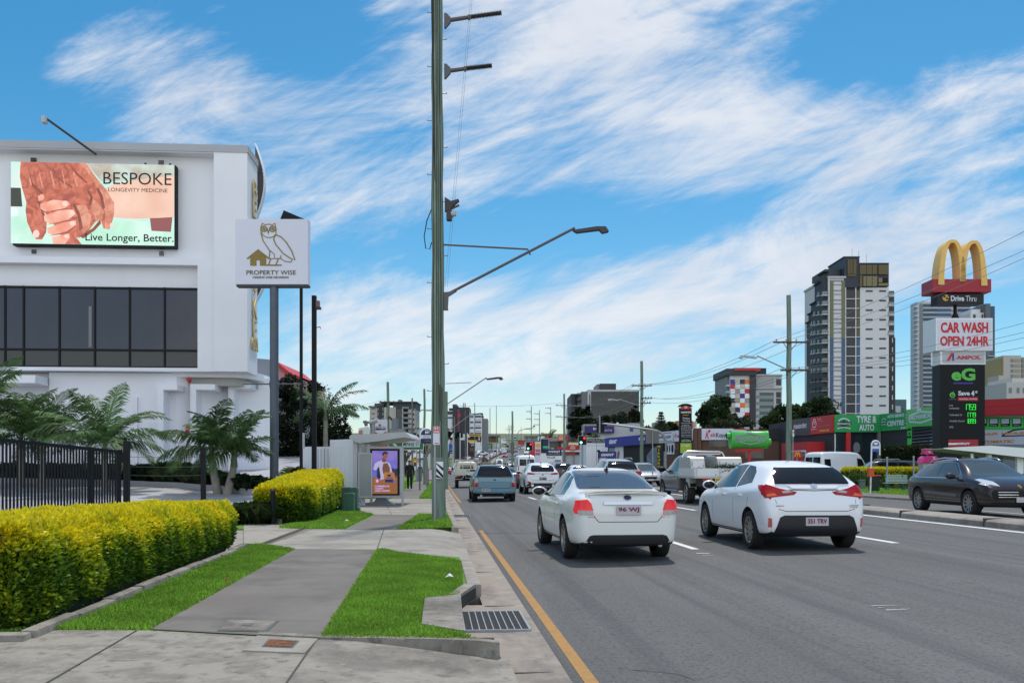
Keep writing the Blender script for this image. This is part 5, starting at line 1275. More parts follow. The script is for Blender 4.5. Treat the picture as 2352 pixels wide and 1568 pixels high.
c.patch('rear_window',[(-.6,1.084),(.6,1.084),(.52,1.396),(-.52,1.396)],'y',-1,CARG,.003)
c.seam([(-1.72,1.023),(.98,1.001)],'x',-1,.022,both=True,m=CHROME);c.seam([(-1.72,1.028),(-1.34,1.320),(-.88,1.443),(-.1,1.457),(.30,1.414),(.94,1.028)],'x',-1,.014,both=True,m=CHROME)
c.patch('headlight',[(.50,.80),(.80,.88),(.82,.97),(.70,.99),(.54,.92)],'y',1,mat('headlamp',(.55,.57,.6),.08,coat=1),.010,both=True,cell=.05)
for sd in (-1,1):c.patch('headlight',[(1.82,.86),(2.16,.80),(2.1,.92),(1.9,.96)],'x',sd,mat('headlamp'),.010)
c.patch('grille',[(-.70,.46),(.70,.46),(.76,.62),(.70,.72),(-.70,.72),(-.76,.62)],'y',1,BLACK,.010)
for z_ in (.53,.59,.65):
    for a,b in ((-.62,-.12),(.12,.62)):c.patch('grille_bar',[(a,z_),(b,z_),(b,z_+.013),(a,z_+.013)],'y',1,CHROME,.018)
c.patch('lower_intake',[(-.72,.25),(.72,.25),(.74,.40),(-.74,.40)],'y',1,TRIM,.010)
c.patch('door_blade',[(-.95,.56),(.82,.50),(.82,.58),(-.95,.64)],'x',-1,mat('blade_grey',(.12,.115,.12),.3),.012,both=True);c.patch('side_skirt',[(-1.0,.27),(1.0,.27),(1.0,.36),(-1.0,.36)],'x',-1,TRIM,.010,both=True);c.seam([(-.98,.38),(.98,.38)],'x',-1,.012,both=True,m=CHROME)
c.seam([(-.36,1.05),(-.34,.7),(-.32,.35)],'x',-1,both=True);c.seam([(.78,1.05),(.82,.7),(.78,.35)],'x',-1,both=True);c.seam([(-1.2,1.06),(-1.18,.8),(-.98,.45)],'x',-1,both=True)
for sg in (-1,1):q=MB();q.tube([(sg*.58,.25,1.485),(sg*.58,.12,1.545),(sg*.585,-.5,1.56),(sg*.58,-1.1,1.515),(sg*.57,-1.3,1.44)],.022,mat('rail_silver',(.55,.55,.56),.25,.9),8);q.build('roof_rail',c.t,smooth=50)
c.patch('bonnet_emblem',[(.04*math.cos(i*.785),.80+.05*math.sin(i*.785)) for i in range(8)],'y',1,mat('crest',(.4,.28,.05),.3,.6),.012)
c.mirror_part(.93,.72,1.06,TRIM,TRIM,1.05);c.plate(0,.47,2.375,1,None,PLATE,MAROON);c.done()
# ---- pale blue utility with canopy
st=[(-2.48,.45,.78,.84,.84,.74),(-2.47,.36,.96,1.03,.88,.80),(-2.40,.30,1.00,1.06,.915,.84),(-2.30,.30,1.01,1.20,.925,.70),(-2.05,.30,1.01,1.50,.93,.64),(-1.75,.30,1.01,1.545,.93,.63),(-1.2,.30,1.01,1.555,.93,.62),(-.3,.28,1.00,1.52,.93,.61),(.2,.27,.98,1.50,.93,.60),(.6,.27,.96,1.38,.925,.62),(1.1,.26,.94,1.06,.92,.74),(1.6,.26,.88,.97,.90,.74),(2.1,.26,.78,.86,.85,.7),(2.4,.3,.66,.7,.72,.5),(2.44,.4,.56,.6,.6,.4)]
c=Car('blue_utility','pale blue utility with dark glazed canopy over its tray','car',st,PBLUE,carloc(2.48,39.5),0,(-1.62,1.35),R_=.325,tw=.23)
c.patch('rear_window',[(-.74,1.075),(.74,1.075),(.66,1.28),(.565,1.485),(-.565,1.485),(-.66,1.28)],'y',-1,CARG,.014,cell=.045)
c.patch('canopy_trim',[(-.86,1.02),(.86,1.02),(.83,1.075),(-.83,1.075)],'y',-1,BLACK,.006)
for W1 in ([(-2.1,1.06),(-1.0,1.06),(-1.0,1.42),(-1.95,1.42)],[(-.75,1.03),(.62,1.0),(.28,1.36),(-.75,1.40)]):c.patch('side_window',W1,'x',-1,CARG,.004,both=True)
c.patch('windscreen',[(-.62,1.06),(.62,1.06),(.52,1.42),(-.52,1.42)],'y',1,CARG,.003)
c.patch('tail_light',[(.70,.62),(.83,.62),(.82,.80),(.70,.80)],'y',-1,TAIL,.012,both=True);c.patch('reverse_light',[(.70,.80),(.82,.80),(.80,.97),(.71,.97)],'y',-1,TAILW,.012,both=True)
for sd in (-1,1):c.patch('tail_light',[(-2.46,.64),(-2.32,.64),(-2.34,.93),(-2.45,.93)],'x',sd,TAIL,.010)
c.seam([(-.68,.99),(-.66,.58),(.66,.58),(.68,.99)],'y',-1,.012);c.seam([(-.56,.76),(-.52,.83),(.52,.83),(.56,.76)],'y',-1,.018,m=mat('paint_shade',(.06,.15,.20),.4));c.seam([(-.86,.56),(.86,.56)],'y',-1,.008)
c.patch('emblem',[(.06*math.cos(i*.524),.915+.028*math.sin(i*.524)) for i in range(12)],'y',-1,NAVY,.012)
c.patch('reflector',[(.58,.40),(.66,.40),(.66,.425),(.58,.425)],'y',-1,RED,.010,both=True)
q=MB();q.tube([(.40,-2.46,.36),(.40,-1.9,.36)],.05,STEELD,12);q.build('exhaust',c.t);q=MB();q.box(-.5,.5,-2.36,-2.1,.22,.34,BLACK);q.box(-.75,-.55,-1.3,-.8,.2,.32,BLACK);q.build('tow_bar',c.t)
for y in (-1.9,-.6):q=MB();q.box(-.63,.63,y,y+.06,1.585,1.615,BLACK);q.tube([(-.6,y+.03,1.54),(-.6,y+.03,1.6)],.02,BLACK);q.tube([(.6,y+.03,1.54),(.6,y+.03,1.6)],.02,BLACK);q.build('roof_bar',c.t)
c.mirror_part(.90,.55,1.05,PBLUE,TRIM);c.plate(-.36,.50,-2.50,-1,'967 XUS',PLATE,MAROON);c.done()
# ---- white compact SUV
st=[(-2.22,.45,.66,.7,.72,.6),(-2.21,.36,.80,.86,.80,.70),(-2.13,.30,.98,1.08,.87,.72),(-2.05,.29,1.06,1.20,.895,.70),(-1.85,.28,1.08,1.42,.905,.655),(-1.55,.27,1.07,1.57,.915,.625),(-.9,.26,1.05,1.625,.925,.62),(-.2,.26,1.03,1.635,.925,.615),(.3,.26,1.01,1.60,.925,.61),(.75,.26,1.0,1.36,.92,.66),(1.15,.26,.98,1.12,.915,.72),(1.6,.27,.93,1.04,.90,.74),(2.0,.28,.82,.92,.85,.68),(2.2,.32,.70,.76,.72,.5),(2.24,.42,.6,.64,.6,.4)]
c=Car('white_crossover','white compact wagon with black personalised plate in the second lane','car',st,PWB,carloc(5.62,48.5),0,(-1.36,1.31),R_=.345,tw=.225)
c.patch('rear_window',[(-.62,1.20),(-.54,1.155),(.54,1.155),(.62,1.20),(.585,1.40),(.50,1.485),(-.50,1.485),(-.585,1.40)],'y',-1,CARG,.014,cell=.045)
for W1 in ([(-1.45,1.22),(-.55,1.10),(-.55,1.53),(-1.1,1.52)],[(-.5,1.09),(.95,1.03),(.35,1.50),(-.5,1.54)]):c.patch('side_window',W1,'x',-1,CARG,.004,both=True)
c.patch('windscreen',[(-.62,1.13),(.62,1.13),(.54,1.53),(-.54,1.53)],'y',1,CARG,.003)
c.patch('tail_light',[(.42,1.00),(.80,1.01),(.80,1.09),(.70,1.115),(.42,1.06)],'y',-1,TAIL,.012,both=True);c.patch('light_strip',[(-.42,1.045),(.42,1.045),(.42,1.065),(-.42,1.065)],'y',-1,TAIL,.010)
c.patch('rear_valance',[(-.8,.30),(.8,.30),(.84,.46),(.74,.56),(-.74,.56),(-.84,.46)],'y',-1,TRIM,.008);c.patch('skid_plate',[(-.40,.34),(.40,.34),(.36,.43),(-.36,.43)],'y',-1,MGREY,.016)
for sg in (-1,1):q=MB();q.tube([(sg*.55,-2.24,.44),(sg*.55,-2.1,.44)],[.075,.07],CHROME,14);q.build('exhaust',c.t)
c.patch('fog_light',[(.62,.56),(.80,.57),(.80,.66),(.64,.63)],'y',-1,TAIL,.012,both=True);c.patch('emblem',[(.06*math.cos(i*.524),.99+.03*math.sin(i*.524)) for i in range(12)],'y',-1,MGREY,.012)
c.seam([(-.66,1.0),(-.60,.76),(-.5,.72),(.5,.72),(.60,.76),(.66,1.0)],'y',-1,.010);c.seam([(-.55,.915),(.55,.915)],'y',-1,.008,m=MGREY)
for sg in (-1,1):q=MB();q.tube([(sg*.60,.1,1.60),(sg*.60,-.1,1.665),(sg*.61,-1.2,1.655),(sg*.60,-1.45,1.58)],.02,STEEL,8);q.build('roof_rail',c.t,smooth=50)
q=MB();q.tube([(0,-1.3,1.6),(0,-1.36,1.69)],[.03,.008],BLACK,8);q.build('aerial',c.t)
c.mirror_part(.91,.62,1.10,PWB,TRIM);c.plate(0,.80,-2.235,-1,'KDK 17',PLATEK,WHITE);c.done()
# ---- big silver wagon ahead of the sedan
st=[(-2.5,.45,.8,.84,.8,.7),(-2.48,.36,.92,.98,.88,.78),(-2.4,.32,1.08,1.20,.93,.75),(-2.2,.30,1.13,1.45,.955,.70),(-1.95,.29,1.12,1.62,.965,.665),(-1.2,.28,1.10,1.715,.97,.65),(-.3,.28,1.06,1.73,.97,.645),(.3,.28,1.04,1.68,.965,.64),(.8,.28,1.03,1.42,.96,.69),(1.25,.28,1.0,1.14,.955,.75),(1.9,.29,.93,1.04,.92,.74),(2.35,.32,.78,.86,.82,.6),(2.48,.42,.66,.7,.66,.4)]
def big_wagon(name,label,pm,loc,**k):
    c=Car(name,label,'car',st,pm,loc,0,(-1.45,1.42),R_=.37,tw=.24)
    c.patch('rear_window',[(-.70,1.22),(.70,1.22),(.66,1.42),(.56,1.60),(-.56,1.60),(-.66,1.42)],'y',-1,CARG,.014,cell=.045)
    for W1 in ([(-1.95,1.20),(-1.25,1.17),(-1.25,1.60),(-1.7,1.57)],[(-1.2,1.16),(-.45,1.12),(-.45,1.62),(-1.2,1.61)],[(-.4,1.12),(.98,1.06),(.35,1.57),(-.4,1.62)]):c.patch('side_window',W1,'x',-1,CARG,.004,both=True)
    c.patch('windscreen',[(-.66,1.16),(.66,1.16),(.56,1.60),(-.56,1.60)],'y',1,CARG,.003)
    c.patch('tail_light',[(.58,.98),(.84,.96),(.86,1.12),(.64,1.14)],'y',-1,TAILB if k.get('brake') else TAIL,.012,both=True)
    for sd in (-1,1):c.patch('tail_light',[(-2.46,.98),(-2.2,1.04),(-2.28,1.16),(-2.42,1.12)],'x',sd,TAIL,.010)
    c.patch('rear_valance',[(-.82,.32),(.82,.32),(.84,.48),(-.84,.48)],'y',-1,TRIM,.008);c.seam([(-.72,1.0),(-.66,.66),(.66,.66),(.72,1.0)],'y',-1,.01)
    c.patch('brake_light',[(-.12,1.625),(.12,1.625),(.12,1.645),(-.12,1.645)],'y',-1,LGREY if not k.get('brake') else TAILB,.012)
    for sg in (-1,1):q=MB();q.tube([(sg*.62,.2,1.70),(sg*.62,.0,1.77),(sg*.63,-1.3,1.765),(sg*.62,-1.6,1.69)],.022,STEEL,8);q.build('roof_rail',c.t,smooth=50)
    c.mirror_part(.95,.7,1.14,pm,TRIM);c.plate(0,.84,-2.50,-1,'284 WGX',PLATE,MAROON)
    return c
big_wagon('silver_wagon','silver seven seat wagon with roof rails half hidden behind the white sedan',PSIL,carloc(8.75,43.5)).done()
c=big_wagon('black_four_wheel_drive','black four wheel drive with a spare wheel on its rear door',PBLK,carloc(11.15,79),brake=1)
sw=wheel(c.t,0,0,.37,.24,6);sw.location=(.25,-2.62,.98);sw.rotation_euler=(0,0,-math.pi/2);c.done()
# ---- small white hatch with a round rear window
st=[(-1.95,.42,.66,.70,.66,.5),(-1.94,.34,.80,.88,.74,.6),(-1.86,.26,.96,1.10,.81,.60),(-1.7,.24,.99,1.32,.83,.57),(-1.4,.23,.98,1.42,.84,.55),(-.7,.22,.95,1.48,.845,.55),(0,.22,.93,1.47,.845,.54),(.4,.22,.91,1.36,.84,.56),(.95,.22,.88,1.04,.835,.64),(1.3,.22,.82,.92,.82,.64),(1.75,.24,.68,.76,.74,.54),(1.93,.32,.54,.58,.6,.4)]
c=Car('small_white_hatch','small white hatch with oval rear window and lit brake lamps','car',st,PWB,carloc(10.7,67),0,(-1.2,1.2),R_=.30,tw=.19)
c.patch('rear_window',[(.56*math.cos(i*.524)+0,1.20+.17*math.sin(i*.524)) for i in range(12)],'y',-1,CARG,.014,cell=.045)
for W1 in ([(-1.3,1.05),(-.5,1.0),(-.5,1.36),(-1.0,1.35)],[(-.45,1.0),(.8,.95),(.3,1.30),(-.45,1.37)]):c.patch('side_window',W1,'x',-1,CARG,.004,both=True)
c.patch('windscreen',[(-.56,1.02),(.56,1.02),(.48,1.38),(-.48,1.38)],'y',1,CARG,.003)
c.patch('tail_light',[(.58,.78),(.70,.80),(.74,1.0),(.64,1.06),(.56,.94)],'y',-1,TAILB,.012,both=True);c.patch('brake_light',[(-.12,1.39),(.12,1.39),(.12,1.415),(-.12,1.415)],'y',-1,TAILB,.012)
c.seam([(-.6,.9),(-.55,.6),(.55,.6),(.6,.9)],'y',-1,.01);c.plate(0,.70,-1.97,-1,None,PLATE,MAROON);c.mirror_part(.83,.55,1.0,PWB,TRIM,.9);c.done()
# ---- dark sedan beyond the blue utility, oncoming cars, a van
st_sedan=[(-2.30,.36,.72,.76,.62,.5),(-2.28,.30,.88,.95,.74,.6),(-2.15,.25,.96,1.07,.83,.68),(-1.65,.22,.96,1.09,.88,.68),(-1.4,.21,.96,1.16,.885,.64),(-.8,.20,.945,1.39,.885,.58),(0,.20,.925,1.455,.885,.575),(.45,.20,.915,1.40,.88,.58),(1.0,.20,.90,1.16,.875,.66),(1.3,.20,.89,1.0,.87,.7),(1.85,.22,.80,.88,.83,.70),(2.2,.26,.64,.70,.68,.5),(2.28,.34,.52,.55,.5,.4)]
def plain_car(name,label,stn,pm,loc,rz,wheels=(-1.35,1.35),kind='sedan',brake=False,R_=.32,lamps=False,cat='car',dark=CARG):
    c=Car(name,label,cat,stn,pm,loc,rz,wheels,R_=R_)
    H=max(q[3] for q in stn);yr=stn[0][0];yf=stn[-1][0];B=1.1 if kind == 'sedan' else (1.12 if H < 1.6 else 1.18)
    c.patch('rear_window',[(-.60,B+.02),(.60,B+.02),(.50,H-.08),(-.50,H-.08)],'y',-1,dark,.014,cell=.05);c.patch('windscreen',[(-.62,1.03),(.62,1.03),(.52,H-.07),(-.52,H-.07)],'y',1,dark,.004)
    for W1 in ([(yr+1.25,1.06),(-.55,1.0),(-.55,H-.1),(yr+1.55,H-.13)],[(-.5,1.0),(.85,.98),(.35,H-.14),(-.5,H-.1)]):c.patch('side_window',W1,'x',-1,dark,.004,both=True)
    c.patch('tail_light',[(.54,.80),(.76,.80),(.76,.97),(.56,.97)],'y',-1,TAILB if brake else TAIL,.012,both=True)
    c.patch('headlight',[(.46,.62),(.74,.66),(.72,.76),(.5,.74)],'y',1,mat('headlamp_lit',(.8,.8,.8),.1,emit=1.6,ecol=(1,.97,.9)) if lamps else mat('headlamp'),.012,both=True)
    c.patch('grille',[(-.4,.50),(.4,.50),(.44,.66),(-.44,.66)],'y',1,BLACK,.012);c.patch('bumper_intake',[(-.6,.26),(.6,.26),(.6,.40),(-.6,.40)],'y',1,BLACK,.012);c.patch('rear_valance',[(-.6,.25),(.6,.25),(.6,.36),(-.6,.36)],'y',-1,TRIM,.010)
    c.mirror_part(.86,.6,1.02,pm,TRIM);c.plate(0,.55 if kind == 'front' else .78,yr-.02,-1,None,PLATE,MAROON);q=c.plate(0,.45,yf+.03,1,None,PLATE,MAROON);return c.done()
plain_car('dark_sedan','dark grey sedan between the blue utility and the white compact wagon',st_sedan,PDK,carloc(4.75,60.5),0)
st_suv=[(a,b+.06,c_+.08,d+.20 if d > 1.1 else d+.1,e,g_+.03) for a,b,c_,d,e,g_ in st_sedan]
st_suv=[(-2.3,.42,.8,.84,.74,.6),(-2.28,.36,.95,1.02,.82,.7),(-2.2,.31,1.06,1.22,.88,.69),(-2.0,.30,1.08,1.5,.90,.64),(-1.6,.29,1.06,1.62,.91,.62),(-.6,.28,1.03,1.66,.915,.61),(.1,.28,1.02,1.64,.915,.6),(.5,.28,1.01,1.52,.91,.62),(1.05,.28,1.0,1.14,.905,.7),(1.6,.29,.94,1.04,.89,.72),(2.1,.30,.80,.88,.82,.6),(2.28,.4,.64,.68,.66,.4)]
oncoming_suv=plain_car('silver_oncoming_suv','silver wagon facing the camera behind the grey sign back',st_suv,PSIL,carloc(14.9,63),math.pi,R_=.35,dark=CARGL)
plain_car('white_oncoming_sedan','white sedan facing the camera beyond the dark sedan at the intersection',st_sedan,PWB,carloc(12.1,125),math.pi,dark=CARGL)
st_van=[(-2.9,.42,1.0,1.06,.92,.8),(-2.88,.32,1.3,2.45,.97,.84),(-2.7,.28,1.32,2.58,.99,.85),(0,.28,1.32,2.60,.99,.85),(1.2,.28,1.30,2.56,.99,.84),(1.6,.28,1.26,2.36,.985,.82),(2.2,.28,1.16,1.60,.97,.78),(2.45,.29,1.08,1.22,.95,.76),(2.8,.34,.90,.98,.88,.66),(2.88,.44,.76,.8,.7,.5)]
# far end of the queue in the right lanes
def van(name,label,loc,rz,pm=PWB,wm=True,sc=1.):
    c=Car(name,label,'van',st_van,pm,loc,rz,(-1.75,1.85),R_=.34)
    c.patch('rear_window',[(-.75,1.5),(-.04,1.5),(-.04,2.15),(-.72,2.15)],'y',-1,CARG,.004,both=True)
    c.patch('side_window',[(1.0,1.38),(2.0,1.30),(1.6,2.0),(1.0,2.1)],'x',-1,CARG,.005,both=True);c.patch('windscreen',[(-.75,1.4),(.75,1.4),(.7,2.25),(-.7,2.25)],'y',1,CARG,.005)
    c.patch('cargo_window',[(-2.62,1.45),(-1.95,1.45),(-1.95,2.0),(-2.62,2.0)],'x',-1,CARG,.004,both=True)
    c.patch('tail_light',[(.80,1.0),(.88,1.0),(.88,1.5),(.80,1.5)],'y',-1,TAIL,.012,both=True);c.seam([(-1.0,2.3),(.9,2.3)],'x',-1,.012,both=True,m=MGREY);c.seam([(-1.5,.8),(1.4,.8)],'x',-1,.014,both=True,m=MGREY);c.seam([(.9,2.3),(.9,.4)],'x',-1,.01,both=True)
    c.mirror_part(.97,1.75,1.5,TRIM,TRIM,1.3);return c.done()
van('white_box_van','white van with dark rear glass queued behind the compact wagon',carloc(9.2,92),0)
# ---- grey double cab tray utility
st=[(-.62,.45,1.08,1.12,.92,.8),(-.60,.40,1.10,1.66,.93,.68),(-.45,.40,1.10,1.76,.935,.66),(.3,.40,1.09,1.80,.935,.65),(.8,.40,1.08,1.74,.935,.645),(1.15,.40,1.07,1.52,.93,.68),(1.6,.40,1.06,1.20,.93,.76),(2.0,.42,1.03,1.13,.92,.78),(2.4,.44,.96,1.04,.88,.72),(2.6,.5,.82,.88,.76,.5)]
loc=carloc(9.95,33.2)
c=Car('grey_tray_utility','grey crew cab utility with an aluminium tray and tool boxes','ute',st,PGR,loc,0,(1.75,),R_=.39,tw=.27,spokes=6)
for W1 in ([(-.42,1.14),(.32,1.13),(.32,1.66),(-.35,1.65)],[(.38,1.13),(1.42,1.12),(1.05,1.50),(.75,1.63),(.38,1.66)]):c.patch('side_window',W1,'x',-1,CARG,.004,both=True)
c.patch('rear_window',[(-.58,1.2),(.58,1.2),(.52,1.64),(-.52,1.64)],'y',-1,CARG,.005);c.patch('windscreen',[(-.66,1.2),(.66,1.2),(.56,1.68),(-.56,1.68)],'y',1,CARG,.004)
c.seam([(.35,1.12),(.35,.5)],'x',-1,both=True);c.seam([(1.3,1.08),(1.3,.55)],'x',-1,both=True)
c.patch('brake_light',[(-.2,1.70),(.2,1.70),(.2,1.73),(-.2,1.73)],'y',-1,mat('lens_dark',(.08,.01,.01),.2),.01)
ALU=mat('tray_aluminium',(.52,.51,.48),.4,.25,var=.1,vscale=3);ALUW=mat('tray_white',(.66,.66,.67),.4,.1)
q=MB();q.bbox(-.93,.93,-2.75,-.70,.90,.97,ALU,.01)
q.bbox(-.93,.93,-2.76,-2.72,.97,1.25,ALUW,.008)
for sg in (-1,1):q.bbox(sg*.93-.02,sg*.93+.02,-2.72,-.70,.97,1.25,ALUW,.008)
for x in (-.86,-.03,.86):q.box(x-.03,x+.03,-2.775,-2.755,.93,1.27,ALU)
q.build('tray',c.t)
for x0,x1,nm in ((-.93,-.42,'tool_box'),(.05,.93,'tool_box')):
    q=MB();q.prism([(-2.35,1.25),(-.75,1.25),(-.75,1.66),(-2.10,1.66),(-2.22,1.60)],x0,x1,ALU,'x')
    for z_ in (1.36,1.46,1.56):q.box(min(x0,x0)-.012,x0,-2.15,-.8,z_-.02,z_+.02,ALU)
    q.bbox(x0+.06,x1-.06,-2.37,-2.25,1.27,1.5,ALUW,.01);q.build(nm,c.t)
q=MB();pts_=[(-.80,-.72,1.25),(-.79,-.72,1.70),(-.72,-.72,1.83),(-.6,-.72,1.87),(.6,-.72,1.87),(.72,-.72,1.83),(.79,-.72,1.70),(.80,-.72,1.25)]
q.tube(pts_,.04,mat('rail_silver'),10);q.tube([(-.7,-.60,1.78),(.7,-.60,1.78)],.03,mat('rail_silver'),8);q.build('headboard_hoop',c.t,smooth=50)
q=MB();q.prism([(-1.95,.50),(-1.6,.50),(-1.55,.90),(-2.0,.90)],-.90,-.62,ALU,'x');q.bbox(-.86,-.66,-2.01,-1.97,.60,.72,BLACK,.005);q.build('under_tray_box',c.t)
q=MB();q.box(-.55,.55,-2.6,1.2,.45,.62,BLACK);q.box(-.8,.8,-2.7,-2.5,.62,.88,BLACKM);q.tube([(-.75,-1.62,.39),(.75,-1.62,.39)],.09,BLACK,10);q.box(-.09,.09,-2.95,-2.6,.5,.6,BLACK);q.build('chassis',c.t)
q=MB();q.box(-.66,-.40,-2.78,-2.74,.80,.89,TAIL);q.box(.40,.66,-2.78,-2.74,.80,.89,TAIL);q.box(-.40,-.30,-2.78,-2.74,.80,.89,TAILW);q.build('tail_light',c.t)
q=c.plate(.0,.84,-2.79,-1,'DL51 KX',YELL,BLACK,.42,.12)
for sg in (-1,1):wheel(c.t,sg*.80,-1.62,.39,.27,6);q=MB();q.tube([(sg*.90,-.5,.42),(sg*.90,1.2,.42)],.045,STEEL,8);q.build('side_step',c.t)
c.mirror_part(.93,1.28,1.22,TRIM,TRIM,1.25);c.done()
rngl=np.random.default_rng(4)
P=rngl.normal(0,1,(900,3))*np.array([.30,.12,.07])+np.array([.25,-2.55,1.24]);v,q_=leaf_cloud(P,rngl.normal(0,1,(900,3)),.09,rngl)
gw_=tag(np_mesh('garden_waste',v,q_,LEAF,None,np.repeat(np.array((.03,.055,.03))*rngl.uniform(.6,1.5,(900,1)),4,0)),'heap of cut green branches lying in the aluminium tray','garden waste');gw_.location=loc
# ---- cream tray truck
st=[(.35,.55,1.05,1.10,.84,.7),(.36,.50,1.10,1.80,.85,.70),(.5,.50,1.10,1.90,.855,.68),(1.0,.50,1.08,1.92,.855,.67),(1.4,.50,1.06,1.80,.85,.68),(1.8,.52,1.02,1.2,.84,.7),(2.3,.54,.94,1.02,.82,.68),(2.55,.6,.8,.84,.7,.5)]
PCR=paint('cream',(.55,.53,.46),.4);loc=carloc(2.35,65.5)
c=Car('cream_tray_truck','cream tray back truck with a pipe rack in the kerb lane','truck',st,PCR,loc,0,(1.6,),R_=.37,tw=.22)
c.patch('rear_window',[(-.5,1.34),(.5,1.34),(.48,1.62),(-.48,1.62)],'y',-1,CARG,.005);c.patch('side_window',[(.5,1.15),(1.5,1.12),(1.2,1.7),(.55,1.74)],'x',-1,CARG,.004,both=True)
q=MB();q.box(-.95,.95,-2.3,.2,.88,.95,PCR);q.box(-.95,.95,-2.32,-2.28,.93,1.17,PCR)
for sg in (-1,1):q.box(sg*.95-.02,sg*.95+.02,-2.3,.2,.95,1.17,PCR)
q.build('tray',c.t)
q=MB()
for x in (-.85,-.3,.28,.85):q.tube([(x,.22,.95),(x,.22,2.02)],.025,PCR,6)
for z_ in (1.3,1.52,1.72,2.0):q.tube([(-.9,.22,z_),(.9,.22,z_)],.022,PCR,6)
q.tube([(-.95,-2.28,1.1),(-1.,-1.5,1.4),(-.9,.2,1.75)],.022,PCR,6);q.tube([(.95,-2.28,1.1),(.95,-2.28,2.05),(.9,.22,2.05)],.03,ORNG if False else mat('rust_post',(.35,.2,.08),.7),6);q.build('rack',c.t)
q=MB();q.box(-.5,.5,-2.2,1.4,.5,.75,BLACK);q.tube([(-.95,-2.30,.88),(-.95,-2.30,.62),(-.45,-2.30,.62),(-.3,-2.3,.85)],.025,PCR,6);q.box(-.75,-.2,-2.0,-1.2,.5,.86,BLACKM);q.build('chassis',c.t)
q=MB();q.box(-.82,-.55,-2.34,-2.3,.78,.86,TAIL);q.box(.55,.82,-2.34,-2.3,.78,.86,TAIL);q.build('tail_light',c.t);c.plate(0,.76,-2.34,-1,None,PLATE,MAROON)
for sg in (-1,1):wheel(c.t,sg*.78,-1.35,.37,.25,6)
q=MB();q.tube([(.25,-1.0,.97),(.0,-.8,1.25),(.3,-.5,1.0),(.5,-.7,1.3)],.03,BLACKM,6);q.bbox(.2,.6,-.6,-.2,.95,1.3,BLACKM,.08);q.build('load',c.t)
c.mirror_part(.88,1.3,1.35,TRIM,TRIM,1.2);c.done()
# ---- the queue climbing the hill: low detail cars, one mesh each, paint set per object
def simple_mesh(stn,kind):
    bm=loft_body(stn);bvh=BVHTree.FromBMesh(bm);bm.verts.index_update();m=MB();P0=mat('paint_far_white',(.7,.7,.7),.3,coat=.3)
    m.add([v.co[:] for v in bm.verts],[[v.index for v in f.verts] for f in bm.faces],P0);bm.free();H=max(q[3] for q in stn)
    def a(poly,ax,sd,mt,both=False):
        for k in ((0,1) if both else (0,)):
            vs,fs=project(bvh,mirror(poly) if (k and ax == 'y') else poly,ax,-sd if (k and ax == 'x') else sd,.012,.2);m.add(vs,fs,mt)
    lo=1.1 if H < 2 else 1.5
    a([(-.62,lo),(.62,lo),(.52,H-.07),(-.52,H-.07)],'y',-1,CARG);a([(-.62,lo-.05),(.62,lo-.05),(.52,H-.07),(-.52,H-.07)],'y',1,CARGL)
    a([(-1.1,lo-.04),(.8,lo-.08),(.35,H-.12),(-.9,H-.12)],'x',-1,CARG,True)
    a([(.50,.78),(.78,.78),(.78,.98),(.54,.98)],'y',-1,TAILB,True);a([(.46,.62),(.76,.66),(.74,.78),(.5,.76)],'y',1,mat('headlamp_far',(.8,.8,.8),.1,emit=.8,ecol=(1,.97,.9)),True);a([(-.5,.3),(.5,.3),(.5,.6),(-.5,.6)],'y',1,BLACK)
    a([(-.2,.74),(.2,.74),(.2,.86),(-.2,.86)],'y',-1,PLATE);a([(-.6,.26),(.6,.26),(.6,.42),(-.6,.42)],'y',-1,BLACK)
    for y in (-1.35,1.35):
        for sg in (-1,1):m.tube([(sg*.62,y,.32),(sg*.89,y,.32)],.33,TYRE,14);m.tube([(sg*.885,y,.32),(sg*.905,y,.32)],.21,RIM,12)
    o=m.build('queue_car',smooth=40);d=o.data;bpy.data.objects.remove(o);return d
SM={'sedan':simple_mesh(st_sedan,'s'),'suv':simple_mesh(st_suv,'u'),'van':simple_mesh(st_van,'v')}
farp={n:mat('paint_far_'+n,c_,.3,coat=.3) for n,c_ in (('white',(.7,.7,.7)),('silver',(.38,.38,.39)),('grey',(.12,.12,.13)),('black',(.014,.014,.015)),('red',(.33,.02,.02)),('blue',(.03,.06,.2)),('navy',(.02,.03,.07)))}
rq=random.Random(5);NQ=0
def queue_car(kind,pn,lane,y,away,label,group,jit=0.):
    o=bpy.data.objects.new('queue_car',SM[kind]);COL.objects.link(o)
    x=lane+sh(y);dy=1.;hd=math.atan2(sh(y+1)-sh(y-1),2);sl_=math.atan2(gz(x,y+1)-gz(x,y-1),2)
    o.location=(x,y,gz(x,y)+.0);o.rotation_euler=(sl_ if away else-sl_,0,-hd if away else math.pi-hd)
    o.material_slots[0].link='OBJECT';o.material_slots[0].material=farp[pn];tag(o,label,'van' if kind == 'van' else 'car',group)
cols_q=['white','white','silver','grey','white','black','red','white','silver','navy']
kn={'sedan':'sedan','suv':'tall wagon','van':'van'}
for lane,l0 in ((2.7,'kerb lane'),(6.1,'middle lane'),(9.6,'lane beside the median')):
    y={2.7:292,6.1:300,9.6:286}[lane];k=0
    while y < 560:
        kind=rq.choice(['sedan','sedan','suv','suv','sedan','van'] if y > 330 else ['sedan','suv']);pn=rq.choice(cols_q)
        queue_car(kind,pn,lane,y,True,f'{pn} {kn[kind]} with lit tail lamps in the uphill queue, {l0}','cars queued up the hill');y += rq.uniform(6.6,9.5)+(1.5 if kind == 'van' else 0)+(rq.uniform(5,14) if y > 440 and rq.random() < .3 else 0)
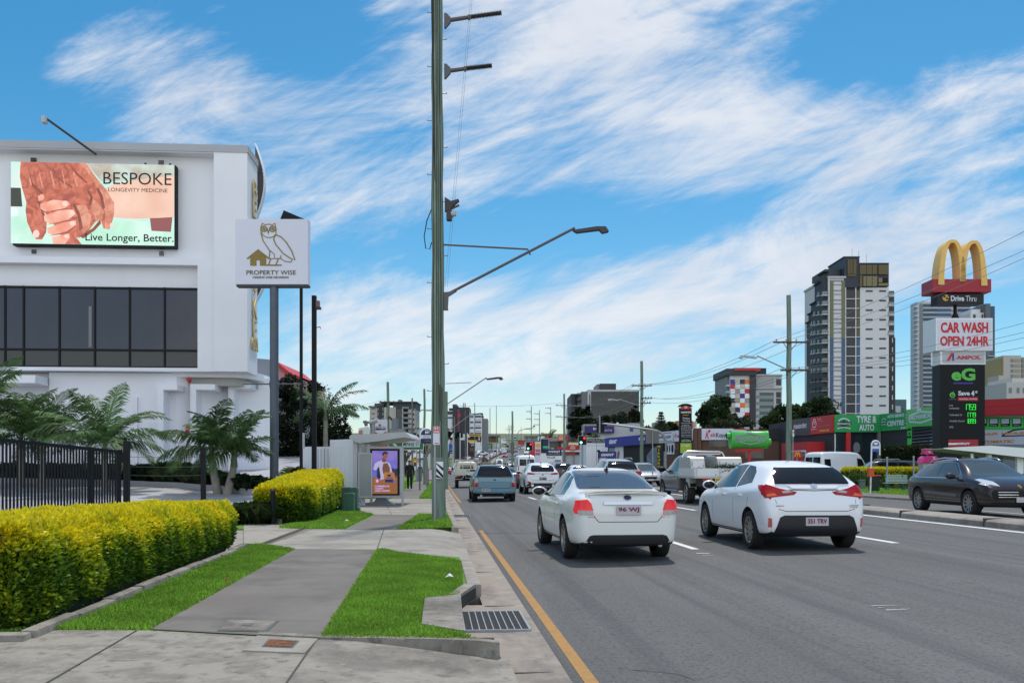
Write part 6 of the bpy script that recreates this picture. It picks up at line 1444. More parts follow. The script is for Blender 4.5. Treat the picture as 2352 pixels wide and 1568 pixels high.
for lane,y,kind,pn,lb in ((14.4,238,'sedan','black','black sedan with lit headlamps coming down the hill'),(17.8,262,'sedan','silver','silver sedan coming down beyond the timber pole'),(14.4,268,'suv','silver','silver tall wagon coming down with headlamps'),(14.4,232,'van','white','white van coming down among the oncoming cars'),(17.8,246,'suv','white','white tall wagon coming down the hill lane'),(17.8,305,'suv','grey','grey tall wagon oncoming beside the median pole'),(20.6,330,'sedan','white','white sedan oncoming in the outside lane'),(14.4,335,'sedan','red','red sedan oncoming near the median'),(17.8,352,'van','silver','silver van coming down the hill'),(14.4,392,'suv','white','white tall wagon coming over the hill'),(17.8,420,'sedan','silver','silver sedan coming over the hill'),(20.6,380,'van','white','white van in the outside oncoming lane'),(17.8,470,'van','white','white van at the crest of the hill'),(20.6,450,'suv','grey','grey tall wagon oncoming near the crest')):
    queue_car(kind,pn,lane,y,False,lb,'oncoming cars on the hill')
for x,y,pn,kind,lb,rz in ((2.0,190,'red','sedan','red sedan half hidden left of the cream truck',0),(5.9,172,'white','van','white van waiting beyond the cream truck',0),(6.0,205,'silver','suv','silver tall wagon crossing the far junction',0),(2.5,222,'white','sedan','white sedan approaching the far junction',0),(9.4,180,'grey','sedan','grey sedan past the junction in the median lane',0)):queue_car(kind,pn,x,y,True,lb,'cars past the junction')
# ---------------------------------------------------------------- timber poles, lamps, wires
def lamp_arm(t,p0,p1,m=STEELD,head=1.,hm=DGREY,r=.035):
    """outreach arm with a lamp head at p1 (local coordinates)"""
    p0,p1=Vector(p0),Vector(p1);q=MB();q.tube([p0,p0.lerp(p1,.5),p1],r*head,m,8);q.build('lamp_arm',t,smooth=50)
    d=1 if p1.x > p0.x else-1;h=MB()
    h.prism([(p1.x-d*.05*head,p1.z-.07*head),(p1.x+d*.55*head,p1.z+.02*head),(p1.x+d*.78*head,p1.z+.02*head),(p1.x+d*.86*head,p1.z-.10*head),(p1.x+d*.70*head,p1.z-.14*head),(p1.x+d*.62*head,p1.z-.06*head),(p1.x+d*.05*head,p1.z-.13*head)],p1.y-.09*head,p1.y+.09*head,hm)
    h.build('lamp_head',t)
P_=flat(992,22.7);s_=22.7/F
mp_=thing('timber_power_pole','tall weathered green timber pole with step bolts beside the kerb','power pole',P_.loc(.13),P_.rz)
def ML(px,py):return P_.L(px,py)
pc=ML(1007,HY)[0];top=ML(1003,-40)[1]
q=MB();N_=22;q.tube([(pc+(1003.5-1007)*s_*i/N_+.012*math.sin(i*1.3),0,-.3+(top+.3)*i/N_) for i in range(N_+1)],[.178-.046*i/N_+.004*math.sin(i*2.1) for i in range(N_+1)],GREENP,20);q.build('trunk',mp_,smooth=60)
def pxr(py):                                       # pole axis and radius at a pixel row
    z=ML(1007,py)[1];k=(z+.3)/(top+.3);return pc+(1003.5-1007)*s_*k,.178-.046*k,z
for i,py in enumerate(range(30,1000,62)):
    x,r,z=pxr(py);sd=1 if i % 2 else-1;q=MB();q.tube([(x+sd*r*.8,0,z),(x+sd*(r+.10),0,z+.005)],.008,STEELD,6);q.tube([(x+sd*(r+.10),0,z-.002),(x+sd*(r+.10),0,z+.035)],.009,STEELD,6);q.build('step_bolt',mp_)
q=MB()
for off,r0 in ((-.62,.010),(-.1,.008),(.55,.010),(.2,.007)):
    q.tube([(pxr(py)[0]+pxr(py)[1]*off*(1+.1*math.sin(py*.02)),-pxr(py)[1]*math.sqrt(max(.05,1-off*off))-.006,pxr(py)[2]) for py in range(-30,1090,40)],r0,BLACKM,6)
q.build('cable_conduit',mp_)
q=MB();q.tube([(pxr(py)[0]-pxr(py)[1]*(.85-.7*max(0,(py-0)/520)),-pxr(py)[1]*.75,pxr(py)[2]) for py in range(-30,480,30)],.030,mat('pole_cable',(.03,.024,.022),.7),8);q.build('thick_cable',mp_)
# post insulators
for y0,x1,y1 in ((47,1152,30),(163,1130,151)):
    x,r,z=pxr(y0);a=ML(1024,y0);b=ML(x1,y1);m_=ML(1024+(x1-1024)*.42,y0+(y1-y0)*.42)
    q=MB();q.prism([(a[0]-.04,a[1]+.16),(a[0]+.02,a[1]+.16),(a[0]+.12,a[1]+.06),(a[0]+.12,a[1]-.06),(a[0]+.0,a[1]-.20),(a[0]-.04,a[1]-.20)],-.05,.05,STEELD);q.tube([(a[0]+.08,0,a[1]),(m_[0],0,m_[1])],[.055,.05],STEELD,12);q.tube([(m_[0]-.03,0,m_[1]),(m_[0]+.03,0,m_[1])],.075,STEELD,12)
    pts_=[];rs=[];n=44
    for i in range(n+1):
        k=i/n;pts_.append((m_[0]+(b[0]-m_[0])*k,0,m_[1]+(b[1]-m_[1])*k));rs.append(.075 if i % 2 else .038)
    q.tube(pts_,rs,mat('insulator',(.07,.06,.06),.5),12);q.build('insulator_arm',mp_,smooth=30)
q=MB();a,b,c,d=ML(1022,455),ML(1022,505),ML(1055,460),ML(1046,492)
q.prism([(a[0],a[1]),(a[0]+.16,a[1]-.10),(c[0]-.02,c[1]+.01),(c[0],c[1]-.03),(a[0]+.2,a[1]-.22),(a[0]+.12,a[1]-.34),(b[0],b[1]+.2)],-.1,.05,mat('bracket_dark',(.045,.04,.045),.6));q.tube([(a[0]+.1,0,a[1]-.30),(c[0],-.05,c[1]-.14)],.03,STEELD,8)
q.tube([(a[0]+.22,0,a[1]-.35),(a[0]+.2,0,a[1]-.5)],.015,BLACK,6);q.bbox(a[0]+.04,a[0]+.18,-.1,.08,b[1]-.03,b[1]+.26,mat('bracket_dark'),.03);q.tube([(d[0]-.1,-.04,d[1]),(d[0]+.02,-.05,d[1])],.07,LGREY,10);q.build('switch_bracket',mp_)
q=MB();x,r,z=pxr(480);q.tube([(x-r,0,z),(x-r-.12,0,z-.3),(x-r-.19,0,z-.7),(x-r-.15,0,z-1.0),(x-r-.05,0,z-1.02),(x-r,0,z-.85)],.014,BLACKM,6);q.build('cable_loop',mp_)
a,b=ML(1024,680),ML(1320,524);lamp_arm(mp_,(a[0]-.05,-.02,a[1]),(b[0],-.02,b[1]),STEELD,1.0,DGREY)
q=MB();a,c,d=ML(1022,563),ML(1212,573),ML(1217,583);q.tube([(a[0]-.05,-.05,a[1]),(c[0],-.03,c[1]),(d[0]+.01,-.02,d[1]-.03)],.024,STEELD,8);a=ML(1024,690);q.prism([(a[0]-.05,a[1]-.25),(a[0]+.05,a[1]-.25),(a[0]+.07,a[1]+.1),(a[0]+.28,a[1]+.23),(a[0]-.05,a[1]+.2)],-.06,.04,STEELD);q.build('lamp_brace',mp_)
q=MB();x,r,z=pxr(930);q.prism([(x+.02,z-.38),(x+.10,z-.42),(x+.13,z),(x+.12,z+.42),(x+.05,z+.52),(x+.0,z+.3)],-r*.93-.004,-r*.7,mat('pole_scar',(.07,.075,.06),.9));q.build('bare_patch',mp_)
# striped hazard board on the pole
a,b=ML(1001,1099),ML(1019.5,1060);t=thing('hazard_board','black and white striped hazard plate fixed low on the timber pole','sign',P_.loc(.13),P_.rz)
q=MB();q.bbox(a[0],b[0],-.225,-.20,a[1],b[1],WHITE,.008);q.build('plate',t)
q=MB();w_,h_=b[0]-a[0],b[1]-a[1]
for k in range(4):
    z0=b[1]+.06-k*h_*.42;pl=[(a[0],z0),(b[0],z0-w_*1.05),(b[0],z0-w_*1.05-h_*.19),(a[0],z0-h_*.19)]
    pl=[(x,min(b[1]-.004,max(a[1]+.004,z))) for x,z in pl];q.prism(pl,-.23,-.222,BLACK)
q.build('stripe',t)
# bus zone sign on its own post
P2=flat(994.6,21.4);t=thing('bus_zone_sign','red and white BUS ZONE plate on a grey post in front of the timber pole','sign',P2.loc(.13),P2.rz);L_=P2.L
q=MB();x=L_(998.5,HY)[0];q.cyl(x,.04,-.2,L_(998,985)[1],.034,STEEL,14);q.build('post',t,smooth=40)
a,b=L_(994.8,1021),L_(1010,979);q=MB();q.bbox(a[0],b[0],-.012,0,a[1],b[1],SIGNW,.006);q.build('plate',t)
q=MB();z_=L_(1000,994.5)[1];q.bbox(a[0]+.008,b[0]-.008,-.015,-.01,z_,b[1]-.008,REDP,.002);q.prism([(a[0]+.035,a[1]+.03),(b[0]-.04,a[1]+.03),(b[0]-.04,a[1]+.045),(a[0]+.035,a[1]+.045)],-.015,-.01,REDP);q.prism([(b[0]-.05,a[1]+.018),(b[0]-.022,a[1]+.0375),(b[0]-.05,a[1]+.057)],-.015,-.01,REDP);q.build('red_field',t)
text(t,'BUS',a[0]+.03,L_(1000,985.8)[1],b[0]-.03,L_(1000,980.8)[1],WHITE,y=-.015,th=.003,bold=.03);text(t,'ZONE',a[0]+.02,L_(1000,993.5)[1],b[0]-.02,L_(1000,988)[1],WHITE,y=-.015,th=.003,bold=.03)
# bus stop flag
P2=flat(963.6,34);t=thing('bus_stop_sign','arched navy bus stop flag reading Minnie Street on a white post','sign',P2.loc(.13),P2.rz);L_=P2.L
a,b=L_(966.5,1018),L_(993,985);xm=(a[0]+b[0])/2;rr=(b[0]-a[0])/2
def arch(x0,x1,z0,z1,n=14):
    r=(x1-x0)/2;return [(x0,z0),(x1,z0)]+[((x0+x1)/2+r*math.cos(math.pi*i/n),z1-r+r*math.sin(math.pi*i/n)) for i in range(n+1)]
q=MB();q.prism(arch(a[0],b[0],a[1],b[1]),-.02,.02,NAVY);q.build('panel',t)
q=MB();q.tube([(a[0]-.02,0,a[1])]+[(xm-(rr+.02)*math.cos(math.pi*i/14),0,b[1]-rr+(rr+.02)*math.sin(math.pi*i/14)) for i in range(15)]+[(b[0]+.02,0,-.15)],.03,WHITE,8);q.build('post',t,smooth=50)
q=MB();z0,z1=L_(970,1007)[1],L_(970,1000-1.5)[1];q.box(a[0]+.005,b[0]-.005,-.024,-.01,z0,z1,SIGNW);q.build('name_field',t)
text(t,'Minnie',a[0]+.09,z1-.065,b[0]-.09,z1-.01,MGREY,y=-.026,th=.003);text(t,'Street',a[0]+.10,z0+.006,b[0]-.09,z0+.058,MGREY,y=-.026,th=.003)
q=MB();cz=L_(970,991)[1];q.bbox(xm-.05,xm+.06,-.028,-.018,cz-.05,cz+.06,WHITE,.004);q.box(xm-.035,xm+.045,-.031,-.026,cz+.0,cz+.04,NAVY);q.disc(xm-.03,cz-.06,.016,-.028,-.018,WHITE,8);q.disc(xm+.04,cz-.06,.016,-.028,-.018,WHITE,8);q.box(xm+.085,xm+.11,-.028,-.018,cz-.06,cz+.04,WHITE);zz_=L_(970,1012)[1];q.disc(xm-.09,zz_,.02,-.028,-.018,mat('magenta',(.5,.03,.35),.5),10);q.box(xm-.04,xm+.14,-.028,-.018,zz_-.012,zz_+.012,MGREY);q.build('bus_emblem',t)
# green street name arrow
P2=flat(871,52);t=thing('street_name_sign','green arrow street sign reading MINNIE ST on two thin posts','sign',P2.loc(.13),P2.rz);L_=P2.L
def pts(*a):return [L_(*k) for k in a]
SG=mat('sign_green',(.01,.16,.05),.4)
q=MB();q.prism(pts((886,1018.5),(902,1006),(973,1006),(973,1033),(902,1033)),0,.03,WHITE);q.prism(pts((888,1018.5),(902.5,1007.2),(972,1007.2),(972,1031.8),(902.5,1031.8)),-.004,.01,SG);q.build('panel',t)
q=MB();q.prism(pts((901,1018.8),(911,1009),(918,1009),(908,1018.8),(918,1029),(911,1029)),-.008,.01,SIGNW);a,b=L_(924,1026.5),L_(964,1012.5);q.bbox(a[0],b[0],-.008,.01,a[1],b[1],SIGNW,.004);q.build('arrow_field',t)
text(t,'MINNIE ST',L_(926.5,0)[0],L_(926,1024.3)[1],L_(962.5,0)[0],L_(926,1015)[1],BLACK,y=-.009,th=.004,bold=.015)
q=MB();q.cyl(L_(964,HY)[0],.06,-.2,L_(964,1007)[1],.04,STEELD,10);q.build('post',t)
q=MB();q.cyl(L_(906,HY)[0],.06,-.2,L_(906,1007)[1],.04,STEELD,10);q.build('post',t)
P2=flat(984,36);t=thing('information_panel','small red bordered timetable panel just left of the timber pole','sign',P2.loc(.13),P2.rz);L_=P2.L;a,b=L_(984,1103),L_(991,1077);q=MB();q.bbox(a[0],b[0]+.1,-.02,.02,a[1],b[1],RED,.006);q.bbox(a[0]+.02,b[0]+.08,-.024,.0,a[1]+.03,b[1]-.03,SIGNW,.004);q.build('panel',t);q=MB();q.cyl(b[0]+.03,.03,-.2,b[1],.03,STEEL);q.build('post',t)
# other timber poles: px, depth, base row top row, crossarms
def power_pole(label,px,top_py,t_,arms,r=.15,grp='timber power poles along the road',wood=GREENP,z0=None,lampd=None,name='timber_power_pole'):
    P=flat(px,t_);c=pp(px,HY,t_);zg=terr(c.x,c.y)+.1 if z0 is None else z0
    t=thing(name,label,'power pole',(c.x,c.y,zg),-TH,grp);H=HC-(top_py-HY)*t_/F-zg;s=t_/F
    q=MB();n=8;q.tube([(.02*math.sin(i*2.2),0,-.3+(H+.3)*i/n) for i in range(n+1)],[r*(1.12-.35*i/n) for i in range(n+1)],wood,12);q.build('trunk',t,smooth=50)
    for (ay,x0,x1) in arms:
        z=HC-(ay-HY)*s-zg;q=MB();q.box((x0-px)*s,(x1-px)*s,-r-.11,-r+.0,z-.045,z+.045,mat('crossarm',(.075,.05,.035),.85));q.tube([((x0-px)*s*.4,-r,z),(0,-r*.5,z-.55)],.02,STEELD,6);q.tube([((x1-px)*s*.4,-r,z),(0,-r*.5,z-.55)],.02,STEELD,6);k=4
        for i in range(k):
            x=(x0+(x1-x0)*(i+.3)/(k-.4)-px)*s;q.lathe([(.001,.16),(.045,.14),(.055,.05),(.02,0),(.02,-.05)],LGREY,8,'z',(x,-r-.055,z+.06))
        q.build('crossarm',t)
    if lampd:x1,y1=lampd[:2];y0=lampd[2];lamp_arm(t,(0,-.1,HC-(y0-HY)*s-zg),((x1-px)*s,-.4,HC-(y1-HY)*s-zg),STEEL,lampd[3] if len(lampd) > 3 else 1.,LGREY,.03)
    return t
pA=power_pole('timber pole with two crossarms and a long lamp arm in front of the tall tower',1812,678,52,[(787,1774,1856),(851,1790,1857)],.165,z0=.05,lampd=(1735,819,851,1.25))
q=MB();q.bbox(.12,.2,-.35,-.2,3.2,3.6,WHITE,.01);q.box(.13,.19,-.36,-.34,3.4,3.5,RED);q.tube([(.17,-.2,0),(.17,-.2,3.2)],.03,STEEL,8);q.build('meter_box',pA)
pB=power_pole('timber pole with three crossarms beside the black office building',1474,829,85,[(886,1450,1497),(915,1474,1497),(926,1472,1494)],.17,z0=.05,lampd=(1420,917,934,1.2))
pC=power_pole('slim timber pole with two crossarms left of the black office building',1296,904,136,[(931,1276,1310),(957,1276,1306)],.17,z0=.1)
pD=power_pole('timber pole with a bulky joint standing in the median beyond the junction',1177,944,130,[],.16,z0=.2)
q=MB();q.bbox(-.3,.3,-.3,.3,3.3,5.0,mat('pole_wrap',(.13,.13,.11),.8),.1);q.box(-1.4,1.4,-.08,.08,5.2,5.3,STEELD);q.build('joint_box',pD)
pE=power_pole('green timber pole with a transformer behind the blood centre sign',891,877,92,[(924,872,908)],.17,z0=.13)
q=MB();q.tube([(.1,-.2,6.6),(.9,-.3,5.9)],.13,mat('bark_dark',(.07,.05,.04),.9),8);q.cyl(.75,-.2,5.2,6.4,.35,MGREY,14);q.build('transformer',pE)
for i,(px,tp,t_,arms) in enumerate(((975,893,70,[]),(947,914,95,[]),(1043.6,957,150,[]),(1068.7,942,190,[]),(1090.5,925,190,[(955,1090,1104)]),(1125.5,936,240,[]),(1140,931,260,[]),(1162.5,996,420,[]),(1169,975,380,[(985,1160,1176)]),(1197,980,520,[]),(1220.5,932,190,[(945,1208,1220),(962,1208,1220),(985,1206,1220),(1005,1205,1230)]),(1239,941,210,[(950,1226,1239),(963,1226,1239),(975,1226,1239)]),(1265,935,230,[(937,1252,1265),(949,1252,1265)]),(1300.5,936,180,[]),(1110,960,300,[]),(1205,1000,560,[]),(1186,1004,540,[]),(1150,1000,470,[]))):
    lbs=['slate pole with short side arms immediately left of the big timber pole','thin lamp pole in front of the cream apartments','thin pole left of the red paneled block','tall thin pole before the red paneled block','thin pole with one arm before the pale office block','tall thin pole right of the grey block','second tall thin pole right of the grey block','short far pole on the green bank','far pole with a small crossarm over the queue','tiny pole at the crest of the hill','thin pole carrying four side arms near the far traffic lamp','thin pole carrying three side arms over the hill','thin pole carrying two side arms above the palms','thin pole close behind the slim two crossarm pole','thin pole in front of the yellow billboard','tiny pole right of the crest','tiny pole near the crest centre','tiny pole above the brick house']
    power_pole(lbs[i],px,tp,t_,arms,.10 if t_ < 300 else .13,wood=[GREENP,mat('pole_weathered',(.16,.155,.14),.9)][i % 2])
lampp=thing('street_lamp','curved grey street lamp left of the big timber pole','street lamp',pp(957,HY,84).xy.to_3d()+Vector((0,0,.1)),-TH);s=84/F
q=MB();q.tube([(0,0,0),(0,0,(HY-925)*s),(.1,0,(HY-915)*s),(.5,0,(HY-908)*s),(1.0,0,(HY-909)*s)],.05,STEEL,8);q.build('post',lampp,smooth=60);q=MB();q.bbox(.9,1.4,-.1,.1,(HY-911)*s,(HY-907)*s,LGREY,.02);q.build('lamp_head',lampp)
for px,hpx,y0,y1,t_,lb in ((1024,1118,928,866,60,'bracket lamp reaching from behind the big timber pole over the road'),(1022,1085,994,948,88,'second smaller bracket lamp below the first one behind the timber pole')):
    c=pp(px,HY,t_);t=thing('street_lamp',lb,'street lamp',(c.x,c.y,.1),-TH,'bracket street lamps');s=t_/F
    q=MB();q.tube([(0,0,-.2),(0,0,(HY-y0)*s+2.2)],[.16,.13],GREENP,10);q.build('post',t);lamp_arm(t,(0,0,(HY-y0)*s+1.3),((hpx-px)*s,-.3,(HY-y1)*s+1.3),STEEL,1.3,DGREY,.028)
    if t_ == 60:q=MB();q.tube([(0,0,(HY-879)*s+1.3),((1083-px)*s,-.2,(HY-877)*s+1.3)],.025,STEEL,6);q.build('lamp_brace',t)
# wires: catenaries between crossarms and on towards the camera
def wire(label,a,b,sag,r=.006,name='power_line',grp='overhead power lines'):
    q=MB();n=26;a,b=Vector(a),Vector(b);q.tube([a.lerp(b,i/n)-Vector((0,0,sag*4*(i/n)*(1-i/n))) for i in range(n+1)],r,mat('wire',(.22,.22,.23),.5),5)
    return tag(q.build(name),label,'power line',grp)
for i,(x0,y0,y1) in enumerate(((1776,783,530),(1800,783,575),(1853,783,592))):wire(f'{["highest","second highest","third highest"][i]} power line from the tower side pole to the top right corner',pp(x0,y0,51.8),pp(2380,y1-12,31),.25,.010)
for i,(x0,y0,y1) in enumerate(((1792,847,742),(1815,847,764),(1838,848,777),(1854,848,800))):wire(f'{["first","second","third","fourth"][i]} lower power line running right across the tall tower',pp(x0,y0,51.8),pp(2380,y1-8,31),.3,.009)
for i,(x0,y0,x1,y1) in enumerate(((1776,783,1452,883),(1800,783,1462,883),(1853,783,1495,883),(1792,847,1474,912),(1838,848,1495,913),(1854,848,1492,924))):wire(f'power line {["farthest left","second left","rightmost","first of the lower","second of the lower","lowest"][i]} between the two large crossarm poles',pp(x0,y0,51.8),pp(x1,y1,84.8),.7,.013)
for i,(x0,y0,x1,y1) in enumerate(((1452,883,1278,929),(1462,883,1290,929),(1495,883,1308,929),(1474,912,1280,955),(1495,913,1304,955))):wire(f'power line {["leftmost upper","middle upper","right upper","left lower","right lower"][i]} crossing in front of the black office',pp(x0,y0,84.8),pp(x1,y1,135.8),.9,.018)
wire('long thin cable crossing the sky to the far left behind the timber pole',pp(1296,924,136),pp(1010,929,130),.4,.02)
for i,y in enumerate((916,921,926)):wire(f'{["top","middle","bottom"][i]} cable of three running left from the transformer pole',pp(884,y,92),pp(700,y+26,60),.3,.012)
for i in range(2):wire(f'{["left","right"][i]} thin dropper wire hanging from the timber pole arms',pp(1083+i*4,-30,22),pp(1022+i*5,660,23.5),.02,.0035)
# ---------------------------------------------------------------- traffic signals
def signal(label,px0,px1,py0,py1,t_,red=True,green=True,base=True,post_px=None,rc=(.72,.27),gc=(.33,.74),back=False):
    P=flat(px0,t_);c=pp((px0+px1)/2,HY,t_);zg=gz(c.x,c.y) if 1 < c.x < 22 else .1
    t=thing('traffic_light',label,'traffic light',P.loc(zg),P.rz,'traffic lights');a,b=P.L(px0,py1),P.L(px1,py0);w_,h_=b[0]-a[0],b[1]-a[1]
    q=MB();q.bbox(a[0],b[0],0,.02,a[1],b[1],WHITE,.009);q.bbox(a[0]+.03*w_,b[0]-.03*w_,-.012,0,a[1]+.02*h_,b[1]-.02*h_,BLACK,.005);q.bbox(a[0]+.15*w_,b[0]-.15*w_,.02,.2,a[1]+.05*h_,b[1]-.05*h_,BLACK,.01);q.build('target_board',t)
    rr=w_*.17
    for on,(u,v_),m in ((red,rc,LRED),(green,gc,LGRN)):
        cx,cz=a[0]+w_*u,b[1]-h_*v_;q=MB()
        q.disc(cx,cz,rr*1.1,-.016,-.01,DGREY,16)
        if on:q.disc(cx,cz,rr*.8,-.022,-.012,m,16)
        q.tube([(cx-rr*1.15,-.02,cz+rr*.2),(cx-rr*.8,-.16,cz+rr*.95),(cx,-.18,cz+rr*1.2),(cx+rr*.8,-.16,cz+rr*.95),(cx+rr*1.15,-.02,cz+rr*.2)],.012,BLACK,6);q.build('lamp',t)
    if base:q=MB();q.cyl((a[0]+b[0])/2,.1,-.1,b[1]+.25,.06,STEEL,12);q.cyl((a[0]+b[0])/2,.1,b[1]+.25,b[1]+.35,.075,LGREY,12);q.build('post',t)
    return t
signal('large traffic light with red arrow and green lamp in front of the white auction wall',1328,1348,1000,1021.5,66)
signal('traffic light with red arrow and green lamp left of the petrol price sign',1208,1223.6,1014.3,1035,84)
signal('narrow green traffic light between the street sign and the timber pole',973,983.5,1022.5,1049,68,red=False,rc=(.5,.25),gc=(.55,.58))
for px,py,t_,lb in ((1183,1008,300,'tiny far traffic light left of the mast arm over the queue'),(1240,1004,280,'tiny far traffic light by the thin poles')):
    signal(lb,px-2,px+2.4,py-4,py+3.5,t_,red=False,rc=(.5,.25),gc=(.5,.6))
c=pp(1189,HY,330);t=thing('traffic_light','far mast arm traffic light curving over the queue of cars','traffic light',(c.x,c.y,hz(c.y)),-TH,'traffic lights');s=330/F
zb=HC-hz(c.y)
q=MB();q.tube([(0,0,0),(0,0,zb+(HY-995)*s),(.6,0,zb+(HY-989)*s),(3,0,zb+(HY-984)*s),(6,0,zb+(HY-982)*s)],.12,STEEL,8);q.build('mast',t,smooth=60);q=MB();q.bbox(5.7,6.4,-.2,.2,zb+(HY-985)*s,zb+(HY-977)*s,BLACK,.05);q.disc(6.05,zb+(HY-982.5)*s,.22,-.25,-.2,LGRN,10);q.build('lamp',t)
# near mast arm facing away
c=pp(1528,HY,72);t=thing('traffic_light','grey mast arm with black backed signals reaching over the right lanes','traffic light',(c.x,c.y,.12),-TH,'traffic lights');s=72/F;zb=HC-.12
def Q(px,py,y=0):return ((px-1528)*s,y,zb+(HY-py)*s)
q=MB();q.tube([Q(1528,1075),Q(1528,1012),Q(1526,1002),Q(1519,994),Q(1508,989),Q(1495,986.5),Q(1440,979),Q(1382,972)],[.13,.12,.11,.105,.10,.09,.08,.07],STEEL,12);q.build('mast',t,smooth=60)
q=MB();q.bbox(*[Q(1370,0)[0],Q(1388,0)[0]],-.05,.2,Q(0,992)[2],Q(0,966)[2],BLACK,.06);q.tube([Q(1377,994,-.1),Q(1377,949+5,-.1)],.07,STEEL,10);q.build('signal_back',t)
q=MB();q.bbox(Q(1520,0)[0],Q(1526,0)[0],-.3,.1,Q(0,1036)[2],Q(0,1018)[2],BLACK,.03);q.build('signal_side',t)
P2=flat(1484,62);t=thing('road_sign_back','grey back of a square road sign on a steel post in the median nose','sign',P2.loc(.2),P2.rz);L_=P2.L;a,b=L_(1483.5,1018),L_(1514,989);q=MB();q.bbox(a[0],b[0],.04,.06,a[1],b[1],mat('sign_back',(.14,.135,.13),.6),.01);q.build('panel',t);q=MB();q.cyl(L_(1499,0)[0],0,-.2,b[1]-.05,.04,STEEL,10);q.build('post',t)
# ---------------------------------------------------------------- people
def person(label,px,t_,h,rz,top,bot,skin_,shoe,seed=0,step=.16,z=.15):
    c=pp(px,HY,t_);k=h/1.72
    J={'pel':(0,0,.93),'waist':(0,.0,1.08),'chest':(0,.01,1.30),'neck':(0,.0,1.46),'head0':(0,-.03,1.53),'head':(0,-.04,1.62),'crown':(0,-.02,1.70)}
    Rr={'pel':.15,'waist':.145,'chest':.165,'neck':.062,'head0':.072,'head':.092,'crown':.075}
    E=[('pel','waist'),('waist','chest'),('chest','neck'),('neck','head0'),('head0','head'),('head','crown')]
    for s,sd in (('l',-1),('r',1)):
        f=step*sd
        J.update({s+'hip':(sd*.09,0,.88),s+'knee':(sd*.10,-f*.55-.02,.49),s+'ank':(sd*.10,-f+.03,.09),s+'toe':(sd*.115,-f-.13,.035),s+'sho':(sd*.19,.01,1.38),s+'elb':(sd*.235,f*.5+.03,1.10),s+'wri':(sd*.25,f*.8-.06,.86),s+'han':(sd*.245,f*.9-.09,.76)})
        Rr.update({s+'hip':.105,s+'knee':.078,s+'ank':.06,s+'toe':.035,s+'sho':.075,s+'elb':.058,s+'wri':.040,s+'han':.03})
        E += [('pel',s+'hip'),(s+'hip',s+'knee'),(s+'knee',s+'ank'),(s+'ank',s+'toe'),('chest',s+'sho'),(s+'sho',s+'elb'),(s+'elb',s+'wri'),(s+'wri',s+'han')]
        for i in range(5):
            n=f'{s}f{i}';J[n]=(sd*(.245-.0*i),f*.9-.12+.016*i,.69+.008*abs(2-i)+(.03 if i == 0 else 0));Rr[n]=.009;E.append((s+'han',n))
    ks=list(J);me=bpy.data.meshes.new('p');me.from_pydata([tuple(v*k for v in J[n]) for n in ks],[(ks.index(a),ks.index(b)) for a,b in E],[])
    o=bpy.data.objects.new('p',me);COL.objects.link(o);o.modifiers.new('skin','SKIN');sv=me.skin_vertices[0].data
    for i,n in enumerate(ks):sv[i].radius=(Rr[n]*k,Rr[n]*k*(.72 if n in ('pel','waist','chest') else 1));sv[i].use_root=n == 'pel'
    sm_=o.modifiers.new('sub','SUBSURF');sm_.levels=1;sm_.render_levels=1
    dg=bpy.context.evaluated_depsgraph_get();dg.update();m2=bpy.data.meshes.new_from_object(o.evaluated_get(dg),depsgraph=dg);bpy.data.objects.remove(o)
    m2.materials.clear();ms=[top,bot,skin_,shoe]
    for m in ms:m2.materials.append(m)
    for p in m2.polygons:
        x,y,zz=(v/k for v in p.center);p.use_smooth=True
        p.material_index=2 if zz > 1.455 else (3 if zz < .075 else (2 if abs(x) > .20 and zz < .86 else (1 if zz < .94 and abs(x) < .2 else 0)))
    b=bpy.data.objects.new('person',m2);COL.objects.link(b);b.location=(c.x,c.y,z);b.rotation_euler=(0,0,rz);tag(b,label,'person')
    bm=bmesh.new();bmesh.ops.create_uvsphere(bm,u_segments=14,v_segments=8,radius=1);bmesh.ops.delete(bm,geom=[v for v in bm.verts if v.co.z <-.05 and v.co.y < .25],context='VERTS')
    bmesh.ops.transform(bm,matrix=Matrix.Translation((0,-.02*k,1.645*k)) @ Matrix.Diagonal((.098*k,.108*k,.098*k,1)),verts=bm.verts);MB().bm(bm,mat('hair_black',(.012,.010,.009),.6)).build('hair',b,smooth=60)
    f=MB();f.tube([(0,-.125*k,1.62*k),(0,-.145*k,1.60*k)],[.012*k,.016*k],skin_,6)
    for sd in (-1,1):f.tube([(sd*.035*k,-.12*k,1.635*k),(sd*.035*k,-.132*k,1.635*k)],.012*k,BLACKM,8);f.tube([(sd*.094*k,-.03*k,1.60*k),(sd*.102*k,-.03*k,1.64*k)],.018*k,skin_,6)
    f.box(-.028*k,.028*k,-.128*k,-.118*k,1.568*k,1.575*k,mat('lips',(.25,.08,.07),.6));f.build('face',b);return b
SK=mat('skin',(.36,.20,.14),.55)
person('person in black jacket and loose black trousers walking along the footpath',941,52.5,1.74,-TH,mat('cloth_black',(.012,.012,.015),.8),mat('cloth_black'),SK,WHITE,step=.05)
person('person in grey top far along the footpath behind the walker in black',965,92,1.7,math.pi,mat('cloth_grey',(.08,.09,.12),.8),mat('cloth_dark',(.03,.03,.035),.8),SK,BLACK)
P2=flat(955,88);t=thing('litter_bin','grey cylindrical litter bin beside the far footpath','bin',P2.loc(.14),P2.rz);q=MB();q.cyl(.3,0,0,1.0,.3,MGREY,14);q.build('body',t);q=MB();q.cyl(.3,0,1.0,1.15,.32,DGREY,14,.2);q.build('lid',t)
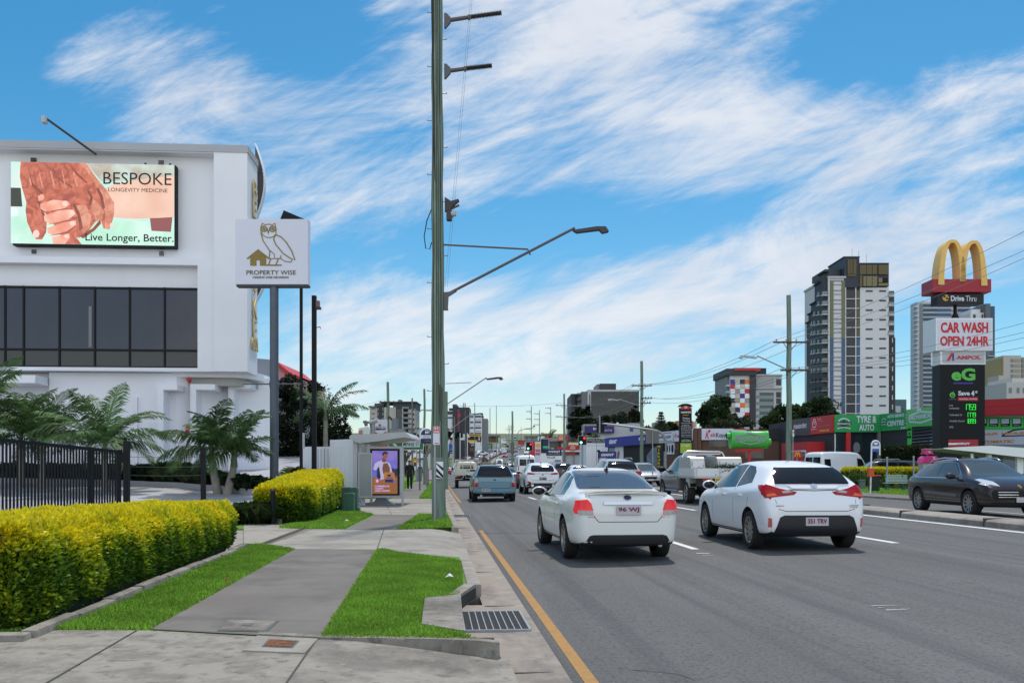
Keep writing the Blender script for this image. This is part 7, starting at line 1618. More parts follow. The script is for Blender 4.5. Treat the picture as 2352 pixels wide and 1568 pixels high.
# ---------------------------------------------------------------- left trees and palms
DG_=((.010,.020,.007),(.014,.028,.009),(.020,.036,.012),(.008,.014,.005))
c=pp(715,HY,47);tree('fig_tree','huge dark spreading fig tree behind the bus shelter',(c.x,c.y,.1),[(-.2,0,3.0,2.2,2.0,2.4),(-1.8,.3,5.3,1.3,1.4,1.1),(1.2,.2,3.0,1.4,1.6,1.9),(-.5,0,5.3,1.5,1.5,.9),(-1.5,0,2.0,1.3,1.5,2.0),(1.6,0,1.6,1.0,1.5,1.5),(.2,0,1.3,1.8,1.5,1.3)],1.4,150,42000,.13,DG_,3)
PC=(.035,.075,.022)
def palm_at(label,px,t_,h,L,nfr,seed,name='feather_palm',**k):
    c=pp(px,HY,t_);z=k.pop('z0',None);z=fz(t_)+.0 if z is None else z
    return palm(name,label,(c.x,c.y,z),h,L,nfr,seed,**k)
palm_at('bushy palm at the left edge with drooping dark fronds',45,28.6,1.25,2.2,24,5,group='palms before the white building',tr=.09)
palm_at('palm with tall upswept fronds at the left behind the bar fence',100,28.4,1.1,2.2,24,8,group='palms before the white building',tr=.08)
palm_at('wide palm with long arching fronds left of the gate posts',243,27.4,1.0,2.4,25,12,group='palms before the white building',tr=.09,spec=[(.2,.25),(2.2,1.2),(.6,.9),(3.3,.7),(-.2,.65),(4.0,.5),(1.5,1.3)])
palm_at('twin trunked palm beside the slim gate post',512,26.6,.95,1.75,26,15,group='palms before the white building',tr=.11,stems=2)
palm_at('palm fronds cut off at the left edge above the others',-28,28,2.3,1.8,12,19,group='palms before the white building',tr=.09)
palm_at('tall palm with pale arching fronds above the dark fig tree',748,44,3.7,2.3,10,22,z0=.1,tr=.12,col=(.07,.12,.05),spec=[(0,.5),(.3,.9),(-.3,.2),(.1,1.2),(2.9,1.0),(.6,.35)])
c=pp(1080*.6125,HY,33);palm('low_palm','small low palm shrub between the slate post and the white wall',(c.x,c.y,.2),.2,.9,12,31,tr=.06,col=(.06,.09,.03))
c=pp(983,HY,62);tree('bare_gum_tree','sparse pale branched gum tree behind the bus stop sign',(c.x,c.y,.1),[(-.2,0,3.4,.9,.8,.9),(.3,0,2.9,.7,.7,.7)],2.2,16,500,.09,((.06,.08,.05),(.10,.11,.07)),6,trunk_r=.09,bark=BARKP)
# ---------------------------------------------------------------- opposite side of the road
kerb('kerb_opposite',4,64,x=19.9,w_=.18,h=.17,seg=4.);kerb('kerb_opposite',80,170,x=19.9,w_=.18,h=.17,seg=6.)
strip('footpath_opposite',[20.08,22.4],4,64,10,0,CONCD,lambda X,Y:.16)
strip('verge_opposite',[22.4,27.5],4,76,10,0,GRASSB,lambda X,Y:.15)
struct(MB().add([(27.5,-5,.12),(130,-5,.12),(130,175,.12),(22.6,175,.12),(22.6,76,.12),(27.5,76,.12)],[(0,1,2,3,4,5)],mat('car_park_asphalt',(.10,.10,.105),.9,var=.3,vscale=.3)).build('car_park'))
v,q,c=grass_patch([(22.5,38),(27.4,38),(27.4,64),(22.5,64)],260,.09,11,z=.15,wid=.02);o=np_mesh('grass',v,q,LEAF,None,c);o['kind']='stuff';o['label']='grass verge by the opposite bus stop'
# bus stop furniture
P2=flat(1999,45.3);t=thing('bus_stop_pole','white looped bus stop pole with blue panel and orange box across the road','sign',P2.loc(.16),P2.rz);L_=P2.L
a,b=L_(2001,1045),L_(2021.5,1011);rr=(b[0]-a[0])/2;q=MB()
q.tube([(0,0,0),(.03,0,L_(2000,1090)[1]),(a[0]+.02,0,b[1]-rr)]+[(a[0]+rr-(rr-.02)*math.cos(math.pi*i/12),0,b[1]-rr+(rr-.02)*math.sin(math.pi*i/12)) for i in range(13)]+[(b[0]-.02,0,a[1])],.04,WHITE,8);q.build('post',t,smooth=60)
q=MB();q.prism(arch(a[0]+.06,b[0]-.06,L_(2010,1024)[1],b[1]-.06),-.02,.02,mat('panel_blue',(.03,.10,.36),.5));q.box(a[0]+.06,b[0]-.06,-.02,.02,L_(2010,1030)[1],L_(2010,1024)[1],SIGNW);q.box(a[0]+.06,b[0]-.06,-.02,.02,L_(2010,1037)[1],L_(2010,1030)[1],mat('panel_blue'));q.bbox(a[0]+.14,b[0]-.14,-.03,-.01,L_(2010,1021)[1],L_(2010,1016)[1],WHITE,.01);q.build('panel',t)
q=MB();a,b=L_(1993.6,1094),L_(2006,1075);q.bbox(a[0],b[0],-.12,.12,a[1],b[1],mat('box_orange',(.62,.08,.02),.5),.015);q.build('orange_box',t)
q=MB();q.cyl(.02,0,L_(2000,1112)[1],L_(2000,1108)[1],.05,YELL,10);q.build('yellow_band',t)
P2=flat(2001.5,48);t=thing('wheelie_bin','dark green wheelie bin with a red lid beside the opposite bus stop','bin',P2.loc(.15),P2.rz);L_=P2.L;b=L_(2022,1090)
q=MB();w_=b[0];q.add([(.06,0,0),(w_-.06,0,0),(w_-.06,.5,0),(.06,.5,0),(0,-.05,b[1]-.08),(w_,-.05,b[1]-.08),(w_,.6,b[1]-.08),(0,.6,b[1]-.08)],[(0,1,5,4),(1,2,6,5),(2,3,7,6),(3,0,4,7),(0,3,2,1),(4,5,6,7)],mat('bin_green',(.012,.025,.02),.5));q.build('body',t)
q=MB();q.bbox(-.03,w_+.03,-.1,.64,b[1]-.08,b[1]-.01,RED,.02);q.build('lid',t)
P2=flat(2028,50.5);t=thing('park_bench','green slatted bench on the verge across the road','bench',P2.loc(.15),P2.rz-.12);s=50.5/F;q=MB();BL=50*s
tl=mat('bench_teal',(.03,.14,.14),.5);sl2=mat('bench_slat',(.32,.42,.38),.5)
for i in range(4):q.bbox(.0,BL,-.42+.12*i,-.33+.12*i,.43,.46,sl2,.008)
q.build('seat',t);q=MB()
for i in range(5):q.bbox(.18,BL+.15,.10+.03*i,.13+.03*i,.50+.085*i,.565+.085*i,sl2,.008)
q.build('backrest',t)
for x in (.22,BL-.12):q=MB();q.prism([(-.45,0),(-.3,0),(-.12,.25),(.05,.3),(.2,.05),(.34,0),(.36,.06),(.2,.36),(.28,.9),(.2,.9),(.12,.46),(-.42,.42),(-.36,.36),(-.2,.3)],x-.03,x+.03,tl,'x');q.build('leg',t)
for px,y0,y1,t_,lb in ((2037.5,1051,1109,53,'galvanised post standing behind the green bench'),(2098.5,1049,1092,53,'galvanised post between the bench and the plum wagon')):P2=flat(px,t_);t=thing('steel_post',lb,'post',P2.loc(.15),P2.rz,'galvanised posts');q=MB();q.cyl(0,0,-.1,P2.L(px,y0)[1],.05,STEEL,10);q.build('shaft',t);q=MB();q.cyl(0,0,P2.L(px,y0)[1],P2.L(px,y0)[1]+.05,.07,LGREY,10,.04);q.build('cap',t)
P2=flat(1976,52);t=thing('service_box','small low green service box before the opposite hedge','service box',P2.loc(.15),P2.rz);b=P2.L(1988,1101);q=MB();q.bbox(0,b[0],0,.3,-.05,b[1],mat('pillar_pale'),.02);q.build('body',t);q=MB();q.bbox(-.02,b[0]+.02,-.02,.32,b[1]-.1,b[1]-.05,mat('pillar_green'),.01);q.build('lid',t)
# opposite hedges
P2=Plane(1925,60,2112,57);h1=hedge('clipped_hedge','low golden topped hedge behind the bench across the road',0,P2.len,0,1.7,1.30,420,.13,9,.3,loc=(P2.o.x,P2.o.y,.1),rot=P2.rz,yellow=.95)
for i,(px,t_,r) in enumerate(((2030,55.5,.55),(2052,55.3,.6),(2076,55.6,.55),(2096,55.6,.5),(1975,57,.7))):
    c=pp(px,HY,t_);tree('garden_shrub',['yellow green shrub behind the wheelie bin','yellow green shrub behind the bench backrest','mottled yellow shrub at the right end of the bench','small mottled shrub before the plum wagon','large rounded green shrub left of the bus stop pole'][i],(c.x,c.y,.1),[(0,0,r*.9,r,r*.8,r*.9)],.2,14,900,.12,((.05,.10,.015),(.20,.24,.03),(.07,.13,.02)) if i < 4 else ((.04,.08,.015),(.06,.11,.02)),40+i,group='shrubs behind the bench',trunk_r=.04,cat='shrub')
P2=Plane(2018,70,2135,66);hedge('tall_hedge','tall dark green boundary hedge behind the black pickup',0,P2.len,0,1.6,2.95,260,.16,13,.2,loc=(P2.o.x,P2.o.y,.1),rot=P2.rz,cols=((.020,.042,.010),(.030,.055,.014),(.014,.028,.008)))
# shelter across the road
P2=flat(2160,42);t=thing('bus_shelter','white roofed bus shelter across the road at the right edge','bus shelter',P2.loc(.16),P2.rz);L_=P2.L;s=42/F
q=MB();q.prism([L_(2167,1028),L_(2167,1030.5),L_(2235,1037),L_(2400,1056),L_(2400,1032),L_(2272,1023)],-.1,.0,WHITE);q.prism([L_(2170,1030),L_(2235,1037),L_(2400,1056),L_(2400,1033),L_(2272,1024)],.0,2.6,mat('roof_cream',(.30,.295,.28),.6));q.build('roof',t)
for px,w_ in ((2278,.16),(2345,.3)):q=MB();x=L_(px,HY)[0];q.bbox(x,x+w_,.3,.5,0,L_(px,1040)[1],WHITE,.01);q.build('post',t)
q=MB();q.prism([L_(2236,1041),L_(2240,1041),L_(2242,1058),L_(2237,1058)],.2,.3,WHITE);q.build('bracket',t)
for a,b in ((2245,2276),(2284,2342)):q=MB();q.bbox(L_(a,0)[0],L_(b,0)[0],1.4,1.45,.25,L_(a,1046)[1],mat('frosted'),.01);q.bbox(L_(a,0)[0],L_(b,0)[0],1.36,1.40,1.0,1.08,WHITE,.01);q.build('glass_panel',t)
# pink booth
P2=flat(2117,47);t=thing('wifi_booth','bright pink hooded phone booth with wifi lantern on top','phone booth',P2.loc(.15),P2.rz);L_=P2.L;PK=mat('pink',(.62,.035,.22),.4)
a,b=L_(2119,1063),L_(2156,1046.5);q=MB();q.prism([(a[0],a[1]),(b[0],a[1]),(b[0]-.02,b[1]-.1),(b[0]-.12,b[1]),(a[0]+.24,b[1]),(a[0]+.08,b[1]-.12)],0,.7,PK);q.build('hood',t)
a2,b2=L_(2126,1041.5),L_(2144,1029.5);q=MB();q.bbox(a2[0],b2[0],.1,.5,a2[1],b2[1],PK,.02);q.box(a2[0]-.04,b2[0]+.04,.06,.54,a2[1]-.02,a2[1]+.03,PK);q.build('lantern',t);q=MB();q.cyl((a2[0]+b2[0])/2,.3,b[1]-.02,a2[1],.06,MGREY,10);q.build('neck',t)
q=MB();xm,zm_=(a2[0]+b2[0])/2+.04,a2[1]+.06
for r in (.05,.10,.15):q.stroke([(xm+r*math.cos(R(45+i*9)),zm_+r*math.sin(R(45+i*9))) for i in range(11)],.022,.085,.1,WHITE)
q.disc(xm,zm_,.02,.085,.1,WHITE,8);q.build('wifi_emblem',t)
text(t,'T',b[0]-.32,b[1]-.20,b[0]-.18,b[1]-.06,WHITE,y=-.005,bold=.04)
q=MB();q.bbox(a[0]+.05,b[0]-.1,.05,.65,-.05,a[1],mat('booth_beige',(.42,.38,.34),.6),.02);q.build('cabinet',t)
# ---------------------------------------------------------------- pylon sign
PY=flat(2128,55);py_=thing('pylon_sign','tall black roadside pylon with petrol prices, car wash box and golden arches on top','pylon sign',PY.loc(.12),PY.rz);L_=PY.L
def bxp(name,x0,x1,y0,y1,d0,d1,m,b=.02,par=None):
    a,c=L_(x0,y1),L_(x1,y0);q=MB();q.bbox(a[0],c[0],d0,d1,a[1],c[1],m,b);return q.build(name,par or py_)
def tp(s,x0,x1,y0,y1,m,d=-.01,**k):a,c=L_(x0,y1),L_(x1,y0);return text(py_,s,a[0],a[1],c[0],c[1],m,y=d,th=.02,**k)
bxp('column',2160,2262.5,837.5,1075,0,1.1,mat('pylon_black',(.012,.0125,.015),.4,spec=.12));a=L_(2160,1075);q=MB();q.box(L_(2162,0)[0],L_(2261,0)[0],.05,1.05,-.1,a[1],mat('pylon_black'));q.build('plinth',py_)
bxp('ampol_panel',2159.5,2263.5,803.5,837,-.02,1.0,WHITE);bxp('ampol_face',2164,2261,807,834,-.03,0,mat('face_grey',(.42,.43,.46),.4),.005)
tp('AMPOL',2196,2252,816.5,825,REDP,-.035,bold=.025)
q=MB();q.prism([L_(*k) for k in ((2173,828.5),(2180,828.5),(2189,811),(2184,811))],-.05,-.03,REDP);q.prism([L_(*k) for k in ((2187,828.5),(2190.5,828.5),(2190.5,811),(2186.5,816))],-.05,-.03,BLUE);q.build('emblem',py_)
bxp('car_wash_box',2147,2277.5,731,806,-.15,1.6,WHITE,.03);bxp('car_wash_face',2150,2274.5,734.5,803,-.165,-.14,SIGNW,.005)
tp('CAR WASH',2158,2266,741,765,REDP,-.17,bold=.03);tp('OPEN 24HR',2156.5,2268,772.5,795,REDP,-.17,bold=.03)
q=MB();a,b=L_(2203,733),L_(2203,696);q.tube([(a[0],.5,a[1]-.1),(a[0],.5,a[1]+.15),(a[0],.5,a[1]+.45),(a[0],.5,b[1]+.1)],[.26,.24,.11,.10],BLACK,16);q.build('neck',py_,smooth=50)
bxp('drive_thru_box',2154,2261,674,698,.05,.95,BLACKM,.02);tp('Drive',2184.5,2215,678.5,691.5,SIGNW,.04,bold=.03);tp('Thru',2218.5,2243,679,691.8,SIGNW,.04)
q=MB();a=L_(2173,683.5);q.disc(a[0],a[1],.20,.03,.06,mat('emblem_gold',(.6,.35,.08),.5),20);q.prism([(a[0]-.16,a[1]+.02),(a[0]-.02,a[1]+.02),(a[0]-.02,a[1]+.16),(a[0]-.14,a[1]+.16)],.02,.05,BLACKM);q.prism([(a[0]+.03,a[1]-.1),(a[0]+.2,a[1]-.1),(a[0]+.2,a[1]-.02),(a[0]+.03,a[1]+.0)],.02,.05,BLACKM);q.stroke([(a[0]-.02,a[1]-.08),(a[0]+.16,a[1]+.15)],.03,.02,.05,BLACKM);q.build('clock_emblem',py_)
bxp('red_base',2140,2275,641.5,671.5,-.1,1.4,REDD,.02)
def archband(x0,xa,x1,yt,yb0,yb1,wd,nm):
    n=34
    pts_=[]
    for i in range(n+1):
        u=i/n*2-1;xf=x0 if u < 0 else x1;yb=yb0 if u < 0 else yb1
        v_=abs(u);px=xa+(xf-xa)*(math.sin(v_*math.pi/2)**.72 if v_ > 0 else 0);pyy=yt+(yb-yt)*(1-math.cos(v_*math.pi/2))**.92
        pts_.append(L_(px,pyy))
    return pts_
for nm,args in (('arch',(2159.5,2186,2209,555,655,648)),('arch',(2209,2235,2258,557,648,657))):
    pl=archband(*args,15,nm);q=MB();q.stroke(pl,[.19+.19*abs(i/17-1) for i in range(35)],-.16,.8,ARCHY);q.build(nm,py_,smooth=35)
EGG=mat('eg_green',(.09,.45,.06),.4)
tp('eG',2185,2239.5,845.5,874,EGG,-.01,bold=.04);bxp('underline',2189,2235,878,881.5,-.015,.01,BLUE,.003)
q=MB();a=L_(2187.3,907);q.disc(a[0],a[1],.17,-.02,.01,EGG,16);q.disc(a[0],a[1]-.02,.09,-.024,.0,mat('pylon_black'),12);q.disc(a[0],a[1]+.0,.045,-.028,.0,EGG,10);q.prism([(a[0]-.02,a[1]+.15),(a[0]+.12,a[1]+.26),(a[0]+.04,a[1]+.15)],-.02,.01,EGG);q.build('apple_emblem',py_)
tp('WOOLWORTHS',2179,2196,915.5,918,MGREY);tp('Save',2200.5,2227,897.5,908,SIGNW,bold=.03);tp('4',2230,2237.5,897,909,SIGNW,bold=.05);tp('c',2239.5,2244.5,897.5,902.5,SIGNW,bold=.05)
bxp('rewards_pill',2200,2246,912,920,-.015,.01,RED,.006);tp('everyday rewards',2203,2243,913.8,918.6,SIGNW,-.016)
for s_,x0,x1,y0,y1 in (('E10',2180,2188,929,932.6),('Unleaded',2180,2202,935.3,939),('Unleaded 91',2180.5,2209,950.4,954.4),('Amplify Diesel',2180.5,2214.5,964.4,969.4),('LPG',2180.5,2189,978.4,982.4)):tp(s_,x0,x1,y0,y1,LGREY,-.006)
def seg7(s_,x0,x1,y0,y1):
    a,b=L_(x0,y1),L_(x1,y0);q=MB();n=3.55;cw_=(b[0]-a[0])/n;h_=b[1]-a[1];x=a[0];tk=cw_*.13
    SEG={'1':'bc','7':'abc','5':'afgcd','9':'abcdfg','8':'abcdefg'}
    for ch in s_:
        if ch == '.':q.box(x-cw_*.12,x+cw_*.06,-.02,0,a[1],a[1]+tk,LDIG);x += cw_*.06;continue
        X0,X1=x,x+cw_*.74;zm=a[1]+h_/2
        d={'a':(X0,X1,b[1]-tk,b[1]),'d':(X0,X1,a[1],a[1]+tk),'g':(X0,X1,zm-tk/2,zm+tk/2),'f':(X0,X0+tk,zm,b[1]),'b':(X1-tk,X1,zm,b[1]),'e':(X0,X0+tk,a[1],zm),'c':(X1-tk,X1,a[1],zm)}
        for k in SEG[ch]:e=d[k];q.box(e[0],e[1],-.02,0,e[2],e[3],LDIG)
        x += cw_*.86
    q.build('price_digits',py_)
seg7('175.9',2214,2242.5,927.8,941);seg7('177.9',2218.5,2242,947,957.3);seg7('189.9',2218.5,2242,961.4,971.8)
bxp('amplify_panel',2178,2246.5,1009,1027,-.02,.01,REDD,.004);tp('AMPLIFY',2196,2228,1016,1021,SIGNW,-.025,bold=.05,shear=.3);a,b=L_(2178,1021),L_(2200,1017);q=MB();q.prism([(a[0],a[1]),(b[0]-.1,a[1]),(b[0]+.1,b[1]),(a[0],b[1])],-.03,0,WHITE);q.build('stripe',py_)
q=MB();a,b=L_(2144,838),L_(2147,806);q.box(a[0],b[0],.3,.35,a[1],b[1],WHITE);q.build('side_strip',py_)
# ---------------------------------------------------------------- shops on the right
def fascia(par,Pl,x0,x1,yt0,yb0,m,d=-.15,th=.25,nm='fascia_sign'):
    a,b=Pl.L(x0,yb0[0]),Pl.L(x1,yb0[1]);c,e=Pl.L(x0,yt0[0]),Pl.L(x1,yt0[1]);q=MB();q.prism([a,b,e,c],d,d+th,m);return q.build(nm,par)
def stext(par,Pl,s_,x0,x1,y0,y1,m,d=-.16,**k):a,b=Pl.L(x0,y1),Pl.L(x1,y0);return text(par,s_,a[0],a[1],b[0],b[1],m,y=d,th=.02,**k)
# car wash hall
P2=Plane(2180,74,2420,66);cwb=thing('car_wash_hall','car wash hall with red fascia, green window band and orange lettering behind the pylon','building',P2.loc(.1),P2.rz)
zt_=P2.L(2300,916)[1];q=MB();q.box(0,P2.len,.0,12,-.2,P2.L(2300,1021)[1],mat('wall_bluegrey',(.27,.31,.36),.7));q.box(0,P2.len,.0,12,P2.L(2300,1021)[1]+.002,zt_-.01,WHITE);q.build('wall',cwb)
fascia(cwb,P2,2185,2415,(922,912),(957,951),RED,-.7,1.2);q=MB();a=P2.L(2300,934)[1];q.box(0,P2.len,-.71,-.695,a-.02,a+.02,REDD);q.build('fascia_seam',cwb)
fascia(cwb,P2,2185,2415,(958.5,957),(986.5,986),GRNL,-.05,.1,'green_band');fascia(cwb,P2,2185,2415,(987,986.5),(1020.5,1020.5),SIGNW,-.04,.1,'white_sign')
for i in range(5):
    x=2247+i*26.5;a,b=P2.L(x,979),P2.L(x+20.5,959.5);bx('window_panel',cwb,a[0],b[0],-.07,-.05,a[1],b[1],BLACK);a2,b2=P2.L(x+1.5,973),P2.L(x+19,960.5);q=MB();q.bbox(a2[0],b2[0],-.08,-.06,a2[1],b2[1],SIGNW,.012);q.build('window_icon',cwb);stext(cwb,P2,['Tyres','Brakes','Repairs','Suspension','Exhausts'][i],x+3,x+17,974.5,977.5,SIGNW,-.072)
stext(cwb,P2,'Your CAR WASH',2196,2372,990,1001.5,mat('sign_orange',(.70,.26,.02),.5),-.05,bold=.03,shear=.15);stext(cwb,P2,'AUTOMATIC',2236,2331,1009,1018.5,mat('sign_orange'),-.05,bold=.03,shear=.15)
q=MB();q.stroke([P2.L(*k) for k in ((2302,1001),(2312,994),(2330,987),(2360,984),(2390,988))],.1,-.065,-.04,BLACK);q.stroke([P2.L(*k) for k in ((2302,1001),(2340,1000),(2390,998))],.08,-.065,-.04,BLACK);q.build('car_outline',cwb)
# workshop row
P1_,P3_,P4_,P5_=Plane(1822,86,1915.5,78),Plane(1915.5,78,2023.5,78),Plane(2023.5,78,2092,73.5),Plane(2092,73.4,2160,67.5)
ws=thing('workshop_building','low row of auto shops with grey, red and green fascia signs','building',P3_.loc(.1),P3_.rz)
def L3(Pl,px):                                    # plan position of a column of another plane in this building's frame
    p=Pl.o+Pl.d*Pl.hit(px)[0]-P3_.o;return (p.x*P3_.d.x+p.y*P3_.d.y,-p.x*P3_.d.y+p.y*P3_.d.x)
zt_=5.9;pl=[L3(P1_,1818),L3(P3_,1915.5),L3(P3_,2023.5),L3(P4_,2092),L3(P5_,2160)];q=MB();q.prism([(a,b+.25) for a,b in pl]+[(pl[-1][0]+2,16),(pl[0][0],16)],-.2,zt_,mat('shop_wall',(.035,.036,.042),.7),'z');q.build('wall',ws)
def sub(Pl,nm):t=bpy.data.objects.new(nm,None);COL.objects.link(t);t.parent=ws;o=L3(Pl,Pl_x0[id(Pl)]);t.location=(o[0],o[1],0);t.rotation_euler=(0,0,Pl.rz-P3_.rz);Pl.z=.1;return t
Pl_x0={id(P1_):1822,id(P3_):1915.5,id(P4_):2023.5,id(P5_):2092}
s1,s3,s4,s5=[sub(p,'fascia_sign') for p in (P1_,P3_,P4_,P5_)]
fascia(s1,P1_,1822,1865.5,(963,958.5),(1001,999),mat('fascia_brown',(.07,.062,.062),.5),nm='panel');fascia(s1,P1_,1866,1915.5,(958,952),(997.5,993),RED,-.17,nm='panel')
stext(s1,P1_,'mastertint',1827,1856.5,970,985,SIGNW,bold=.02);a,b=P1_.L(1826.5,985.5),P1_.L(1833,971.5);q=MB();q.prism([(a[0],a[1]),(b[0],a[1]+.1),(b[0],b[1]),(a[0],b[1]-.1)],-.159,-.14,RED);q.build('red_block',s1)
stext(s1,P1_,'PROTECTION WINDOW TINT SPECIALISTS',1823,1863,992.5,996,LGREY)
q=MB();a=P1_.L(1874.5,973);q.stroke([(a[0]-.28,a[1]-.3),(a[0]+.28,a[1]-.3),(a[0]+.38,a[1]),(a[0]+.26,a[1]+.22),(a[0]+.12,a[1]+.42),(a[0]-.12,a[1]+.42),(a[0]-.26,a[1]+.2),(a[0]-.38,a[1])],.07,-.185,-.165,WHITE,True);q.stroke([(a[0]-.16,a[1]+.08),(a[0],a[1]+.2),(a[0]+.16,a[1]+.08)],.06,-.185,-.165,WHITE);q.stroke([(a[0]-.09,a[1]-.04),(a[0],a[1]+.04),(a[0]+.09,a[1]-.04)],.06,-.185,-.165,WHITE);q.build('cloud_emblem',s1)
stext(s1,P1_,'ITSKY',1868.5,1880,983.5,987,WHITE,-.175);stext(s1,P1_,'PH.5666 7588',1887,1909,985,991.5,YELL,-.175,bold=.03)
for i,s_ in enumerate(('Financial','Air Conditioning','Home Automation, Home Theatre','CCTV, Alarms, Intercoms')):stext(s1,P1_,s_,1882,[1890,1896,1909,1913][i],960.8+i*5.3-.4*i,963.4+i*5.3-.4*i,WHITE,-.175)
fascia(s3,P3_,1915.7,2023.3,(952,951.5),(992,992),GRN,nm='panel');stext(s3,P3_,'TYRE &',1966,2011.5,955,971,SIGNW,bold=.03);stext(s3,P3_,'AUTO',1971.5,2006,974.5,989,SIGNW,bold=.03)
def badge(par,Pl,x0,x1,y0,y1,d=-.155):
    a,b=Pl.L(x0,y1),Pl.L(x1,y0);w_,h_=b[0]-a[0],b[1]-a[1];q=MB();q.prism([(a[0],a[1]+h_*.5),(a[0]+w_*.12,a[1]+h_*.35),(a[0]+w_*.5,a[1]+h_*.22),(b[0]-w_*.12,a[1]+h_*.35),(b[0],a[1]+h_*.5),(b[0]-w_*.12,a[1]+h_*.66),(a[0]+w_*.12,a[1]+h_*.66)],d-.02,d,BLACK);q.stroke([(a[0]+w_*(.5-.34*math.cos(i*.314)),a[1]+h_*(.66+.28*math.sin(i*.314))) for i in range(11)],h_*.10,d-.02,d,SIGNW);q.stroke([(a[0]+w_*.15,a[1]+h_*.08),(a[0]+w_*.5,a[1]+h_*.18),(b[0]-w_*.15,a[1]+h_*.08)],h_*.08,d-.02,d,SIGNW)
    for s in (.12,.88):q.disc(a[0]+w_*s,a[1]+h_*.07,h_*.07,d-.02,d,SIGNW,10)
    q.build('gear_emblem',par);text(par,'MECHANICAL',a[0]+w_*.06,a[1]+h_*.38,b[0]-w_*.06,a[1]+h_*.58,SIGNW,y=d-.022,th=.01,bold=.03);text(par,'MR',a[0]+w_*.43,a[1]+h_*.68,a[0]+w_*.57,a[1]+h_*.80,BLACK,y=d-.022,th=.01,bold=.04)
badge(s3,P3_,1919.5,1954.5,959.5,985.5)
fascia(s4,P4_,2023.7,2091.7,(951,944.2),(990.5,985),GRN,nm='panel');stext(s4,P4_,'AUTO SERVICE',2042.5,2081,949.5,960,SIGNW,bold=.03);stext(s4,P4_,'CENTRE',2042,2081,963.5,979,SIGNW,bold=.03);stext(s4,P4_,'www.mrmechanic.com.au',2029.5,2070,983.2,987,SIGNW);stext(s4,P4_,'07 5618 1733',2073.5,2091,978.8,985.4,SIGNW,bold=.02);badge(s4,P4_,2028,2039.5,959.5,977)
q=MB()
for y,c_ in ((951,SIGNW),(957,SIGNW),(963,ORNG),(970,SIGNW)):a,b=P4_.L(2084,y+2.6),P4_.L(2090.5,y);q.box(a[0],b[0],-.17,-.15,a[1],b[1],c_)
q.build('brand_tabs',s4)
fascia(s5,P5_,2092,2160,(940.5,931.5),(980.5,977),MUFF,-.35,.4,nm='panel');a,b=P5_.L(2097.5,974),P5_.L(2155,940);w_,h_=b[0]-a[0],b[1]-a[1];hexp=[(a[0]+w_*u,a[1]+h_*v_) for u,v_ in ((0,.5),(.04,.78),(.5,1.0),(.96,.78),(1,.5),(.96,.22),(.5,0),(.04,.22))]
q=MB();q.stroke(hexp,.14,-.37,-.35,SIGNW,True);q.build('hexagon_frame',s5);stext(s5,P5_,'MECHANICAL',2100,2152,948,965,SIGNW,-.36,bold=.04);stext(s5,P5_,'MR',2118,2129,937,946.5,SIGNW,-.385,bold=.05)
fascia(s5,P5_,2103.5,2160,(979,977),(1032,1032),BLACK,-.3,.3,nm='price_board');fascia(s5,P5_,2093,2103,(981,980),(1032,1032),GRNL,-.31,.3,nm='open_strip')
for i,s_ in enumerate(('OPEN','6','DAYS')):stext(s5,P5_,s_,2094+(2 if i == 1 else 0),2102-(2 if i == 1 else 0),983+i*8.4,989.5+i*8.4,BLACK,-.315,bold=.03)
for i in range(8):
    y=980.5+i*7.4-(.6 if i == 0 else 0);a,b=P5_.L(2106,y+5.6),P5_.L(2158,y);bx('list_row',s5,a[0],b[0],-.32,-.30,a[1],b[1],SIGNW);stext(s5,P5_,['PH: 5618 1733','LOGBOOK SERVICING','SUSPENSION & BRAKES','MECHANICAL REPAIRS','AIRCON REGAS & TYRES','CUSTOM EXHAUSTS','WHEEL ALIGNMENTS','ROADWORTHY'][i],2108.5,2146,y+1,y+4.8,BLACKM,-.321,bold=.02)
# shopfront glazing, columns and kiosk
q=MB();a,b=P1_.L(1894,1040),P1_.L(1914,997)
for u in np.linspace(a[0],b[0],4):q.box(u-.04,u+.04,.12,.2,a[1],b[1],WHITE)
for z_ in (a[1],(a[1]+b[1])/2,b[1]):q.box(a[0],b[0],.115,.195,z_-.04,z_+.04,WHITE)
q.build('window_frame',s1);bx('window_pane',s1,a[0],b[0],.18,.24,a[1],b[1],CARG)
q=MB();a,b=P1_.L(1832,1050),P1_.L(1893,1014);q.box(a[0],b[0],-1.6,.2,.1,b[1],RED);q.box(a[0]+.9,a[0]+2.2,-1.63,-1.55,a[1]-.2,b[1]-.7,DGREY);q.box(b[0]-3.2,b[0]-.2,-1.64,-1.55,a[1],b[1]-.75,WHITE);q.box(b[0]-3.05,b[0]-1.75,-1.66,-1.6,a[1],b[1]-.9,CARGL);q.box(b[0]-1.6,b[0]-.35,-1.66,-1.6,a[1],b[1]-.9,CARGL);q.build('red_kiosk',s1)
a,b=P3_.L(1943,1050),P3_.L(1953,992);bx('red_column',s3,a[0],b[0],-.1,.3,-.1,b[1],RED)
a,b=P3_.L(2016,1050),P3_.L(2022.5,992);bx('grey_column',s3,a[0],b[0],-.1,.3,-.1,b[1],MGREY)
for x0,x1 in ((1917,1941),(1955,1984),(1986,2014)):a,b=P3_.L(x0,1050),P3_.L(x1,993.5);bx('window_pane',s3,a[0],b[0],.16,.245,.1,b[1],mat('shop_glass',(.018,.028,.038),.08,spec=.6))
q=MB();a=P3_.L(1969,1028);q.disc(a[0],a[1],.3,.13,.16,MGREY,20,.5);q.build('window_decal',s3)
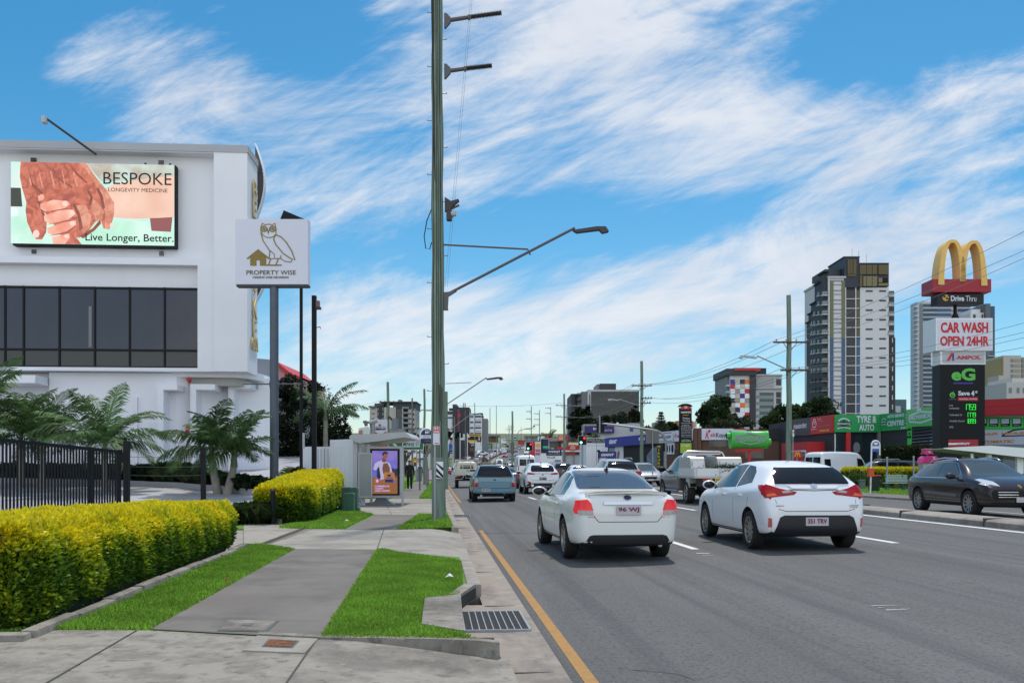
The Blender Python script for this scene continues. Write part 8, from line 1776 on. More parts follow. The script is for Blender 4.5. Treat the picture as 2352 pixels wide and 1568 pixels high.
for i,(x0,x1,y0,y1) in enumerate(((2026,2056.5,991,1011),(2026,2056.5,1013,1030),(2058,2089.5,989,1009),(2058,2072,1012,1030),(2074,2089.5,1012,1030))):
    a,b=P4_.L(x0,y1),P4_.L(x1,y0);bx('window_pane',s4,a[0],b[0],.14,.245,a[1],b[1],mat('shop_glass'));q=MB();q.disc((a[0]+b[0])/2,(a[1]+b[1])/2,.28,.11,.14,[LGREY,DGREY,MGREY,LGREY,SIGNW][i],16,.38);q.build('window_decal',s4)
q=MB();a,b=P4_.L(2024.5,1032),P4_.L(2091,988)
for px in (2025,2057.3,2090.5):u=P4_.L(px,0)[0];q.box(u-.07,u+.07,.05,.2,0,b[1],GRNL)
z_=P4_.L(2050,1011.5)[1];q.box(a[0],b[0],.06,.19,z_-.06,z_+.06,GRNL);q.build('window_frame',s4)
for px,tp_ in ((2049.5,938),(2068.5,938),(2033,944),(2083,946)):q=MB();u=P4_.L(px,0)[0];q.tube([(u,1.0,zt_-.1),(u,1.0,P4_.L(px,tp_)[1]-.0)],.03,DGREY,6);q.build('roof_antenna',s4)
# small golden M sign
P2=flat(1822,60);t=thing('drive_sign','small square red sign with golden M beside the timber pole','sign',P2.loc(.12),P2.rz);L_=P2.L;a,b=L_(1822,1051.5),L_(1841,1035.5);q=MB();q.bbox(a[0],b[0],0,.15,a[1],b[1],RED,.015);q.build('panel',t);q=MB();q.cyl((a[0]+b[0])/2,.07,-.1,a[1],.05,STEEL,8);q.build('post',t)
q=MB();w_=b[0]-a[0];h_=b[1]-a[1]
for k in (0,1):x0=a[0]+w_*(.22+.28*k);q.stroke([(x0+w_*.28*(i/12),a[1]+h_*(.2+.6*math.sin(math.pi*i/12)**.6)) for i in range(13)],.05,-.02,0,mat('m_yellow',(.75,.42,.02),.5))
q.build('golden_m',t)
# brick print shop
P2=Plane(1592,93,1815,90);ks=thing('brick_shop','low brown brick print shop with a white fascia sign behind the green muffler','building',P2.loc(.1),P2.rz);L_=P2.L
zt_=L_(1700,986)[1];q=MB();q.box(0,P2.len,.1,14,-.2,zt_,BRICK);q.build('wall',ks)
for px in (1595,1603.5):a=L_(px,983);q=MB();q.box(a[0],a[0]+.33,-.15,.25,-.1,a[1],BRICK);q.tube([(a[0]+.16,.05,a[1]-.1),(a[0]+.16,.05,a[1]+.12)],[.19,.1],WHITE,10);q.build('brick_pier',ks)
fascia(ks,P2,1612,1714,(984,984),(1010,1009.5),SIGNW,-.2,.3);q=MB();q.prism([L_(*k) for k in ((1685,984),(1714,984),(1714,987),(1688,986.5))],-.22,-.19,RED);q.prism([L_(*k) for k in ((1672,1010),(1679,1001),(1679,1010))],-.22,-.19,RED);q.build('red_corner',ks)
stext(ks,P2,'K',1620.5,1631,990,1007,REDP,-.21,bold=.01,shear=.3);stext(ks,P2,'wik',1631.5,1643.5,992.5,1003.5,REDP,-.21);stext(ks,P2,'Kopy',1645,1668,993.5,1007,NAVY,-.21,bold=.015);q=MB();a=L_(1630,989.5);q.disc(a[0],a[1],.13,-.22,-.2,REDP,12);q.build('emblem',ks)
a,b=L_(1762,1010),L_(1813,983.5);bx('black_panel',ks,a[0],b[0],-.1,.3,a[1],b[1],NAVY if False else BLACKM)
for x0,x1,y0,y1 in ((1628,1676,1011,1026),(1712,1756,1030,1052)):a,b=L_(x0,y1),L_(x1,y0);bx('window_pane',ks,a[0],b[0],.05,.15,a[1],b[1],mat('shop_glass'))
for px in (1713,1735):q=MB();a=L_(px,984);q.cyl(a[0],1.5,zt_-.1,a[1]+.22,.3,LGREY,10);q.build('roof_vent',ks)
# green muffler on a red stand
P2=flat(1655,62);t=thing('giant_muffler','huge bright green car muffler sculpture on a red stand','advertising sculpture',P2.loc(.12),P2.rz);L_=P2.L;s=62/F
a,b=L_(1681,1029),L_(1766,988);zc=(a[1]+b[1])/2;hh=(b[1]-a[1])/2;q=MB();n=28
def ring(x,k=1.):return [(x,.55*k*math.copysign(abs(math.cos(2*math.pi*i/n))**.75,math.cos(2*math.pi*i/n))+.5,zc+hh*k*math.copysign(abs(math.sin(2*math.pi*i/n))**.75,math.sin(2*math.pi*i/n))) for i in range(n)]
rings=[ring(a[0],.90),ring(a[0],1.),ring(a[0]+.06,1.0),ring(a[0]+.10,.95),ring(b[0]-.10,.95),ring(b[0]-.06,1.),ring(b[0],1.),ring(b[0],.92)];vs=[v for r in rings for v in r]
q.add(vs,[(j*n+i,j*n+(i+1) % n,(j+1)*n+(i+1) % n,(j+1)*n+i) for j in range(7) for i in range(n)]+[tuple(range(n)),tuple(7*n+i for i in range(n))],MUFF);q.build('muffler_body',t,smooth=50)
for x0,x1,yy in ((1672,1683,1000),(1764,1774,1014)):a2,b2=L_(x0,yy),L_(x1,yy);q=MB();q.tube([(a2[0],.45,a2[1]),(b2[0],.45,a2[1])],.23,MUFF,16);xe=a2[0] if x0 < 1700 else b2[0];sg=-1 if x0 < 1700 else 1;q.tube([(xe+sg*.004-.01,.45,a2[1]),(xe+sg*.006+.01,.45,a2[1])],.18,BLACK,14);q.build('muffler_pipe',t,smooth=40)
yd=-.045;a,b=L_(1687,1021),L_(1759,993);w_,h_=b[0]-a[0],b[1]-a[1];q=MB();q.stroke([(a[0]+w_*u,a[1]+h_*v_) for u,v_ in ((0,.5),(.05,.72),(.5,.92),(.95,.72),(1,.5),(.95,.28),(.5,.02),(.05,.28))],.07,yd,.35,mat('muffler_grey',(.28,.34,.34),.4),True);q.build('hexagon_frame',t)
a,b=L_(1691,1014),L_(1756,1001);text(t,'MECHANICAL',a[0],a[1],b[0],b[1],mat('muffler_grey'),y=yd+.02,th=.03,bold=.03);a,b=L_(1716,998),L_(1728,991.5);text(t,'MR',a[0],a[1],b[0],b[1],mat('muffler_grey'),y=yd+.06,th=.04,bold=.03)
q=MB();a=L_(1725,1029);q.box(a[0]-1.0,a[0]+.9,.4,.6,a[1]-.25,a[1]-.05,RED);q.box(a[0]-.1,a[0]+.1,.4,.6,-.1,a[1]-.2,RED);q.build('stand',t)
# black tenancy pylon
P2=flat(1559,70);t=thing('tenancy_pylon','tall narrow black tenancy board with red arched top numbered 54','pylon sign',P2.loc(.12),P2.rz);L_=P2.L;a,b=L_(1561,1068),L_(1589,936)
q=MB();q.bbox(a[0],b[0],0,.35,-.1,b[1],BLACK,.02);q.build('column',t);q=MB();q.prism([L_(1558.5,933.5)]+[(L_(1574.5,0)[0]+.53*math.cos(math.pi*i/10+math.pi*0)*-1,L_(1574,933.5)[1]+.24*math.sin(math.pi*i/10)) for i in range(1,10)]+[L_(1590.5,933.5)],-.06,.4,BLACK);q.build('arched_top',t)
q=MB();q.prism([L_(1562,940)]+[(L_(1575,0)[0]-.42*math.cos(math.pi*i/8),L_(1574,937)[1]+.16*math.sin(math.pi*i/8)) for i in range(0,9)]+[L_(1588.5,940)],-.075,-.0,RED);q.build('red_crest',t)
def tl_(s_,x0,x1,y0,y1,m=SIGNW,**k):c_,d_=L_(x0,y1),L_(x1,y0);text(t,s_,c_[0],c_[1],d_[0],d_[1],m,y=-.012,th=.01,**k)
c_,d_=L_(1571.5,937.5),L_(1578,932.5);text(t,'54',c_[0],c_[1],d_[0],d_[1],WHITE,y=-.08,th=.01,bold=.03)
tl_('mastertint',1564,1587,943,948.5,bold=.03);tl_('SHOWROOM',1568,1582,951.5,954,YELL)
for i,(s_,y,hgt) in enumerate((('Window',957.5,5),('Tinting',964,5),('Paint Protection',970,2.6),('Leather',974.6,2.6),('Protection',977.8,2.6),('Home & Vinyl',982,2.4),('Protection',985,2.4),('Dent Protection',989.5,2.4),('Parking Sensors',993.5,2.4),('Reverse Cameras',997.5,2.4),('Safety Glass Films',1001.5,2.4))):tl_(s_,1565+(0 if len(s_) > 9 else 2.5),1587-(0 if len(s_) > 9 else 2.5),y,y+hgt)
tl_('Call Now!',1568,1583,1007,1009.5,GRNL);tl_('5527 0374',1565,1586.5,1010.5,1014,bold=.02);c_,d_=L_(1562.5,1040),L_(1588,1017);bx('lime_panel',t,c_[0],d_[0],-.02,.0,c_[1],d_[1],mat('lime',(.32,.46,.02),.5));tl_('IT SKY',1566,1585,1020,1026,WHITE)
# the mirror shop
P2=Plane(1508.5,107,1594,99);ms_=thing('mirror_shop','dark shop with white fascia sign and yellow upright lettering','building',P2.loc(.1),P2.rz);L_=P2.L;q=MB();q.box(0,P2.len,.1,10,-.2,L_(1540,989)[1],BRICK);q.build('wall',ms_)
fascia(ms_,P2,1509,1548.5,(993,989.5),(1018,1014.5),SIGNW,-.2,.3);stext(ms_,P2,'MIRROR GALLERY',1511.5,1545,999.5,1007.5,BLACKM,-.21)
q=MB();a,b=L_(1511,0)[0],L_(1546.5,0)[0]
for y in (994.5,1013):z_=L_(1530,y)[1];q.box(a,b,-.215,-.19,z_-.03,z_+.03,BLACKM)
q.build('sign_rule',ms_);fascia(ms_,P2,1552,1590,(989,985),(1013.5,1011),SIGNW,-.2,.3);stext(ms_,P2,'Kwik',1554,1570,995,1005,REDP,-.21)
a,b=L_(1510.5,1075),L_(1526.5,1018.5);bx('upright_sign',ms_,a[0],b[0],-.08,.15,-.1,b[1],BLACKM)
for i,ch in enumerate('MIRRORS'):stext(ms_,P2,ch,1512.2 if ch != 'I' else 1514.3,1518.2 if ch != 'I' else 1516,1022.5+7.6*i,1028.2+7.6*i,YELL,-.09,bold=.03)
a,b=L_(1531,1043),L_(1548.5,1016);bx('display_board',ms_,a[0],b[0],-.02,.15,a[1],b[1],SIGNW);q=MB()
for px,rx,rz_ in ((1533,.16,.42),(1538.5,.12,.45),(1545,.25,.5)):c_=L_(px,1030);q.disc(c_[0],c_[1],rx,-.05,0,BLACK,14,rz_)
q.build('mirror_display',ms_);a,b=L_(1549,1075),L_(1592,1018);bx('shop_front',ms_,a[0],b[0],.0,.15,-.1,b[1]-.6,mat('shop_glass'))
# bicycle shop
P2=Plane(1395.5,118,1509,107);gs=thing('bicycle_shop','bicycle shop with long deep blue fascia and dark open front','building',P2.loc(.1),P2.rz);L_=P2.L;q=MB();q.box(0,P2.len,.2,14,-.2,L_(1450,1003)[1],mat('shop_dark',(.02,.02,.022),.7));q.build('wall',gs)
fascia(gs,P2,1395.5,1509,(1006,995.5),(1027,1018.5),BLUE,-.4,.7);stext(gs,P2,'GIANT',1405.5,1423.5,1009,1019.5,WHITE,-.41,bold=.05,shear=.25);stext(gs,P2,'RIDE GO',1474,1488,1003.5,1011.5,WHITE,-.41,bold=.02)
a,b=L_(1410.5,1052),L_(1429.5,1024.5);bx('poster',gs,a[0],b[0],.1,.25,-.1,b[1],SIGNW);q=MB();q.prism([L_(*k) for k in ((1416,1052),(1417,1040),(1420,1033),(1422,1040),(1420,1052))],.05,.12,mat('poster_skin',(.3,.12,.08),.6));q.build('poster_print',gs);a,b=L_(1397,1050),L_(1410,1027);bx('wall_pier',gs,a[0],b[0],.1,.25,-.1,b[1],mat('wall_bluegrey'))
a,b=L_(1470,1075),L_(1472,1022);bx('mullion',gs,a[0],b[0],.05,.25,-.1,b[1],LGREY)
q=MB();c_=L_(1497,1040);q.prism([(c_[0]-1.3,.0),(c_[0]+1.2,.0),(c_[0]+1.2,c_[1]+.9),(c_[0]-.2,c_[1]+.5),(c_[0]-1.3,c_[1]-.3)],.1,.22,mat('mural',(.22,.26,.32),.6,var=.6,vscale=1.5));q.build('mural',gs)
P2=flat(1373,100);t=thing('shop_sign','free standing blue bicycle shop board with a floodlight post at its left','sign',P2.loc(.1),P2.rz);L_=P2.L;a,b=L_(1375,1052.5),L_(1416,1036);q=MB();q.bbox(a[0],b[0],0,.25,a[1],b[1],BLUE if False else mat('sign_blue2',(.03,.035,.17),.5),.02);q.build('panel',t);q=MB();q.bbox(a[0],b[0],.02,.23,L_(1380,1068)[1],a[1]-.02,WHITE,.02);q.box(a[0],b[0],.05,.2,-.1,L_(1380,1067)[1],MGREY);q.build('lower_panel',t);a,b=L_(1380.5,1047),L_(1411,1041);text(t,'GIANT',a[0],a[1],b[0],b[1],WHITE,y=-.005,bold=.04,shear=.3)
q=MB();a,b=L_(1373.4,1070),L_(1374.8,1037);q.box(a[0],b[0],-.1,.0,-.1,b[1],BLACK);q.bbox(a[0]-.12,b[0]+.15,-.3,.0,b[1],b[1]+.2,BLACK,.03);q.build('floodlight_post',t)
# white auction wall
P2=flat(1346,122);t=thing('auction_building','plain white panel building under a black auction sign','building',P2.loc(.1),P2.rz);L_=P2.L;q=MB();a,b=L_(1346.5,1070),L_(1396,1005.5);q.box(a[0],b[0],0,12,-.1,b[1],WHITE);q.build('wall',t);q=MB();z_=L_(1370,1023)[1];q.box(a[0],b[0],-.01,.02,z_-.02,z_+.02,MGREY);u=L_(1370,0)[0];q.box(u-.02,u+.02,-.01,.02,0,z_+.4,MGREY);q.build('panel_joint',t)
a,b=L_(1347.5,1016.5),L_(1395.5,1006.5);bx('fascia_sign',t,a[0],b[0],-.08,.05,a[1],b[1],BLACKM);stext(t,P2,'TRADE AUCTION',1341-0+7,1394.5,1007.6,1013.3,LGREY,-.085,bold=.01);q=MB();a,b=L_(1359,1015.2),L_(1391,1014.5);q.box(a[0],b[0],-.09,-.08,a[1],b[1],LGREY);q.build('small_print',t)
# burger restaurant
P2=flat(1257,140);t=thing('burger_restaurant','flat roofed burger restaurant with red bands and round burger signs','building',P2.loc(.1),P2.rz);L_=P2.L
def hb(nm,x0,x1,y0,y1,d0,d1,m):a,b=L_(x0,y1),L_(x1,y0);return bx(nm,t,a[0],b[0],d0,d1,a[1],b[1],m)
hb('wall',1262,1347,1034,1070,.3,12,mat('wall_light',(.42,.43,.45),.7));hb('red_band',1279.5,1346,1026.5,1033.3,-.3,11,RED);hb('white_band',1280,1346,1033.4,1037,-.25,11,WHITE);hb('dark_glazing',1298,1346,1037.5,1044,.15,.4,mat('shop_glass'));hb('red_panel',1299,1321,1038,1044,.0,.25,mat('red_deep',(.4,.04,.02),.6));hb('upper_wall',1260,1304,1004,1012,2,10,mat('wall_greige',(.30,.29,.27),.7));hb('upper_glazing',1264,1292,1012.5,1026,3,9,GLASSC);hb('red_blade',1257.5,1262,998.5,1012,1.5,2,RED);hb('red_blade',1298,1306,1000,1008,1.5,2,RED);hb('yellow_band',1306,1328,1015,1024.5,.2,3,mat('band_yellow',(.5,.32,.06),.6));hb('cream_band',1306.5,1328,1017.5,1021,.1,.5,WHITE);hb('pier',1295,1301,1005,1026,1.7,2.4,LGREY);hb('door_frame',1318,1319,1045,1066,.1,.35,MGREY);hb('door_frame',1298,1299,1045,1066,.1,.35,MGREY)
for x0,x1,y0,y1,d in ((1308,1321.5,1020.7,1033.8,-.55),(1283,1297,998,1012,1.0)):
    a,b=L_(x0,y1),L_(x1,y0);w_,h_=b[0]-a[0],b[1]-a[1];xm=(a[0]+b[0])/2;q=MB();q.bbox(a[0],b[0],d,d+.25,a[1],b[1],RED,.08);q.prism([(a[0]+w_*.1,a[1]+h_*.62)]+[(xm-w_*.4*math.cos(math.pi*i/8),a[1]+h_*.64+h_*.27*math.sin(math.pi*i/8)) for i in range(9)]+[(b[0]-w_*.1,a[1]+h_*.62)],d-.03,d,mat('bun',(.62,.33,.05),.5));q.prism([(a[0]+w_*.12,a[1]+h_*.12),(b[0]-w_*.12,a[1]+h_*.12),(b[0]-w_*.08,a[1]+h_*.2),(a[0]+w_*.08,a[1]+h_*.2)],d-.03,d,mat('bun'));q.box(a[0]+w_*.08,b[0]-w_*.08,d-.03,d,a[1]+h_*.25,a[1]+h_*.57,SIGNW);q.build('burger_sign',t);text(t,"HUNGRY",a[0]+w_*.16,a[1]+h_*.45,b[0]-w_*.16,a[1]+h_*.54,REDP,y=d-.035,bold=.03);text(t,"JACK'S",a[0]+w_*.12,a[1]+h_*.28,b[0]-w_*.12,a[1]+h_*.43,REDP,y=d-.035,bold=.03)
# paint centre board, petrol totem, blue green totem
P2=flat(1254,90);t=thing('paint_shop_sign','navy paint centre board over a white lower board','sign',P2.loc(.1),P2.rz);L_=P2.L;a,b=L_(1254.7,1046),L_(1290,1031);q=MB();q.bbox(a[0],b[0],0,.3,a[1],b[1],NAVY,.02);q.build('panel',t);stext(t,P2,'wattyl',1259,1285.5,1033,1040.5,SIGNW,-.01,bold=.03);stext(t,P2,'PAINT CENTRE',1259,1285.5,1041.3,1044.2,LGREY,-.01);q=MB();a,b=L_(1255,1064),L_(1290.5,1046.6);q.bbox(a[0],b[0],.02,.28,a[1],b[1],WHITE,.02);q.build('lower_panel',t);stext(t,P2,'ESS',1275,1288,1055.5,1060.5,BLACKM,.01,bold=.02);stext(t,P2,'PLUS',1257,1275,1048.5,1051.8,DGREY,.01,bold=.02)
for px in (1257,1288):q=MB();q.cyl(L_(px,0)[0],.15,-.1,L_(px,1063)[1],.07,STEEL,8);q.build('post',t)
P2=flat(1216,104);t=thing('petrol_totem','red and white petrol totem with a yellow shell','pylon sign',P2.loc(.1),P2.rz);L_=P2.L
def tb2(nm,x0,x1,y0,y1,d0,d1,m):a,b=L_(x0,y1),L_(x1,y0);return bx(nm,t,a[0],b[0],d0,d1,a[1],b[1],m)
tb2('white_column',1229,1241.5,1014,1070,0,.4,SIGNW);tb2('red_column',1217,1229,1013,1070,.05,.4,RED);tb2('red_price',1230,1241,1031,1037,-.03,.02,RED);tb2('red_price',1230,1241,1039,1044.5,-.03,.02,REDD);a=L_(1235.3,1021.5);q=MB();q.prism([(a[0]+.27*math.cos(R(200-i*22)),a[1]-.05+.27*math.sin(R(200-i*22))) for i in range(11)]+[(a[0]+.1,a[1]-.26),(a[0]-.1,a[1]-.26)],-.05,0,mat('shell_yellow',(.75,.38,.01),.5));q.build('shell_emblem',t);stext(t,P2,'entry',1231,1240,1032.5,1036,SIGNW,-.035);stext(t,P2,'175.4',1231,1240,1040,1043.5,SIGNW,-.035)
P2=flat(1240,112);t=thing('tenancy_totem','dark blue totem with green and blue bands beside the petrol totem','pylon sign',P2.loc(.1),P2.rz);L_=P2.L
tb2('column',1241.5,1261,1006.8,1070,.1,.4,WHITE);tb2('dark_panel',1242.5,1260,1007.6,1040,.04,.2,BLACKM);tb2('navy_panel',1247,1260,1011,1023,-.02,.06,NAVY);tb2('green_band',1247,1260,1024,1027.5,-.02,.06,GRNL);tb2('blue_band',1247,1260,1027.6,1031,-.02,.06,mat('band_blue',(.04,.14,.35),.5))
# purple sign building on the rise
P2=flat(1342,175);t=thing('grey_warehouse','pale grey warehouse with a purple sign on the rise behind the bicycle shop','building',P2.loc(2),P2.rz);L_=P2.L
tb2('wall',1374,1474,985,1020,1,14,LGREY);tb2('upper_wall',1405,1474,972,985,1.2,13,LGREY);tb2('shed',1343,1378,972,990,3,8,mat('wall_greige'));tb2('purple_sign',1343,1411,977.5,994,.2,.6,mat('purple',(.035,.02,.13),.5));stext(t,P2,'tro',1362,1373,981,987,SIGNW,.15,bold=.03);stext(t,P2,'CENTRE',1386,1406,986,990,SIGNW,.15);tb2('window',1448,1456,981,990,.95,1.1,GLASSU);tb2('vent',1421,1425,968,974,3,4,WHITE);tb2('roof',1450,1474,968,973,4,10,MGREY)
# ---------------------------------------------------------------- towers and far buildings
def bld(name,label,px,t_,z=0,cat='building'):
    P=flat(px,t_);c=pp(px,HY,t_);t=thing(name,label,cat,P.loc(z),P.rz)
    def B(nm,x0,x1,y0,y1,d0,d1,m):              # the front face, at depth d0, covers these pixels
        q=(t_+d0)/F;o=(px-CX)/F*t_
        return bx(nm,t,(x0-CX)*q-o,(x1-CX)*q-o,d0,d1,HC-(y1-HY)*q-z,HC-(y0-HY)*q-z,m)
    return P,t,B
TWH=mat('tower_white',(.60,.60,.63),.75,var=.06,vscale=.05);TDK=mat('tower_dark',(.03,.032,.04),.6);TNV=mat('tower_navy',(.022,.026,.045),.5)
P,t,B=bld('apartment_tower','tall black and white apartment tower with bronze glass crown',1862,250);L_=P.L
B('wall',1975.5,2041.5,660,1060,0,20,TWH);B('wall',1903,1942.5,638,1060,-.3,20,TWH);B('dark_core',1942,1976,655,1060,.3,20,TDK);B('crown',1939,1974,590,660,-.4,12,TNV);B('crown',1974,2041.5,605,658,-.2,14,TNV);B('crown_cap',1938,1975,588.5,591,-.6,12.2,DGREY);B('crown_cap',1973,2042,603.5,605.5,-.5,14.2,DGREY);B('side_balcony_block',2041.5,2054,668,775,3,18,DGREY);B('side_block',2041.5,2056.5,775,1060,2,18,TDK)
for x0,x1,y0,y1 in ((1947,1952,596,629),(1953,1958.5,596,629),(1960,1967,596,629),(1947,1966,630,634),(1975,1981,632,658),(1975,1990,608,630),(1991,2003,608,630),(2004,2015,608,630),(1983,1990,634,657),(1991,2003,634,657),(2004,2015,634,657),(2018,2040,608,630),(2018,2027,638,648),(2018,2040,650,656)):B('crown_window',x0,x1,y0,y1,-.7,-.1,GLASSB if y0 < 631 or x0 < 1983 else mat('glass_bronze2',(.16,.13,.06),.2))
B('crown_recess',2029,2039,638,648,-.65,-.1,BLACK)
for k in range(14):
    y=668+21.9*k
    for x0,x1 in ((1989,2004.5),(2020,2035)):B('slot_window',x0,x1,y-1.6,y+2,-.12,.1,mat('slot_dark',(.035,.033,.04),.4))
    gl=GLASSB if k < 5 else GLASSU
    B('glazing',1943,1964.5,y-1.5,y+16.5,.1,.4,mat('glass_black',(.022,.021,.022),.25,spec=.4));B('glazing',1967,1976,y-1.2,y+17,.1,.4,gl);B('slab_edge',1942.5,1977,y+17.2,y+19,-.15,.3,TWH)
    for x0,x1 in ((1907,1914.5),(1933.5,1941)):B('glass_strip',x0,x1,y-23,y-2.5,-.5,-.25,mat('glass_olive',(.13,.13,.05),.2) if k < 6 else GLASSU)
    B('slab_rail',1906.5,1941.5,y-24,y-22.8,-.55,-.25,MGREY);B('slab_rail',1914.5,1933.5,y-15,y-14,-.5,-.25,MGREY)
    if k < 5:B('side_balcony',2041.5,2054.5,y+8,y+13,-.5,4,LGREY);B('balcony_glass',2042,2054,y+3,y+8,-.4,3.8,mat('balcony_glass',(.16,.2,.21),.15))
    else:B('side_window',2049,2051,y-2,y+9,1.9,2.1,TWH)
B('parapet',1901.5,1943.5,634,638.5,-.8,20,LGREY);B('white_fin',1902.5,1905.5,638,1060,-.6,0,TWH);B('mullion',1941.5,1943.5,660,1060,-.45,.3,TWH);B('mullion',1964.8,1966.8,660,1060,-.2,.3,TWH)
# stepped balcony flank on the left
steps=[(1891,1903,626,4.),(1881,1892,650,7.5),(1872,1882,695,11.),(1866,1873,718,14.),(1862,1867,738,16.)]
for x0,x1,y0,d in steps:B('flank',x0,x1,y0,1060,d-4,d-.4,TDK);B('flank_cap',x0-1,x1+1,y0-3,y0,d-5,d-.4,BLACK)
for k in range(14):
    y=672+21.9*k
    for i,(x0,x1,y0,d) in enumerate(steps):
        if y > y0+8 and i < 4:B('balcony',x0-2,x1-1.5,y+4+i,y+7+i,d-5.2,d-3.9,LGREY if k < 7 else MGREY);B('balcony_glass',x0-1,x1-2,y-3+i,y+3+i,d-5.1,d-4.1,mat('balcony_glass') if k < 9 else DGREY)
B('plant',1895,1938,618,634,3,14,DGREY)
for px,y in ((1957,585),(1972,590),(1990,597)):B('antenna',px,px+.7,y-14,y+6,4,4.1,LGREY)
# coloured midrise
P,t,B=bld('patchwork_apartments','midrise block with red, blue and orange square panels',1668,220)
B('wall',1677,1722.5,861,1050,0,14,TWH);B('dark_column',1722.5,1736,852,1050,-.4,14,CHAR);B('roof',1669,1737,846,861.5,-.8,14,CHAR);B('red_roof',1686,1747,844.5,850.5,-1.1,13,RED);B('right_wing',1736,1796,860,1050,.6,14,mat('wing_white',(.50,.50,.52),.7));B('roof_slab',1735,1797.5,859,862,0,14.5,LGREY);B('roof_slab',1735,1797.5,889.5,892,-.2,2,LGREY);B('left_strip',1669.5,1677,861,1050,1,14,MGREY);B('upper_panel',1737,1777,867,889,.3,.7,mat('panel_grey',(.33,.32,.33),.7));B('plant',1747,1760,845,859,4,9,BLACKM)
grid=['bcno','rwcw','wtwr','wcbw','ntwt','cwoc','tnww','wwwr','cwbw']
gc_={'b':mat('panel_blue',(.03,.10,.36),.5) if False else BLUE,'c':mat('panel_cream',(.50,.48,.38),.6),'n':NAVY,'o':ORNG,'r':RED,'w':WHITE,'t':mat('panel_tan',(.33,.28,.25),.6)}
for j,row in enumerate(grid):
    for i,ch in enumerate(row):x=1677.7+i*11;y=871+j*10.8;B('panel',x+.2,x+10.8,y+.2,y+10.6,-.15,.1,gc_[ch])
for k in range(7):y=873+15.1*k;B('slot_window',1686,1696.5,y,y+2,-.25,-.1,LGREY);B('balcony',1669,1677,y+10,y+14,-.3,1.2,LGREY)
for k in range(6):
    y=901+14.6*k;B('ribbon_window',1745,1777,y,y+6.5,.45,.7,GLASSC);B('spandrel',1738,1778,y+7,y+13.5,.5,.7,mat('spandrel_green',(.20,.25,.25),.4));B('balcony_opening',1783.5,1794,y-1,y+11,.4,.7,DGREY)
B('balcony_opening',1783.5,1794,870,884,.4,.7,DGREY)
# black office
P,t,B=bld('black_office','wide black glass office building with a roof plant box',1312,232)
B('wall',1357,1468,897,1040,0,22,mat('office_glass',(.020,.021,.026),.18,spec=.45,var=.3,vscale=.1));B('roof_edge',1350,1469,894.5,899,-.5,22,LGREY);B('plant_box',1378,1415,880.5,896,3,12,CHAR);B('plant_side',1371,1378,882,896,4,14,MGREY);B('grey_bay',1335.5,1349.5,899,1040,-.6,18,mat('bay_grey',(.12,.13,.15),.4));B('white_fin',1349.5,1357.5,899,942,-.8,4,LGREY);B('fin_slot',1354,1355.3,905,935,-.9,-.7,BLACK);B('dark_bay',1312,1326,904,1040,.4,18,TDK);B('recess',1326,1335.5,902,1040,1.2,16,LGREY);B('dark_strip',1322,1326,906,1040,-.2,.5,BLACK)
for k in range(3):B('balcony',1325,1334,904+13.5*k,907+13.5*k,-.8,1.5,DGREY)
for k in range(7):B('floor_line',1358,1467,909+13.5*k,909.7+13.5*k,-.08,.02,mat('floor_line',(.045,.046,.05),.4))
for k in range(12):B('mullion',1366+8.6*k,1366.5+8.6*k,900,1035,-.06,.02,mat('floor_line'))
# cream apartments on the left
P,t,B=bld('cream_apartments','cream and charcoal apartment block behind the blood centre sign',846,285)
AC=mat('apartment_cream',(.42,.39,.36),.75)
B('wall',849,866.5,934,1060,0,14,AC);B('dark_bay',860,882,926,1060,.2,14,CHAR);B('wall',882,908,935,1060,-.4,14,AC);B('roof',846,867,932,934.5,-.8,14,CHAR);B('dark_top',903,955,923,937,-.3,14,CHAR);B('roof',871,957,921.5,924,-1,14,DGREY);B('glazed_bay',908.5,925,936,1060,.3,12,GLASSC);B('wall',937,953,936,1060,-.2,14,AC);B('balcony_bay',925,937,925,1060,.6,12,TDK);B('fin',906.5,909,934,1060,-.8,1,AC);B('fin',923.5,926,934,1060,-.8,1,AC);B('plant',914,922,917.5,922,3,6,MGREY)
for k in range(6):
    y=938+11.6*k;B('slot_window',853,861,y-1,y+.8,-.1,.1,DGREY);B('balcony_glass',925,939.5,y-4,y-1,-1.2,-.8,mat('teal_glass',(.12,.22,.24),.15));B('slab',925,939,y-.8,y+.4,-1.1,1,MGREY);B('slot_window',939,945,y-1,y+1,-.35,-.15,[DGREY,mat('awning_red',(.25,.06,.05),.6)][k % 2]);B('slot_window',948.5,951.5,y-1,y+4,-.35,-.15,DGREY)
    for x in (867.5,878.5):B('window',x-.2,x+2.4,y-2,y+4,-.05,.3,LGREY);B('pane',x+.4,x+1.8,y-1.2,y+3.2,-.1,.1,DGREY)
    for i in range(5):B('mullion',909.5+3.2*i,910.3+3.2*i,y-1,y+9,.1,.35,MGREY)
P,t,B=bld('low_annex','low grey annex beside the cream apartments',893,278);B('wall',893,928,984,1060,0,8,mat('annex_grey',(.22,.22,.24),.7));B('wall',953,975,983,1060,4,12,LGREY);B('roof',953,961,981,984,3,10,DGREY)
